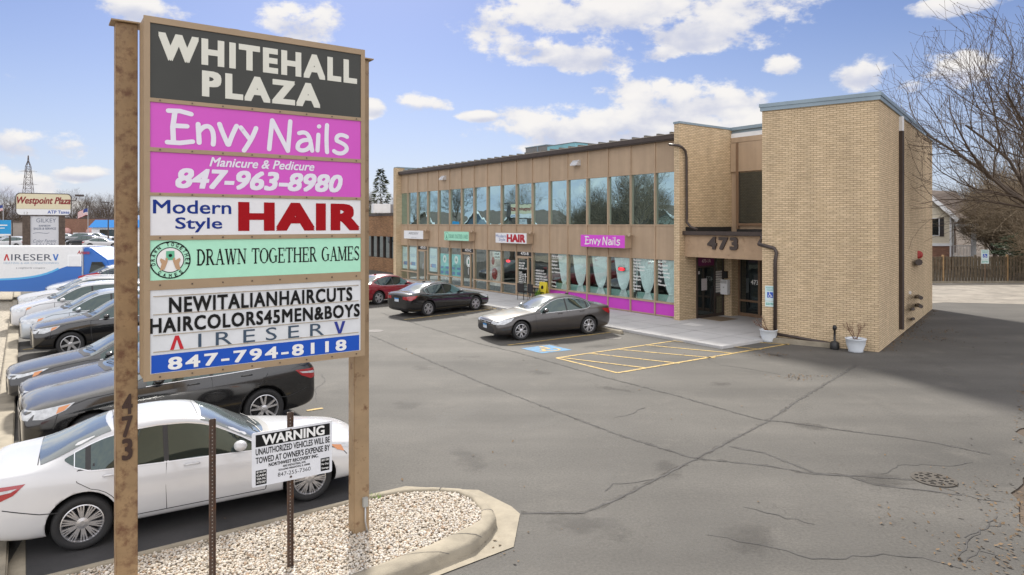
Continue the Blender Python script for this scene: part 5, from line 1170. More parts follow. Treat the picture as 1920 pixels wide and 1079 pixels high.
SUV = dict(L=4.77, wb=(.97, 3.71), r=.375, track=.81, belt_lift=.02, st=[
 (0.00, .34, .74, .76, .62, .84), (.06, .27, .85, .82, .70, .92), (.28, .24, .905, .86, .75, .985), (.65, .23, .92, .93, .76, 1.04), (1.05, .23, .935, .98, .77, 1.10), (1.40, .23, .94, 1.03, .76, 1.145),
 (1.58, .23, .94, 1.05, .75, 1.175), (1.90, .23, .94, 1.07, .72, 1.38), (2.22, .23, .94, 1.08, .67, 1.575), (2.55, .23, .94, 1.09, .645, 1.655), (2.95, .23, .94, 1.10, .64, 1.675), (3.40, .23, .94, 1.12, .635, 1.665),
 (3.80, .23, .94, 1.14, .635, 1.63), (4.12, .23, .935, 1.16, .64, 1.56), (4.36, .24, .92, 1.17, .65, 1.42), (4.56, .27, .89, 1.14, .66, 1.22), (4.70, .33, .83, 1.02, .64, 1.10), (4.77, .42, .72, .88, .60, .95)],
 ws=(1.58, 2.34), rw=(4.14, 4.58), dlo=(1.75, 4.36), pillars=(2.78, 3.62), doors=(1.50, 2.78, 3.75))
VAN = dict(L=5.10, wb=(.98, 4.02), r=.345, track=.82, belt_lift=.04, st=[
 (0.00, .30, .72, .74, .62, .80), (.06, .24, .85, .79, .70, .87), (.30, .20, .925, .85, .76, .955), (.65, .20, .945, .92, .78, 1.03), (.95, .20, .96, .98, .79, 1.10), (1.18, .20, .965, 1.02, .78, 1.155),
 (1.36, .20, .965, 1.04, .77, 1.20), (1.75, .20, .965, 1.05, .74, 1.43), (2.12, .20, .965, 1.06, .70, 1.63), (2.50, .20, .965, 1.065, .675, 1.715), (3.00, .20, .965, 1.07, .67, 1.735), (3.60, .20, .965, 1.08, .67, 1.73),
 (4.20, .20, .965, 1.09, .67, 1.70), (4.60, .20, .96, 1.10, .67, 1.65), (4.84, .21, .95, 1.10, .67, 1.50), (4.98, .26, .91, 1.06, .66, 1.25), (5.06, .34, .84, .98, .64, 1.08), (5.10, .42, .74, .88, .60, .95)],
 ws=(1.36, 2.24), rw=(4.58, 4.96), dlo=(1.45, 4.80), pillars=(2.62, 3.82), doors=(1.36, 2.62, 3.82))

class Car:
    def __init__(c, spec, kind, sub=2):
        c.sp = spec; st = spec['st']; c.Ln = spec['L']
        bm = bmesh.new(); rings = []
        for (s, zb, w, zs, wt, zt) in st:
            x = c.Ln / 2 - s; cab = zt - zs > .16; h = zs - zb
            half = [(w * .80, zb), (w * .955, zb + .05), (w * .995, zb + .32 * h), (w * 1.0, zb + .60 * h), (w * .985, zs - .10), (w * .945, zs)]
            if cab: half += [(wt + .035, zt - .12), (wt - .01, zt - .045), (wt * .78, zt - .004)]
            else: half += [(w * .90, zs + (zt - zs) * .55), (wt * .98, zt - .028), (wt * .70, zt - .004)]
            ring_ = [(0, zb)] + half + [(0, zt + .018)] + [(-y, z) for y, z in reversed(half)]
            rings.append([bm.verts.new((x, y, z)) for y, z in ring_])
        n = len(rings[0])
        for a, b_ in zip(rings, rings[1:]):
            for k in range(n): bm.faces.new((a[k], b_[k], b_[(k + 1) % n], a[(k + 1) % n]))
        for rg, flip in ((rings[0], False), (rings[-1], True)):
            h = n // 2
            for k in range(0, h):
                q = [rg[k], rg[k + 1], rg[(n - k - 1) % n], rg[(n - k) % n]]
                q = [v for i, v in enumerate(q) if v not in q[:i]]
                bm.faces.new(list(reversed(q)) if flip else q)
        bmesh.ops.recalc_face_normals(bm, faces=bm.faces)
        me = bpy.data.meshes.new('body'); bm.to_mesh(me); bm.free()
        o = bpy.data.objects.new('body', me); COL.objects.link(o); md = o.modifiers.new('s', 'SUBSURF'); md.levels = sub; md.render_levels = sub
        dg = bpy.context.evaluated_depsgraph_get(); dg.update()
        c.bvh = BVHTree.FromObject(o, dg)
        # wheel arches
        R_ = spec['r'] + .055; cut = bmesh.new()
        for s in spec['wb']:
            for sg in (1, -1):
                g = bmesh.ops.create_cone(cut, cap_ends=True, segments=40, radius1=R_, radius2=R_, depth=.70, matrix=T(c.Ln / 2 - s, sg * (.58 + .35), spec['r'] + .01) @ RotX(R(90)))
        cm = bpy.data.meshes.new('cut'); cut.to_mesh(cm); cut.free(); co = bpy.data.objects.new('cut', cm); COL.objects.link(co)
        bo = o.modifiers.new('b', 'BOOLEAN'); bo.object = co; bo.operation = 'DIFFERENCE'; bo.solver = 'EXACT'
        dg = bpy.context.evaluated_depsgraph_get(); dg.update()
        c.body = bpy.data.meshes.new_from_object(o.evaluated_get(dg)); bpy.data.objects.remove(o); bpy.data.objects.remove(co)
        c.R_ = R_
    def top(c, s): return c.hit('top', c.Ln / 2 - s, 0)[0].z
    def lerp(c, s, i):
        st = c.sp['st']
        for a, b_ in zip(st, st[1:]):
            if a[0] <= s <= b_[0]: t = (s - a[0]) / (b_[0] - a[0]); return a[i] + (b_[i] - a[i]) * t
        return st[-1][i]
    def hit(c, mode, a, b_):
        if mode == 'left': o, d = Vector((a, 3, b_)), Vector((0, -1, 0))
        elif mode == 'right': o, d = Vector((a, -3, b_)), Vector((0, 1, 0))
        elif mode == 'top': o, d = Vector((a, b_, 4)), Vector((0, 0, -1))
        elif mode == 'front': o, d = Vector((5, a, b_)), Vector((-1, 0, 0))
        else: o, d = Vector((-5, a, b_)), Vector((1, 0, 0))
        h, nn, _, _ = c.bvh.ray_cast(o, d)
        if h is None: h, nn, _, _ = c.bvh.find_nearest(o + d * (3 if mode != 'top' else 2.6))
        return h, -d, nn
    def patch(c, name, outs, mode, off, m, parent, grid=.07, smooth=True):
        """outlines in the plane seen along one axis, laid on the body"""
        bm = bmesh.new()
        for out in outs:
            fs = bm.faces.new([bm.verts.new((p[0], p[1], 0)) for p in out])
        lo = [min(v.co[i] for v in bm.verts) for i in (0, 1)]; hi = [max(v.co[i] for v in bm.verts) for i in (0, 1)]
        for i in (0, 1):
            k = math.ceil(lo[i] / grid) * grid
            while k < hi[i]:
                no = Vector((1, 0, 0)) if i == 0 else Vector((0, 1, 0))
                bmesh.ops.bisect_plane(bm, geom=bm.verts[:] + bm.edges[:] + bm.faces[:], dist=1e-5, plane_co=no * k, plane_no=no); k += grid
        bmesh.ops.triangulate(bm, faces=bm.faces)
        for v in bm.verts:
            h, back, nn = c.hit(mode, v.co.x, v.co.y); v.co = h + nn * off
        bm.normal_update()
        want = {'left': (0, 1, 0), 'right': (0, -1, 0), 'top': (0, 0, 1), 'front': (1, 0, 0), 'rear': (-1, 0, 0)}[mode]
        for f in bm.faces:
            if f.normal.dot(Vector(want)) < 0: f.normal_flip()
            f.smooth = smooth
        me = bpy.data.meshes.new(name); bm.to_mesh(me); bm.free(); return link(name, me, m, parent)
    def band(c, pts, w):
        out = []
        for a, b_ in zip(pts, pts[1:]):
            n = max(1, int(math.hypot(b_[0] - a[0], b_[1] - a[1]) / .08))
            for i in range(n):
                p = (a[0] + (b_[0] - a[0]) * i / n, a[1] + (b_[1] - a[1]) * i / n); q = (a[0] + (b_[0] - a[0]) * (i + 1) / n, a[1] + (b_[1] - a[1]) * (i + 1) / n)
                d = math.hypot(q[0] - p[0], q[1] - p[1]); nx, ny = -(q[1] - p[1]) / d * w / 2, (q[0] - p[0]) / d * w / 2
                out.append([(p[0] + nx, p[1] + ny), (p[0] - nx, p[1] - ny), (q[0] - nx, q[1] - ny), (q[0] + nx, q[1] + ny)])
        return out

def wheel(spokes, style, r, w=.23):
    ty = MB(); prof = []
    rr = r * .70
    for rad, y in ((rr, -w / 2 + .02), (r - .035, -w / 2), (r - .012, -w / 2 + .025), (r, -w / 2 + .06), (r, w / 2 - .06), (r - .012, w / 2 - .025), (r - .035, w / 2), (rr, w / 2 - .02)): prof.append((rad, y))
    ty.lathe(prof, 40, RotX(R(-90)), close=True)
    rim = MB(); rim.lathe([(rr - .028, -.06), (rr + .003, -.06), (rr + .006, w / 2 - .022), (rr - .012, w / 2 - .016), (rr - .022, w / 2 - .04)], 40, RotX(R(-90)), close=True)
    rim.mi = 1; rim.lathe([(.001, .015), (rr - .02, .015), (rr - .02, .02), (.001, .02)], 32, RotX(R(-90)))
    rim.mi = 0; yo = w / 2 - .035
    rim.lathe([(.001, yo - .05), (.075, yo - .045), (.068, yo + .005), (.03, yo + .012), (.001, yo + .012)], 24, RotX(R(-90)))
    L_ = rr - .01
    def sp(a, w0, w1, twist=0.0):
        p = [(-w0 / 2, .045), (w0 / 2, .045), (w1 / 2 + twist, L_), (-w1 / 2 + twist, L_)]
        lo = [Vector((x, yo - .04, z)) for x, z in p]; hi = [Vector((x, yo + (.004 if z < .1 else .010), z)) for x, z in p]; m = RotY(a)
        va = [rim.bm.verts.new(m @ q) for q in lo]; vb = [rim.bm.verts.new(m @ q) for q in hi]
        rim.bm.faces.new(vb); rim.bm.faces.new(list(reversed(va)))
        for i in range(4): rim.bm.faces.new((va[i], va[(i + 1) % 4], vb[(i + 1) % 4], vb[i]))
    for k in range(spokes):
        a = 2 * math.pi * k / spokes
        if style == 'multi':
            
            sp(a - .10, .022, .017, -.012); sp(a + .10, .022, .017, .012); sp(a, .026, .012, .0)
        elif style == 'double': sp(a - .13, .040, .030, -.02); sp(a + .13, .040, .030, .02)
        elif style == 'split': sp(a, .05, .028, -.055); sp(a, .05, .028, .055)
        else: sp(a, .075, .055)
    return ty, rim

def make_car(label, cat, name, spec, body_m, loc, heading, group=None, rim=(5, 'double'), sub=2, lite=False, plate_front=False, plate_rear=False, roof=None, chrome=True, trim_low=False, lampstyle='plain', rails=False, handles=True, amber=False, scale=1.0, grille=True, rimmat=None):
    c = Car(spec, name, sub); Ln = c.Ln; X = lambda s: Ln / 2 - s
    t = thing(name, label, cat, loc, heading, group); t.scale = (scale,) * 3
    # body: paint, dark wheel wells, dark lower trim
    me = c.body; me.materials.clear(); me.name = 'body'; o = link('body', me, [body_m, M['rimdark'], M['trim']], t)
    for p in me.polygons:
        ce = p.center; p.use_smooth = True; p.material_index = 0
        for s in spec['wb']:
            d = math.hypot(ce.x - X(s), ce.z - spec['r'] - .01)
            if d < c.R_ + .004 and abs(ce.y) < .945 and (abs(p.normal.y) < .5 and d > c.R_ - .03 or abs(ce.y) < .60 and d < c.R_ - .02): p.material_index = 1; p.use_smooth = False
        if p.material_index == 0 and ce.z < c.lerp(Ln / 2 - ce.x, 1) + (.14 if trim_low else .015): p.material_index = 2
    # glass
    def shield(name_, s0, s1, inset0, inset1, m, off=.005):
        pts = []; n = 7
        for i in range(n + 1):
            s = s0 + (s1 - s0) * i / n; pts.append((X(s), c.lerp(s, 4) - (inset0 + (inset1 - inset0) * i / n)))
        bow = .10 if s0 < 2.5 else -.06
        ends0 = [(X(s0) + bow * (1 - (q / 3) ** 2), pts[0][1] * q / 3) for q in (-2, -1, 0, 1, 2)]; ends1 = [(X(s1) + bow * .6 * (1 - (q / 3) ** 2), pts[-1][1] * q / 3) for q in (2, 1, 0, -1, -2)]
        out = [(p[0], p[1]) for p in pts] + ends1 + [(p[0], -p[1]) for p in reversed(pts)] + ends0
        return c.patch(name_, [out], 'top', off, m, t, .12)
    w0, w1 = spec['ws']; r0, r1 = spec['rw']
    shield('windscreen', w0, w1, -.03, .03, M['shield']); shield('rear_window', r0, r1, .04, -.01, M['shield'])
    d0, d1 = spec['dlo']; pil = spec['pillars']
    def sidewin(sa_, sb_, g0=.018, g1=.018, extra=0.0, lift=0.0):
        lo, hi = [], []
        for i in range(15):
            s = sa_ + g0 + (sb_ - g1 - sa_ - g0) * i / 14; zl = c.lerp(s, 3) + spec['belt_lift'] - lift
            roof_z = c.lerp(s, 5) - .10 + lift
            tail = max(0, (s - d1 + .38) / .38) ** 2 * .16 if s > d1 - .38 else 0
            zl += tail; zh = min(roof_z, c.top(s) - .105 + lift)
            if zh > zl + .012: lo.append((X(s), zl)); hi.append((X(s), zh))
        return lo + hi[::-1]
    segs = [(d0, pil[0]), (pil[0], pil[1]), (pil[1], d1)]
    for side in ('left', 'right'):
        full = sidewin(d0 - .02, d1, 0, 0, lift=.008)
        if chrome and not lite and len(full) > 6:
            h_ = len(full) // 2; c.patch('window_trim', c.band(full[:h_] + ([full[h_]] if chrome == 'all' else []), .010) + (c.band(full[h_:], .009) if chrome == 'all' else []), side, .007, M['chrome'], t, .3)
        inner_ = sidewin(d0, d1, 0, 0)
        c.patch('window_surround', [inner_], side, .0035, M['trim'], t, .12)
        for a, b_ in segs:
            w_ = sidewin(a, b_, .0 if a == d0 else .03, .0 if b_ == d1 else .03)
            if len(w_) > 5: c.patch('side_window', [w_], side, .0055, M['carglass'], t, .12)
    # doors with gaps and handles
    D = spec['doors']
    for side in ('left', 'right'):
        if lite: break
        for k in (0, 1):
            sa_, sb_ = D[k], D[k + 1]; zlo = c.lerp(sa_, 1) + .13; out = []
            zt0, zt1 = c.lerp(sa_, 3) + .01, c.lerp(sb_, 3) + .01
            back = [(X(sb_), zt1), (X(sb_ + (.02 if k == 0 else -.02)), zlo + .38), (X(sb_ - (.0 if k == 0 else .30)), zlo)]
            if k == 1:
                xc, ra = X(spec['wb'][1]), c.R_ + .035; zc_ = spec['r'] + .01
                back = [(X(sb_), zt1), (X(sb_ + .01), zt1 - .12)] + [(xc + ra * math.cos(R(q)), zc_ + ra * math.sin(R(q))) for q in (78, 66, 54, 42, 30, 18, 6)] + [(xc + ra + .01, zlo)]
            if False: back = [(X(sb_), zt1), (X(sb_ - .03), zt1 - .16), (X(sb_ - .20), zlo + .26), (X(sb_ - .30), zlo)]
            out = [(X(sa_ + (.0 if k else .06)), zlo), (X(sa_ + .01), zlo + .30), (X(sa_), zt0)] + back
            ns = len(out); cen = (sum(p[0] for p in out) / ns, sum(p[1] for p in out) / ns)
            c.patch('panel_gap', c.band(out + [out[0]], .017), side, .0022, M['seam'], t, .2, False)
            ins = [(cen[0] + (p[0] - cen[0]) * .992, cen[1] + (p[1] - cen[1]) * .986) for p in out]
            dr = c.patch('door', [ins], side, .004, body_m, t, .07)
            if handles:
                s = sb_ - .30 if k == 0 else sb_ - .36; z = c.lerp(s, 3) - .075; h, back_, nn = c.hit(side, X(s), z)
                b = MB(); b.tube([h + Vector((-.09, 0, 0)) + nn * .008, h + Vector((-.06, 0, .004)) + nn * .035, h + Vector((.07, 0, .004)) + nn * .035, h + Vector((.10, 0, 0)) + nn * .008], [.012, .016, .016, .010], 8); b.build('door_handle', body_m, dr, smooth=True)
        # bumper and bonnet gaps
        zf = c.lerp(.62, 3)
        c.patch('panel_gap', c.band([(X(.42), .60), (X(.50), c.lerp(.5, 3) - .02), (X(.9), c.lerp(.9, 3) + .035), (X(1.55), c.lerp(1.55, 3) + .02)], .012), side, .0022, M['seam'], t, .2, False)
        c.patch('panel_gap', c.band([(X(Ln - .85), spec['r'] + .19), (X(Ln - .62), .55), (X(Ln - .25), .66)], .012), side, .0022, M['seam'], t, .2, False)
    # lamps
    zc = c.lerp(.30, 3); dz = .02
    for side, sg in (('left', 1), ('right', -1)):
        if lampstyle == 'sleek':
            a = [(X(.20), zc - .04), (X(.16), zc + .015), (X(.78), zc + .125), (X(.66), zc + .065)]; fr_ = [(sg * .42, zc - .03), (sg * .42, zc + .02), (sg * .80, zc + .04), (sg * .80, zc - .05)]
        else:
            a = [(X(.16), zc - .09), (X(.20), zc + .035), (X(.72), zc + .105), (X(.58), zc + .0), (X(.30), zc - .10)]; fr_ = [(sg * .46, zc - .08), (sg * .50, zc + .03), (sg * .82, zc + .04), (sg * .82, zc - .10)]
        hl = c.patch('headlight', [a], side, .006, M['lampclear'], t, .06); c.patch('lens', [fr_], 'front', .006, M['lampclear'], hl, .06)
        if amber: c.patch('indicator', [[(X(.46), zc - .035), (X(.50), zc + .055), (X(.66), zc + .085), (X(.57), zc + .005)]], side, .009, M['lampamber'], hl, .06)
        zr = c.lerp(Ln - .12, 3) - .13
        tl = c.patch('tail_lamp', [[(X(Ln - .06), zr - .10), (X(Ln - .06), zr + .08), (X(Ln - .48), zr + .095), (X(Ln - .36), zr - .02), (X(Ln - .16), zr - .11)]], side, .006, M['lampred'], t, .05)
        c.patch('lens', [[(sg * .42, zr - .06), (sg * .42, zr + .06), (sg * .74, zr + .07), (sg * .74, zr - .08)]], 'rear', .006, M['lampred'], tl, .06)
        if amber or lampstyle == 'sleek': c.patch('clear_band', [[(X(Ln - .08), zr - .02), (X(Ln - .08), zr + .025), (X(Ln - .40), zr + .055), (X(Ln - .34), zr + .02)]], side, .009, M['lampclear'], tl, .05)
        # door mirrors
        if not lite:
            s = spec['dlo'][0] + .17; z = c.lerp(s, 3) + .09; h, _, nn = c.hit(side, X(s), z - .02)
            b = MB(); b.ball(h + Vector((.0, sg * .11, .03)), (.09, .115, .072), 2); b.tube([h, h + Vector((0, sg * .1, .0))], .03, 8); b.build('side_mirror', body_m, t, smooth=True)
            if rails:
                pts = [c.hit('top', X(q), sg * (c.lerp(q, 4) - .07))[0] + Vector((0, 0, .05 if 2.5 < q < 3.8 else .005)) for q in (2.45, 2.6, 3.0, 3.5, 3.75, 3.95)]
                b = MB(); b.tube(pts, .018, 6); b.build('roof_rail', M['chrome'], t, smooth=True)
    # grille, bumper opening, plates, wipers, fin
    zg = c.lerp(.1, 3)
    if grille:
        g = c.patch('grille', [[(-.40, zg - .10), (-.43, zg + .02), (.43, zg + .02), (.40, zg - .10)]], 'front', .006, M['trim'], t, .06)
        c.patch('grille_bar', [[(-.42, zg - .005), (-.43, zg + .024), (.43, zg + .024), (.42, zg - .005)], [(-.40, zg - .06), (-.405, zg - .045), (.405, zg - .045), (.40, zg - .06)]], 'front', .010, M['chrome'], g, .06)
        c.patch('badge', [[(-.06 + 0, zg - .03), (-.035, zg + .012), (.035, zg + .012), (.06, zg - .03), (.035, zg - .07), (-.035, zg - .07)]], 'front', .014, M['chrome'], g, .06)
    c.patch('air_intake', [[(-.60, .29), (-.66, .42), (-.50, zg - .13), (.50, zg - .13), (.66, .42), (.60, .29)]], 'front', .006, M['trim'], t, .06)
    if plate_front:
        p = c.patch('licence_plate', [[(-.155, .40), (-.155, .555), (.155, .555), (.155, .40)]], 'front', .02, M['plate'], t, .2, False); c.patch('plate_band', [[(-.155, .50), (-.155, .555), (.155, .555), (.155, .50)]], 'front', .024, M['plateblue'], p, .2, False)
    if plate_rear:
        z = c.lerp(Ln - .1, 3) - .22
        p = c.patch('licence_plate', [[(-.155, z - .08), (-.155, z + .075), (.155, z + .075), (.155, z - .08)]], 'rear', .02, M['plate'], t, .2, False); c.patch('plate_band', [[(-.155, z + .03), (-.155, z + .075), (.155, z + .075), (.155, z + .03)]], 'rear', .024, M['plateblue'], p, .2, False)
    c.patch('cowl', [[(X(w0 - .14), -.62), (X(w0 - .20), 0), (X(w0 - .14), .62), (X(w0 + .02), .68), (X(w0 - .06), 0), (X(w0 + .02), -.68)]], 'top', .004, M['trim'], t, .12)
    if not lite:
        for y0, y1 in ((-.05, .55), (-.60, -.02)):
            a = c.hit('top', X(w0 - .03), y0)[0]; q = c.hit('top', X(w0 + .10), y1)[0]; b = MB(); b.tube([a + Vector((0, 0, .015)), a.lerp(q, .5) + Vector((0, 0, .045)), q + Vector((0, 0, .02))], .009, 5); b.build('wiper', M['trim'], t)
        c.patch('boot_gap', c.band([(X(r1 + .03), -.66), (X(r1 + .03), .66)], .012), 'top', .002, M['seam'], t, .2, False)
        for q in (w1 + .02, r0 - .03): c.patch('roof_gap', c.band([(X(q), -.50), (X(q), .50)], .010), 'top', .002, M['seam'], t, .2, False)
        b = MB(); h = c.hit('top', X(r0 - .12), 0)[0]; b.prism([(-.09, -.012), (.06, -.006), (.06, .006), (-.09, .012)], 0, .045, T(*h)); b.build('roof_antenna', body_m, t)
    # wheels
    ty, rm = wheel(rim[0], rim[1], spec['r']); first = None
    for i, s in enumerate(spec['wb']):
        for sg in (1, -1):
            mat4 = T(X(s), sg * (spec['track'] - .01), spec['r']) @ (RotZ(math.pi) if sg < 0 else Matrix())
            if first is None:
                w_ = ty.build('wheel', M['tyre'], t, smooth=True); q = rm.build('rim', [rimmat or M['rim'], M['rimdark']], w_, recalc=True)
                for e in q.data.polygons: e.use_smooth = False
                first = (w_, q)
            else:
                w_ = first[0].copy(); COL.objects.link(w_); w_.parent = t; q = first[1].copy(); COL.objects.link(q); q.parent = w_
            w_.matrix_local = mat4 @ RotY(random.uniform(0, 1.2))
    return t, c

def place_by_wheels(pf, pr, spec, side):
    """ground points under the two wheels on one side -> body centre and heading"""
    f = pf - pr; h = math.atan2(f.y, f.x); d = Vector((math.cos(h), math.sin(h), 0)); lft = Vector((-d.y, d.x, 0))
    mid = (spec['wb'][0] + spec['wb'][1]) / 2; q = (pf + pr) / 2
    return q + (lft if side == 'right' else -lft) * spec['track'] + d * (mid - spec['L'] / 2), h
HL = math.atan2(N.y, N.x) + R(1.5)                   # noses of the left row point out to the gravel
def nose_at(x, y, spec, h, xs='near'):
    """centre of a car whose nose line stands at local (x, y); x is its near flank"""
    d = Vector((math.cos(h), math.sin(h), 0)); p = Wd(x + .93, y); return p - d * spec['L'] / 2
Pwhite = paint('white car paint', (.56, .565, .58), .0, .25); Pblack = paint('black car paint', (.006, .006, .007), .0, .15); Pgrey = paint('taupe grey car paint', (.062, .056, .054), .5, .28)
Pnavy = paint('navy car paint', (.010, .018, .05), .2, .2); Pchar = paint('charcoal car paint', (.016, .017, .02), .2, .2); Psilver = paint('silver blue car paint', (.42, .46, .50), .5, .3)
Pred = paint('red car paint', (.26, .010, .020), .25, .28); Pcream = paint('off white car paint', (.52, .52, .52), .0, .3); Pmid = paint('mid grey car paint', (.22, .23, .24), .4, .35)
LEFT = 'cars along the left kerb'; SHOP = 'cars in front of the shops'
# near white sedan: right flank towards us, nose to the right
pf, pr = G(578, 937), G(155, 1027)
q, h = place_by_wheels(pf, pr, SEDAN, 'right'); wb_real = (pf - pr).length; print('white sedan wheelbase', wb_real)
make_car('white sedan parked nose outwards beside the pebble island, nearest car', 'car', 'parked_sedan', SEDAN, Pwhite, q, h, LEFT, chrome='all', rim=(10, 'multi'), sub=3, lampstyle='sleek', amber=True)
make_car('black crossover behind the white sedan, its tail under the big pylon sign', 'car', 'parked_crossover', SUV, Pblack, nose_at(-5.4, 22.2, SUV, HL), HL, LEFT, rim=(5, 'double'), amber=True, chrome='all', rails=False, sub=3, scale=1.06)
make_car('navy blue sedan with a pale bonnet reflection, beside the black crossover', 'car', 'parked_sedan', SEDAN, Pnavy, nose_at(-2.75, 22.35, SEDAN, HL), HL, LEFT, rim=(5, 'double'), amber=True, chrome='all', sub=3)
make_car('charcoal sedan with slim headlights, between the navy sedan and an empty bay', 'car', 'parked_sedan', SEDAN, Pchar, nose_at(-.65, 22.6, SEDAN, HL), HL, LEFT, rim=(5, 'double'), lampstyle='sleek', amber=True, sub=3)
make_car('tall black SUV with chrome grille, second black one from the island', 'car', 'parked_suv', SUV, Pblack, nose_at(5.6, 22.1, SUV, HL), HL, LEFT, rim=(6, 'plain'), amber=True, sub=3)
make_car('silver blue minivan beside the tall black SUV', 'car', 'parked_minivan', VAN, Psilver, nose_at(8.3, 22.4, VAN, HL), HL, LEFT, rim=(5, 'double'), amber=True)
make_car('white minivan with orange indicators, beyond the silver blue minivan', 'car', 'parked_minivan', VAN, Pwhite, nose_at(12.2, 22.7, VAN, HL), HL, LEFT, rim=(5, 'plain'), amber=True)
make_car('off white SUV with dark grille, between the white minivan and the lettered van', 'car', 'parked_suv', SUV, Pcream, nose_at(16.3, 22.5, SUV, HL), HL, LEFT, rim=(5, 'plain'), rails=True)
# in front of the shops
q, h = place_by_wheels(G(977, 638), G(1101, 627), SEDAN, 'left')
make_car('taupe grey sedan reversed in beside the blue accessible bay', 'car', 'parked_sedan', SEDAN, Pgrey, q, h, SHOP, rim=(5, 'split'), sub=3, plate_front=True, chrome='all')
q, h = place_by_wheels(G(898, 581), G(792, 594), SEDAN, 'right')
make_car('glossy black sedan with its nose to the shop fronts', 'car', 'parked_sedan', SEDAN, Pblack, q, h, SHOP, rim=(5, 'double'), sub=3, plate_rear=True, chrome='all')
q = Wd(13.6, 6.6); h2 = h + R(3)
make_car('dark red sedan partly behind the pylon sign post', 'car', 'parked_sedan', SEDAN, Pred, q, h2, SHOP, rim=(5, 'double'))
make_car('dark car just showing beyond the red sedan', 'car', 'parked_sedan', SEDAN, Pchar, Wd(20.5, 6.3), h2, SHOP, rim=(5, 'double'), lite=True)
# ------------------------------------------------------------------ trees
def branches(seed, trunk, r0, limbs, kids, spread=.75, lift=.25, lean=(0, 0, 0), droop=0.0, bias=(0, 0, 0), ratio=.62, buds=0):
    rg = random.Random(seed); V = ([], []); Fc = ([], []); tips = []
    bias = Vector(bias)
    def grow(p, d, ln, r, lev):
        thick = 0 if lev <= 1 else 1; n = (7, 6, 5, 4, 3)[min(lev, 4)]; sd = (9, 6, 4, 3, 3)[min(lev, 4)]
        pts = [p.copy()]; dirs = []
        for i in range(n):
            w = .06 if lev == 0 else .17
            d = (d + Vector((rg.gauss(0, w), rg.gauss(0, w), rg.gauss(0, w) + (lift * .25 if lev else .05) - droop * .1)) + (bias * .06 if lev else Vector())).normalized()
            p = p + d * (ln / n); pts.append(p.copy()); dirs.append(d.copy())
        rs = [max(r * (1 - .62 * i / n), .0046) for i in range(n + 1)]; ref = dirs[0].orthogonal().normalized(); base = len(V[thick])
        for i, q in enumerate(pts):
            t = dirs[min(i, n - 1)]; ref = (ref - t * ref.dot(t)).normalized(); bn = t.cross(ref)
            for k in range(sd):
                a = 2 * math.pi * k / sd; V[thick].append(q + (ref * math.cos(a) + bn * math.sin(a)) * rs[i])
        for i in range(n):
            for k in range(sd): a = base + i * sd + k; c = base + i * sd + (k + 1) % sd; Fc[thick].append((a, c, c + sd, a + sd))
        if lev >= len(kids) : tips.extend(pts[1:]); return
        m = limbs if lev == 0 else kids[lev]
        for k in range(m):
            f = (.55 + .45 * (k + rg.random()) / m) if lev == 0 else (.22 + .76 * (k + rg.random()) / m)
            i = min(n - 1, int(f * n)); q = pts[i].lerp(pts[i + 1], f * n - i); t = dirs[i]; o1 = t.orthogonal().normalized(); o2 = t.cross(o1); a = rg.uniform(0, 6.28) if lev else 2 * math.pi * (k + rg.uniform(-.3, .3)) / m
            s = spread * rg.uniform(.7, 1.25); nd = (t + (o1 * math.cos(a) + o2 * math.sin(a)) * s + Vector((0, 0, lift * .3)) + (bias * .5 if lev == 0 else Vector())).normalized()
            grow(q, nd, ln * ratio * rg.uniform(.7, 1.15) * ((1.25 if lev == 0 else 1)) * (1 - .35 * f if lev else 1), rs[i] * rg.uniform(.42, .62), lev + 1)
    grow(Vector((0, 0, -.1)), (Vector((0, 0, 1)) + Vector(lean)).normalized(), trunk, r0, 0)
    out = []
    for k in (0, 1):
        me = bpy.data.meshes.new(('trunk', 'crown')[k]); v = V[k]; f = Fc[k]
        if k == 1 and buds:
            v = list(v); f = list(f)
            for q in tips:
                if rg.random() > buds: continue
                s = rg.uniform(.010, .020); a = rg.uniform(0, 6.28); u_ = Vector((math.cos(a), math.sin(a), rg.uniform(-.6, .6))) * s; w_ = Vector((-math.sin(a) * .5, math.cos(a) * .5, .8)) * s; b0 = len(v); v += [q - u_, q - w_, q + u_, q + w_]; f.append((b0, b0 + 1, b0 + 2, b0 + 3))
        me.from_pydata([tuple(q) for q in v], [], f); me.polygons.foreach_set('use_smooth', [True] * len(f)); me.update(); out.append(me)
    return out
Mbark = mat('grey bark', (.12, .092, .07), .9, var=.3, vscale=5, bump=.5, bscale=25); Mtw = mat('bare twigs', (.095, .068, .048), .9, var=.25, vscale=2); Mtw2 = mat('budding twigs', (.165, .125, .08), .9, var=.25, vscale=2)
def tree(meshes, label, loc, rz=0, sc=1.0, group=None, tw=None, name='bare_tree', cat='tree'):
    t = thing(name, label, cat, loc, rz, group); t.scale = (sc,) * 3 if not isinstance(sc, tuple) else sc
    for me, m, n in zip(meshes, (Mbark, tw or Mtw), ('trunk', 'crown')):
        if not me.materials: me.materials.append(m)
        o = bpy.data.objects.new(n, me); COL.objects.link(o); o.parent = t
    return t
big1 = branches(5, 4.6, .26, 8, (0, 8, 6, 4), .85, .30, lean=(-.12, -.02, 0), bias=(-.75, -.1, .1), ratio=.80, buds=.55)
big2 = branches(12, 4.0, .20, 7, (0, 8, 6, 5), .75, .35, bias=(-.5, 0, .15), ratio=.78, buds=.6)
bush = branches(31, 1.2, .09, 9, (0, 8, 7, 4), .85, .45, ratio=1.0, buds=.5)
far = branches(44, 4.5, .22, 8, (0, 8, 6, 5), .62, .40, ratio=.72, buds=.3)
RG = 'bare trees along the drive'
tree(big1, 'nearest bare tree leaning over the drive from the right, its boughs reaching to the tower', (21.8, 25.2, 0), R(0), 1.22, RG)
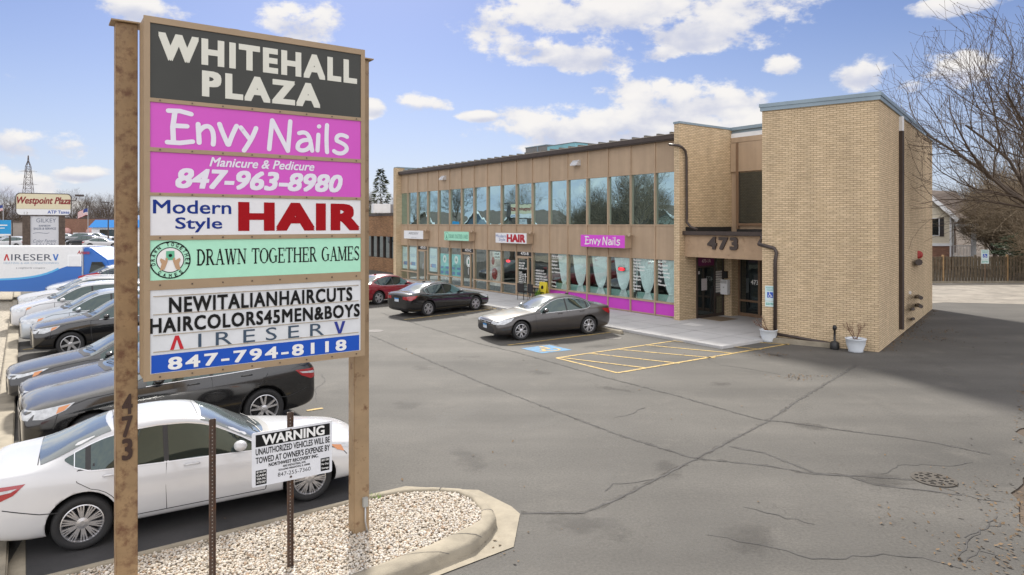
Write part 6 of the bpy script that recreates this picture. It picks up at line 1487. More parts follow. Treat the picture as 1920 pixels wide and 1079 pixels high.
tree(big2, 'second bare tree along the drive with pale budding twigs, behind the nearest', (27.6, 32.0, 0), R(15), 1.35, RG, Mtw2)
tree(big1, 'bare tree near the corner of the wooden fence', (36.8, 42.0, 0), R(75), 1.0, RG)
tree(big2, 'bare tree rising beyond the fence, right of the siding house', (46.0, 58.0, 0), R(-30), 1.2, RG)
tree(bush, 'brown thicket of bare stems beside the drive at the far right', (25.4, 30.0, 0), 0, 1.5, RG, Mtw2, 'bare_shrub', 'shrub')
tree(bush, 'brown thicket of bare stems by the fence end', (36.4, 44.6, 0), 2.0, 1.5, RG, Mtw2, 'bare_shrub', 'shrub')
tree(bush, 'tall bare bush standing behind the wooden fence', (43.5, 53.0, 0), 4.0, 1.9, RG, Mtw2, 'bare_shrub', 'shrub')
tree(bush, 'bare bush in front of the porch behind the fence', (44.5, 58.5, 0), 1.0, 1.5, RG, Mtw2, 'bare_shrub', 'shrub')
for k, (px, d, s, mm) in enumerate(((1764, 84, .85, far), (1790, 96, 1.0, far), (1822, 78, .8, big2), (1850, 90, 1.0, far), (1880, 76, .95, big2), (1905, 84, 1.05, far), (1935, 72, 1.0, far), (1965, 80, 1.1, far), (1995, 70, 1.0, big2))):
    q = P(px, 420, d); tree(mm, 'bare tree in the row behind the fence and the siding house', (q.x, q.y, -.1), k * 1.9, s, 'bare trees behind the fence')
for k, (px, d, s) in enumerate(((1862, 62, 1.9), (1880, 60, 2.2), (1900, 64, 2.3), (1918, 58, 2.2), (1940, 62, 2.4), (1866, 72, 2.4), (1908, 70, 2.8), (1932, 54, 2.4))):
    q = P(px, 420, d); tree(bush, 'brown thicket in the row behind the fence', (q.x, q.y, -.1), k * 2.3, s, 'thickets behind the fence', Mtw2, 'bare_shrub', 'shrub')
# evergreens
def evergreen(seed, h, rad, n, size, cone=True):
    rg = random.Random(seed); V, Fc = [], []
    for _ in range(n):
        z = rg.random() ** (1.3 if cone else .8); rr = rad * ((1 - z) ** .85 if cone else math.sqrt(max(0, 1 - (z * 1.9 - .75) ** 2 * .75))) * (.55 + .45 * rg.random()) * (1 + .35 * math.sin(z * 38 + rg.random()))
        a = rg.uniform(0, 6.28); p = Vector((math.cos(a) * rr, math.sin(a) * rr, .06 * h + z * h * .95)); d = Vector((math.cos(a), math.sin(a), rg.uniform(-.5, .3) if cone else rg.uniform(-.3, .9))).normalized() * size * rg.uniform(.6, 1.4); s = d.cross(Vector((rg.gauss(0, .4), rg.gauss(0, .4), 1))).normalized() * size * .22
        k = len(V); V += [p, p + d * .55 - s, p + d, p + d * .55 + s]; Fc.append((k, k + 1, k + 2, k + 3))
    me = bpy.data.meshes.new('crown'); me.from_pydata([tuple(q) for q in V], [], Fc); me.update(); return me
Mev = mat('evergreen needles', (.028, .055, .022), .8, var=.6, vscale=2.2); Mcon = mat('sparse conifer needles', (.085, .10, .055), .85, var=.5, vscale=1.5)
def ever(me, m, label, loc, rz, h, group=None):
    t = thing('evergreen_tree', label, 'evergreen', loc, rz, group)
    if not me.materials: me.materials.append(m)
    o = bpy.data.objects.new('crown', me); COL.objects.link(o); o.parent = t
    b = MB(); b.tube([(0, 0, -.05), (0, 0, h * .9)], [.12, .02], 7); b.build('trunk', Mbark, t); return t
e1 = evergreen(2, 3.4, 1.9, 9000, .20, False); e2 = evergreen(4, 9.8, 2.0, 2300, .42)
ever(e1, Mev, 'dark green round evergreen behind the fence, right of the accessible sign', (38.2, 50.0, 0), 0, 3, 'evergreens behind the fence'); ever(e1, Mev, 'dark green evergreen behind the fence at the right edge', (40.4, 51.0, 0), 2, 3, 'evergreens behind the fence')
tree(bush, 'dense brown thicket at the right edge before the fence', (32.6, 38.0, 0), 3.0, 1.9, RG, Mtw2, 'bare_shrub', 'shrub'); tree(bush, 'tall brown thicket between the fence and the drive trees', (38.8, 46.0, 0), 5.0, 1.9, RG, Mtw2, 'bare_shrub', 'shrub')
cq = P(714, 420, 72); ever(e2, Mcon, 'thin conifer standing behind the brown brick shop', (cq.x, cq.y, 0), 0, 9.8)

# ------------------------------------------------------------------ fence, house and sign at the end of the drive
f0, f1 = Vector((27.5, 46.6, 0)), Vector((39.5, 47.8, 0)); fd = (f1 - f0).normalized(); fl = (f1 - f0).length
FN = thing('wooden_fence', 'weathered brown shadowbox wooden fence closing the end of the drive', 'fence', f0, math.atan2(fd.y, fd.x))
Mwood = mat('weathered wood', (.135, .105, .07), .9, var=.35, vscale=4, streak=(.3, 9)); Mwood2 = mat('newer wood post', (.36, .23, .11), .8, var=.15, vscale=4)
step = 2.42; k = 0; x = 0.0
while x < fl:
    b = MB(); n = 0; y = x + .06
    while y < min(x + step - .05, fl): b.box((y, -.045 if n % 2 else .025, .06), (y + .135, -.027 if n % 2 else .043, 1.80 + .012 * math.sin(n * 7.1 + k))); y += .118; n += 1
    for z in (.35, 1.05, 1.58): b.box((x + .03, -.026, z), (min(x + step, fl), .024, z + .085))
    b.build('fence_panel', Mwood, FN)
    b = MB(); b.box((x - .05, -.065, 0), (x + .05, .065, 1.92)); b.build('fence_post', Mwood2 if k in (1, 3) else Mwood, FN); x += step; k += 1
b = MB(); b.box((26.5, -.1, -.02), (40, .1, .12)); o = b.build('alley_kerb', M['concrete'], None, bevel=.02); o.location = Vector((0, 45.9, 0)); o.rotation_euler = (0, 0, R(1.2)); o['kind'] = 'structure'
sq = P(1847, 530, 46.0)
parking_plate('accessible_sign', 'accessible parking sign on a post before the wooden fence', (sq.x, sq.y, 1.62), R(-18), 1.5, 1.62)
Msid = mat('cream siding', (.72, .66, .53), .7, var=.05, vscale=2); Mroof = mat('brown shingles', (.10, .075, .06), .9, var=.3, vscale=3)
def clap(m):
    nt = m.node_tree; b = nt.nodes['Principled BSDF']; tc = nt.nodes.new('ShaderNodeTexCoord'); w = nt.nodes.new('ShaderNodeTexWave'); w.bands_direction = 'Z'; w.wave_profile = 'SAW'; w.inputs['Scale'].default_value = 2.2; nt.links.new(tc.outputs['Object'], w.inputs[0])
    bp = nt.nodes.new('ShaderNodeBump'); bp.inputs['Strength'].default_value = .8; bp.inputs['Distance'].default_value = .03; nt.links.new(w.outputs[0], bp.inputs['Height']); nt.links.new(bp.outputs[0], b.inputs['Normal']); return m
clap(Msid)
hq = P(1783, 460, 60.0); HS = thing('siding_house', 'cream siding house with white trim, brick base and a brown roof behind the fence', 'house', (hq.x, hq.y, 0), R(-4))
b = MB(); b.box((-7.5, 0, 2.2), (0, 7, 4.85))
v = [b.bm.verts.new(p) for p in ((-7.5, 0, 4.85), (0, 0, 4.85), (-3.75, 0, 8.2), (-7.5, 7, 4.85), (0, 7, 4.85), (-3.75, 7, 8.2))]
for q in ((0, 1, 2), (5, 4, 3)): b.bm.faces.new([v[i] for i in q])
b.build('wall', Msid, HS, recalc=False)
b = MB(); b.box((-7.45, .03, 0), (-.03, 7, 2.199)); b.box((-.02, 1.5, 0), (1.0, 7, 2.199)); b.build('brick_base', M['brick3'], HS)
b = MB(); b.box((.0, 1.5, 2.2), (1.0, 7, 4.85)); b.build('side_wing', Msid, HS)
b = MB()
for x0, z0, x1, z1 in ((.45, 4.45, -3.75, 8.2), (-7.95, 4.45, -3.75, 8.2)):
    b.face([(x0, -.45, z0 + .12), (x1, -.45, z1 + .12), (x1, 8, z1 + .12), (x0, 8, z0 + .12)]); b.face([(x0, -.45, z0), (x1, -.45, z1), (x1, 8, z1), (x0, 8, z0)])
b.face([(.2, .9, 4.7), (2.2, .9, 4.55), (2.2, 7, 6.6), (-.6, 7, 7.0)]); b.face([(-3, 6, 6.2), (6, 6, 4.9), (6, 10, 7.4), (-3, 10, 8.0)])
b.build('roof', Mroof, HS, recalc=False)
b = MB()
for sx in (1, -1):
    for a, c in (((-3.75, 8.2), (-3.75 + sx * 4.2, 4.45)),):
        dx, dz = c[0] - a[0], c[1] - a[1]; ln = math.hypot(dx, dz); nx, nz = -dz / ln, dx / ln
        if nz > 0: nx, nz = -nx, -nz
        pts = [(a[0], a[1] + .10), (c[0], c[1] + .10), (c[0] + nx * .30, c[1] + nz * .30), (a[0], a[1] - .34)]
        va = [b.bm.verts.new((p[0], -.47, p[1])) for p in pts]; vb = [b.bm.verts.new((p[0], -.42, p[1])) for p in pts]; b.bm.faces.new(va); b.bm.faces.new(vb)
        for i in range(4): b.bm.faces.new((va[i], va[(i + 1) % 4], vb[(i + 1) % 4], vb[i]))
b.box((-.12, -.04, 2.2), (.04, .12, 4.7)); b.box((.92, 1.40, 2.2), (1.06, 1.52, 4.9)); b.box((-7.5, -.05, 2.1), (.05, .0, 2.34)); b.box((.0, 1.42, 2.1), (1.05, 1.5, 2.34)); b.box((-.10, -.03, 0), (.02, .05, 2.1)); b.box((.94, 1.42, 0), (1.04, 1.5, 2.1))
b.build('white_trim', M['white'], HS)
fr = MB(); fr.box((-1.75, -.05, 3.0), (-1.0, .01, 4.6)); w_ = fr.build('window', M['white'], HS)
g = MB(); g.box((-1.68, -.06, 3.06), (-1.07, -.052, 4.54)); g.build('pane', M['glassdark'], w_)
g = MB(); g.box((-.98, -.06, 2.95), (-.62, -.01, 4.65)); g.box((-2.13, -.06, 2.95), (-1.77, -.01, 4.65)); g.build('shutter', mat('dark shutter', (.03, .028, .03), .6), HS)
b = MB(); b.box((1.07, 1.2, 3.82), (3.1, 4.2, 4.08)); b.build('porch_roof', M['white'], HS)
for x in (2.75,): b = MB(); b.box((x - .15, 1.25, .4), (x + .15, 1.55, 3.81)); b.lathe([(.24, .3), (.24, .5), (.17, .55)], 4, T(x, 1.4, 0)); b.build('porch_column', M['white'], HS)
b = MB(); b.box((1.07, 1.4, 2.05), (2.6, 1.46, 2.12)); b.box((1.07, 1.4, 1.1), (2.6, 1.46, 1.16))
for k in range(12): b.box((1.12 + k * .125, 1.41, 1.16), (1.15 + k * .125, 1.45, 2.05))
b.build('porch_railing', M['white'], HS)
b = MB(); b.box((1.0, 1.55, .3), (3.1, 4.2, 1.05)); b.build('porch_deck', mat('grey deck', (.25, .24, .23), .8), HS)

# ------------------------------------------------------------------ brown brick shop beyond the plaza and its roof unit
BS = thing('brick_shop', 'low brown brick shop with a dark window band, beyond the far end of the plaza', 'shop', Wd(27.3, -2.6), ROT_B)
b = MB(); b.box((0, -12, 3.0), (20, 0, 4.75)); b.box((.0, -12, 0), (20, 0, 1.15)); b.box((0, -12, 1.15), (2.2, 0, 3.0)); b.build('wall', M['brick2'], BS)
b = MB(); b.box((-.05, -12.1, 4.75), (20, .06, 4.95)); b.build('roof_edge', M['darkbrown'], BS)
b = MB(); b.box((2.2, -.5, 1.15), (20, -.35, 3.0)); w_ = b.build('window', M['glassdark'], BS)
b = MB()
for x in np.arange(2.2, 20, 1.25): b.box((x, -.34, 1.15), (x + .09, -.22, 3.0))
b.build('frame', M['darkbrown'], w_)
u0 = P(718, 403, 58); t = thing('roof_unit', 'white rooftop air unit on the brown brick shop', 'air unit', (u0.x, u0.y, 4.95), R(20))
b = MB(); b.box((-.9, -.6, .05), (.55, .6, .82)); b.build('casing', M['white'], t, bevel=.02); b = MB(); b.box((.56, -.58, .08), (.8, .58, .78)); b.build('coil_panel', mat('coil grey', (.22, .22, .23), .6), t)
# rooftop screen on the plaza
uq = P(1026, 290, 41.5); t = thing('roof_screen', 'grey and teal rooftop equipment box on the plaza roof', 'roof box', (uq.x, uq.y, 7.9), ROT_B)
Mgr = mat('grey screen', (.17, .17, .17), .5, var=.1); Mteal = mat('teal screen panel', (.22, .46, .52), .25, metal=.2, var=.2, vscale=.8)
b = MB(); b.box((.0, -3.2, .0), (2.2, 0, 1.02)); b.build('grey_box', Mgr, t); b = MB(); b.box((-.02, -3.25, 1.02), (2.25, .04, 1.07)); b.box((.9, .0, 0), (.97, .04, 1.02)); b.build('box_rim', M['coping'], t)
b = MB(); b.box((-2.6, -2.9, .0), (-.03, .02, .93)); b.build('teal_panel', Mteal, t); b = MB(); b.box((-2.65, -2.95, .93), (-.03, .05, .96)); b.build('panel_rim', Mgr, t)

# ------------------------------------------------------------------ lettered box truck and van
TX = -22.3; TR = thing('box_truck', 'white and blue heating company truck lettered AIRESERV across its side', 'truck', (-25.5, 35.0, 0), 0)
x0 = -6.5; x1 = TX + 25.5; Mtb = mat('truck blue', (.02, .13, .45), .35, coat=.5); Mtw_ = mat('truck white', (.70, .71, .72), .35, coat=.4, var=.04)
b = MB(); b.box((x0, 0, .55), (x1, 2.2, 2.90)); bx_ = b.build('cargo_box', Mtw_, TR, bevel=.03)
FT = ((0, 0, 0), (1, 0, 0), (0, 0, 1), (0, -1, 0))
def tx(px): return (px - CX) / F * 35 + 25.5
def tz(py): return CAMH - (py - HY) * 35 / F
sw_ = bez((tx(-150), tz(528)), (tx(0), tz(524)), (tx(60), tz(531)), (tx(110), tz(505)), n=14)
letters('blue_sweep', [(sw_ + [(x1 - .02, tz(490)), (x1 - .02, .57), (x0, .57)], [list(range(len(sw_) + 3))])], Mtb, bx_, FT, .002)
letters('light_sweep', [ribbons([([(p[0], p[1] + .03) for p in sw_], .10)], False)], mat('truck pale blue', (.10, .40, .70), .35), bx_, FT, .004)
letters('lettering', [T_('IRESER', tx(21), tz(489), tx(97), tz(477))], mat('truck charcoal', (.06, .07, .10), .4), bx_, FT, .004)
letters('lettering', [([(tx(7), tz(489)), (tx(11), tz(477)), (tx(14), tz(477)), (tx(18), tz(489)), (tx(15), tz(489)), (tx(12.5), tz(481)), (tx(10), tz(489))], [[0, 1, 5, 6], [1, 2, 5], [2, 3, 4, 5]])], mat('truck red', (.45, .02, .02), .4), bx_, FT, .004)
letters('lettering', [([(tx(99), tz(477)), (tx(102), tz(477)), (tx(104.5), tz(485)), (tx(107), tz(477)), (tx(110), tz(477)), (tx(106), tz(489)), (tx(103), tz(489))], [[0, 1, 2, 6], [2, 3, 4, 5], [2, 5, 6]])], Mtb, bx_, FT, .004)
letters('lettering', [T_('HEATING & AIR CONDITIONING', tx(7), tz(495.5), tx(110), tz(491.8))], mat('truck pale grey', (.30, .42, .55), .4), bx_, FT, .004)
letters('lettering', [T_('a neighborly company', tx(30), tz(505), tx(85), tz(501), shear=.15)], mat('truck grey', (.15, .16, .18), .4), bx_, FT, .004)
letters('lettering', [T_('Amana', tx(145), tz(477), tx(168), tz(470), shear=.25, bold=.02)], mat('truck dark red', (.35, .02, .03), .4), bx_, FT, .004)
b = MB(); b.box((tx(127), -.03, tz(500)), (tx(153), -.001, tz(478))); d_ = b.build('side_door', M['white'], TR, bevel=.01); b = MB(); b.box((tx(130), -.04, tz(499)), (tx(150), -.031, tz(481))); b.build('door_panel', Mtw_, d_)
b = MB(); prof = [(x1 + .005, .45), (x1 + .005, 2.85), (x1 + .35, 2.85), (x1 + 1.25, 2.2), (x1 + 1.5, 1.55), (x1 + 2.2, 1.35), (x1 + 2.3, .45)]
va = [b.bm.verts.new((p[0], .08, p[1])) for p in prof]; vb = [b.bm.verts.new((p[0], 2.1, p[1])) for p in prof]; b.bm.faces.new(va); b.bm.faces.new(list(reversed(vb)))
for i in range(7): b.bm.faces.new((va[i], va[(i + 1) % 7], vb[(i + 1) % 7], vb[i]))
b.build('cab', Mtb, TR, bevel=.05)
b = MB(); b.prism([(x1 + .35, 1.5), (x1 + .5, 2.1), (x1 + 1.0, 2.1), (x1 + 1.38, 1.55)], .0, .075, T(0, .075, 0) @ RotX(R(90))); b.build('side_window', M['glassdark'], TR)
ty, rm = wheel(6, 'plain', .42, .26)
w_ = ty.build('wheel', M['tyre'], TR, smooth=True); q = rm.build('rim', [M['rim'], M['rimdark']], w_); w_.matrix_local = T(x0 + 1.6, .12, .42) @ RotZ(math.pi)
w2 = w_.copy(); COL.objects.link(w2); w2.parent = TR; w2.matrix_local = T(x1 + 1.4, .12, .42) @ RotZ(math.pi); q2 = q.copy(); COL.objects.link(q2); q2.parent = w2
t, c = make_car('white company van lettered AIRESERV parked before the box truck', 'van', 'parked_van', VAN, Pwhite, nose_at(19.9, 21.0, VAN, HL), HL, LEFT, rim=(5, 'plain'), lite=True, chrome=False, scale=1.16)
wr = [o for o in bpy.data.objects if o.parent == t and o.name.startswith('body')][0]
letters('lettering', [T_('AIRESERV', -.2, 1.18, 1.7, 1.40, bold=.0)], mat('van charcoal', (.06, .07, .10), .4), wr, ((.6, .93, .13), (-1, 0, 0), (0, -.12, 1), (0, 1, 0)), .04)
letters('red_panel', [([(1.55, 1.10), (1.45, 1.32), (.80, 1.45), (.62, 1.34)], [[0, 1, 2, 3]])], mat('van red', (.40, .02, .03), .4), wr, ((0, .90, 0), (1, 0, 0), (0, -.1, 1), (0, 1, 0)), .10)

# ------------------------------------------------------------------ the neighbouring plaza sign
WD = 48.2; wq = P(82, 420, WD); WRZ = math.atan2(.57, .82); WP = thing('plaza_sign', 'cream rounded sign reading Westpoint Plaza on two dark brick piers', 'sign', (wq.x, wq.y, 0), WRZ)
def wxp(px): r = (px - CX) / F; return (r * wq.y - wq.x) / (math.cos(WRZ) - r * math.sin(WRZ))
def wzp(py): return CAMH - (py - HY) * WD / F
a0, a1 = wxp(29), wxp(134); z0, z1 = wzp(405), wzp(363)
b = MB(); b.prism(rrect(a0, z0, a1, z1, .28), -.30, .30, RotX(R(90))); hd = b.build('sign_box', M['darkbrown'], WP)
Mcr = mat('cream sign', (.66, .60, .42), .5); FW2 = ((0, -.30, 0), (1, 0, 0), (0, 0, 1), (0, -1, 0))
zm = wzp(392.5); rr_ = rrect(a0 + .06, z0 + .06, a1 - .06, z1 - .06, .24); up_ = [p for p in rr_ if p[1] > zm] ; up_ = up_ + []
def clipz(poly, z, above):
    out = []
    for i in range(len(poly)):
        p, q = poly[i], poly[(i + 1) % len(poly)]; ip, iq = (p[1] >= z) == above, (q[1] >= z) == above
        if ip: out.append(p)
        if ip != iq: t_ = (z - p[1]) / (q[1] - p[1]); out.append((p[0] + (q[0] - p[0]) * t_, z))
    return out
u_ = clipz(rr_, zm, True); l_ = clipz(rr_, zm - .01, False)
letters('cream_face', [(u_, [list(range(len(u_)))])], Mcr, hd, FW2, .004); letters('white_face', [(l_, [list(range(len(l_)))])], Mwp, hd, FW2, .004)
letters('lettering', [T_('Westpoint Plaza', wxp(32), wzp(387), wxp(132), wzp(370), shear=.3, bold=.025)], mat('maroon lettering', (.22, .01, .012), .5), hd, FW2, .012)
letters('lettering', [T_('ATP Taxes', wxp(89), wzp(401), wxp(130), wzp(395), bold=.02)], Mblu, hd, FW2, .012); letters('lettering', [T_('12', wxp(45), wzp(402.5), wxp(53), wzp(398))], mat('faint grey', (.35, .33, .3), .5), hd, FW2, .012)
for p0, p1 in ((42, 57), (110, 122)): b = MB(); b.box((wxp(p0), -.28, 0), (wxp(p1), .28, z0)); b.build('brick_pier', mat('dark pier brick', (.10, .075, .06), .9, var=.3, vscale=9), WP)
b = MB(); b.box((wxp(57) + .002, -.2, .4), (wxp(110) - .002, .2, z0 - .04)); lb = b.build('lower_board', mat('pale board', (.58, .59, .62), .5), WP)
FW3 = ((0, -.2, 0), (1, 0, 0), (0, 0, 1), (0, -1, 0)); Mgt = mat('board lettering', (.12, .14, .2), .5)
letters('lettering', [T_('GILKEY', wxp(68), wzp(417.5), wxp(105), wzp(410)), T_('RAINBOW', wxp(73), wzp(425.5), wxp(95), wzp(422), bold=.02), T_('SALES & SERVICE', wxp(63), wzp(431), wxp(105), wzp(427), bold=.02), ribbons([(bez((wxp(62), wzp(438)), (wxp(75), wzp(434)), (wxp(85), wzp(440)), (wxp(92), wzp(437))), .03)]), T_('Color Fanatic', wxp(62), wzp(455), wxp(106), wzp(449), shear=.3), T_('SALON', wxp(67), wzp(462), wxp(103), wzp(456.5))], Mgt, lb, FW3, .005)
b = MB(); b.tube([(a1, 0, wzp(376)), (a1 + .25, -.3, wzp(376)), (a1 + .3, -.4, wzp(370))], .03, 6); b.box((a1 + .2, -.6, wzp(368)), (a1 + .75, -.3, wzp(368) + .14), T(0, 0, 0)); b.build('flood_lamp', M['darkbrown'], WP)
# raised lot beyond, with far cars, shops, flags and masts
b = MB(); b.face([(-160, 50, -.02), (-20, 52, -.02), (-30, 75, .85), (-170, 75, .85)]); b.face([(-170, 75, .85), (-30, 75, .85), (-70, 190, .85), (-260, 190, .85)]); b.face([(-30, 75, .85), (-20, 52, -.02), (-16, 78, -.02)]); b.face([(-30, 75, .85), (-16, 78, -.02), (-50, 195, -.02), (-70, 190, .85)])
o = b.build('raised_lot', mat('far asphalt', (.19, .185, .18), .9, var=.2, vscale=.3), recalc=False); o['kind'] = 'structure'
FAR = 'cars in the neighbouring lot'
def far_car(px, d, spec, m, label, rz):
    q = P(px, 420, d); make_car(label, 'car', 'parked_car', spec, m, (q.x, q.y, .85 if d > 75 else .3), rz, FAR, rim=(5, 'plain'), lite=True, chrome=False, sub=1)
far_car(158, 92, SUV, Pblack, 'dark SUV in the neighbouring lot, right of the Westpoint Plaza sign', R(165)); far_car(196, 88, SEDAN, Pcream, 'pale sedan in the neighbouring lot, tight against the pylon post', R(10))
far_car(22, 84, SUV, Pwhite, 'white SUV in the neighbouring lot, left of the dark brick piers', R(178)); far_car(150, 112, VAN, Pmid, 'grey van in the farther row of the neighbouring lot', R(170)); far_car(186, 118, SUV, Pcream, 'white wagon in the farther row, below the blue roof', R(5))
far_car(-6, 104, SEDAN, Psilver, 'silver sedan cut by the left edge of the photo', R(175)); far_car(128, 125, SEDAN, Pcream, 'pale car just right of the brick pier, far row', R(0)); far_car(204, 128, SEDAN, Pblack, 'dark sedan at the end of the far row', R(3))
rb = P(152, 440, 135); t = thing('red_brick_shop', 'long red brick building with small round awnings across the lot', 'building', (rb.x, rb.y, .8), 0)
b = MB(); b.box((-3.6, 0, 0), (5.0, 12, 4.3)); b.build('wall', M['brick3'], t); b = MB(); b.box((-3.7, -.05, 4.3), (5.0, 12, 4.5)); b.build('roof_edge', M['darkbrown'], t)
for x in (-2.8, 2.0): b = MB(); b.ball((x, -.1, 1.7), (.9, .7, .8), 2); b.build('awning', mat('pink awning', (.50, .28, .25), .7), t)
for x in (-1.6, -.3): b = MB(); b.box((x, -.06, .2), (x + 1.1, -.01, 1.5)); b.build('window', M['white'], t)
bb = P(192, 440, 125); t = thing('blue_roof_shop', 'white shop with a bright blue fascia roof behind the parked cars', 'shop', (bb.x, bb.y, .8), 0)
b = MB(); b.box((-2.0, 0, 0), (7, 9, 2.6)); b.build('wall', M['white'], t); b = MB()
v_ = [(-2.3, -.6, 2.6), (7.2, -.6, 2.6), (7.2, .6, 4.0), (-1.7, .6, 4.0)]; b.face(v_); b.box((-1.7, .6, 2.6), (7.2, 9, 4.0)); b.face([(-2.3, -.6, 2.6), (-1.7, .6, 4.0), (-1.7, .6, 2.6)]); b.build('roof', mat('blue roof', (.03, .24, .62), .5), t, recalc=False)
b = MB(); b.box((-.5, -.02, .5), (6, -.005, 2.2)); b.build('window', M['glassdark'], t); b = MB(); b.box((2.5, 2, 4.0), (5, 4, 4.9)); b.build('roof_unit', M['white'], t)
for (px, label, dd, w_) in ((-40, 'long low pale building beyond the lot', 150, 22), (90, 'low brown building behind the Westpoint Plaza sign', 165, 10)):
    q = P(px, 440, dd); t = thing('low_building', label, 'building', (q.x, q.y, .8), 0)
    b = MB(); b.box((-w_ / 2, 0, 0), (w_ / 2, 9, 3.6)); b.build('wall', mat('far wall', (.30, .26, .23), .8, var=.15, vscale=.5), t); b = MB(); b.box((-w_ / 2 - .2, -.2, 3.6), (w_ / 2 + .2, 9.2, 4.0)); b.build('roof', Mroof, t)
q = P(7, 440, 62); t = thing('billboard', 'bright blue banner board on two posts at the left edge', 'billboard', (q.x, q.y, 0), R(20)); b = MB(); b.box((-1.6, -.06, 3.0), (.55, .06, 4.42)); p = b.build('board', mat('cyan board', (.02, .30, .62), .5), t)
letters('print', [rect(-1.4, 3.9, .3, 4.0), rect(-1.4, 3.65, .1, 3.72), rect(-1.6, 3.0, .55, 3.14)], M['whitetxt'], p, ((0, -.06, 0), (1, 0, 0), (0, 0, 1), (0, -1, 0)), .005)
for x in (-1.5, .45): b = MB(); b.box((x - .06, .07, 0), (x + .06, .16, 4.3)); b.build('post', M['darkbrown'], t)
# flags
def flag(px, pytop, pybase, d, fw, label):
    q = P(px, pybase, d); zt_ = CAMH - (pytop - HY) * d / F; t = thing('flag_pole', label, 'flag pole', (q.x, q.y, .8)); b = MB(); b.tube([(0, 0, 0), (0, 0, zt_ - .8)], [.07, .045], 8); b.ball((0, 0, zt_ - .75), .09, 1); b.build('pole', mat('pole grey', (.45, .45, .46), .4, metal=.4), t)
    fh = fw * .58; z0_ = zt_ - .8 - fh - .35; nx = 18; Mst = mat('flag red', (.40, .03, .04), .7); V, Fs, Mi = [], [], []
    for j in range(14):
        for i in range(nx + 1):
            u_ = i / nx; V.append((-u_ * fw * .93, .16 * math.sin(u_ * 7) * u_, z0_ + fh * j / 13 - u_ * u_ * .75 + .06 * math.sin(u_ * 8)))
    for j in range(13):
        for i in range(nx): a = j * (nx + 1) + i; Fs.append((a, a + 1, a + nx + 2, a + nx + 1)); Mi.append(2 if (j >= 6 and i < 8) else (0 if j % 2 == 0 else 1))
    me = bpy.data.meshes.new('flag'); me.from_pydata(V, [], Fs); me.polygons.foreach_set('material_index', Mi); link('flag', me, [Mst, M['whitetxt'], mat('flag blue', (.03, .05, .20), .7)], t)
flag(165, 388, 446, 118, 2.0, 'white pole flying a stars and stripes flag before the red brick building'); flag(6, 381, 446, 110, 1.6, 'flag pole with a stars and stripes flag at the left edge')
# lattice mast, lamp posts
q = P(53, 440, 330); t = thing('power_pylon', 'tall lattice power pylon rising behind the Westpoint Plaza sign', 'pylon', (q.x, q.y, 0), R(20)); H_ = CAMH + (HY - 292) * 330 / F
b = MB()
def half(z): return 2.6 * (1 - z / H_) + .55 if z < H_ * .86 else .55 + (H_ - z) / (H_ * .14) * .35 - .5
lv = np.linspace(0, H_, 15)
for sx in (1, -1):
    for sy in (1, -1): b.tube([(sx * max(half(z), .1), sy * max(half(z), .1), z) for z in lv], .13, 4)
for z0_, z1_ in zip(lv, lv[1:]):
    for s in (1, -1):
        h0, h1 = max(half(z0_), .1), max(half(z1_), .1); b.tube([(-h0, s * h0, z0_), (h1, s * h1, z1_)], .075, 3); b.tube([(h0, s * h0, z0_), (-h1, s * h1, z1_)], .075, 3); b.tube([(s * h0, -h0, z0_), (s * h1, h1, z1_)], .075, 3); b.tube([(-h1, s * h1, z1_), (h1, s * h1, z1_)], .075, 3)
for z in (H_ * .62, H_ * .79):
    for s in (1, -1): b.tube([(0, 0, z + .8), (s * 4.2, 0, z), (0, 0, z)], .10, 4)
b.build('lattice', mat('lattice steel', (.10, .075, .07), .6), t)
def lamp_post(px, top, d, label):
    q = P(px, 440, d); zt_ = CAMH - (top - HY) * d / F; t = thing('lamp_post', label, 'lamp post', (q.x, q.y, .3), 0, 'lamp posts in the neighbouring lot'); b = MB(); b.tube([(0, 0, 0), (0, 0, zt_ - .3)], [.10, .06], 8); b.build('pole', M['darkbrown'], t); b = MB(); b.box((-.9, -.15, zt_ - .35), (.12, .15, zt_ - .22)); b.build('lamp_head', M['darkbrown'], t)
lamp_post(203, 380, 95, 'thin dark lamp post just left of the rusty pylon post'); lamp_post(23, 386, 100, 'thin dark lamp post left of the Westpoint Plaza sign'); lamp_post(188, 398, 140, 'short dark lamp post above the blue roof')
# distant bare trees along the skyline
k = 0
for px, d, s in ((-60, 190, 1.5), (-25, 230, 1.6), (10, 205, 1.35), (34, 260, 1.7), (66, 215, 1.3), (95, 240, 1.5), (118, 200, 1.2), (140, 225, 1.45), (160, 250, 1.6), (182, 210, 1.25), (205, 230, 1.5), (228, 215, 1.4), (250, 240, 1.5), (690, 150, 1.2), (735, 170, 1.15)):
    q = P(px, 420, d); tree(far, 'bare tree in the far skyline row beyond the neighbouring lot', (q.x, q.y, .3), k * 1.3, s, 'far bare trees on the skyline'); k += 1

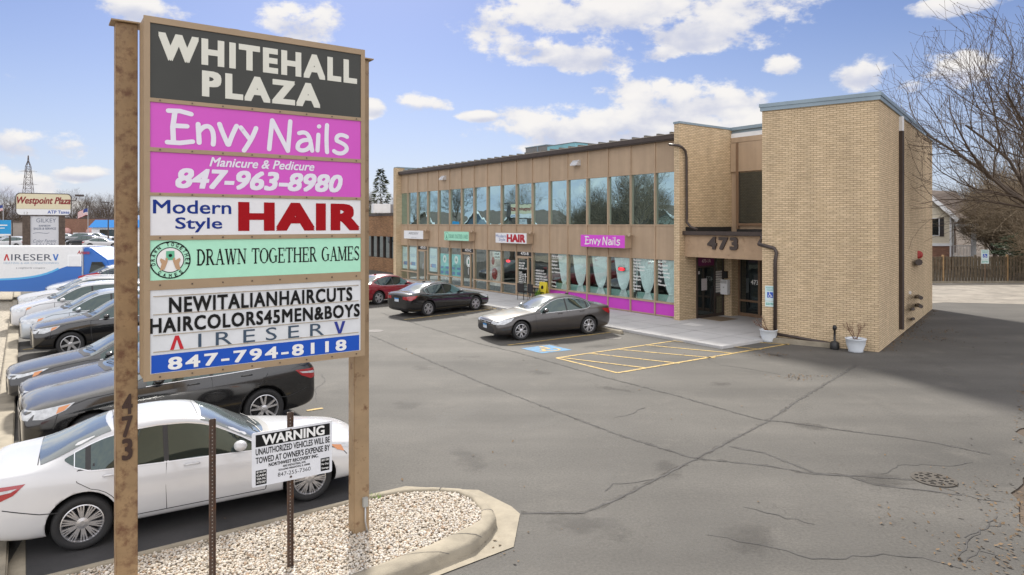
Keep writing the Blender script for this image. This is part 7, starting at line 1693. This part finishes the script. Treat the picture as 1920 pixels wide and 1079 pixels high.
# the far wood that closes the view behind everything
V, Fs = [], []
vb = [v.co[:] for v in bush[1].vertices]; fb = [tuple(p.vertices) for p in bush[1].polygons]
sel = RNG.random(len(fb)) < .30
fb = [f for f, k_ in zip(fb, sel) if k_ and len(f) == 4]
used = sorted({i for f in fb for i in f}); mp_ = {i: k_ for k_, i in enumerate(used)}; vb = np.array(vb)[used]; fb = [tuple(mp_[i] for i in f) for f in fb]
for i in range(34):
    px = -260 + i * 38 + RNG.uniform(-12, 12); d = RNG.uniform(225, 300); q = P(px, 420, d); s = RNG.uniform(2.6, 4.4); a = RNG.uniform(0, 6.3); c_, s_ = math.cos(a) * s * 1.6, math.sin(a) * s * 1.6; k_ = len(V)
    V += [(x * c_ - y * s_ + q.x, x * s_ + y * c_ + q.y, z * s * .8) for x, y, z in vb]; Fs += [tuple(j + k_ for j in f) for f in fb]
me = bpy.data.meshes.new('far_wood'); me.from_pydata(V, [], Fs); o = link('far_wood', me, Mtw); o['kind'] = 'stuff'
# ------------------------------------------------------------------ across the road: houses and trees that the upper windows mirror
Ms2 = [clap(mat('siding ' + n_, c_, .7, var=.05)) for n_, c_ in (('sage', (.26, .30, .27)), ('grey', (.33, .33, .34)), ('sand', (.40, .35, .27)), ('blue', (.20, .26, .32)), ('tan', (.36, .29, .22)))]
hn = ('sage green', 'grey', 'sand', 'slate blue', 'tan')
for i, (x, y, w_) in enumerate(((46, 50, 13), (62, 52, 12), (79, 50, 14), (97, 53, 13), (116, 51, 14))):
    t = thing('gabled_house', hn[i] + ' gabled house across the road, mirrored in the upper windows', 'house', Wd(x, y), ROT_B + math.pi, 'houses across the road')
    b = MB(); b.box((-w_ / 2, -9, 0), (w_ / 2, 0, 3.2)); v = [b.bm.verts.new(p) for p in ((-w_ / 2, 0, 3.2), (w_ / 2, 0, 3.2), (0, 0, 6.6), (-w_ / 2, -9, 3.2), (w_ / 2, -9, 3.2), (0, -9, 6.6))]; b.bm.faces.new((v[0], v[1], v[2])); b.bm.faces.new((v[5], v[4], v[3])); b.build('wall', Ms2[i], t, recalc=False)
    b = MB()
    for s in (1, -1): b.face([(s * (w_ / 2 + .5), .5, 2.95), (0, .5, 6.75), (0, -9.5, 6.75), (s * (w_ / 2 + .5), -9.5, 2.95)])
    b.build('roof', Mroof, t, recalc=False)
    b = MB()
    for s in (1, -1): b.tube([(s * (w_ / 2 + .5), .52, 2.95), (0, .52, 6.75)], .14, 4)
    b.build('gable_trim', M['white'], t)
    for wx_ in (-w_ * .25, w_ * .22): fr = MB(); fr.box((wx_ - .7, 0.005, 1.0), (wx_ + .7, .06, 2.5)); f_ = fr.build('window', M['white'], t); g = MB(); g.box((wx_ - .6, .061, 1.08), (wx_ + .6, .07, 2.42)); g.build('pane', M['glassdark'], f_)
RT = 'bare trees across the road'
for i, (x, y, s, mm) in enumerate(((38, 38, 1.2, far), (44, 44, 1.3, big2), (52, 44, 1.0, far), (71, 44, 1.25, big2), (88, 43, 1.4, far), (107, 45, 1.3, big2), (33, 33, 1.15, big2), (126, 46, 1.6, far))):
    tree(mm, 'bare tree before the houses across the road, seen in the window reflections', Wd(x, y), i * 1.1, s, RT)
for i, (x, y, s) in enumerate(((40, 40, 2.2), (43, 42, 2.4), (47, 41, 2.0), (56, 45, 2.1), (50, 42, 2.2))): tree(bush, 'bare thicket along the road, seen in the window reflections', Wd(x, y), i * 2.0, s, RT, Mtw2, 'bare_shrub', 'shrub')
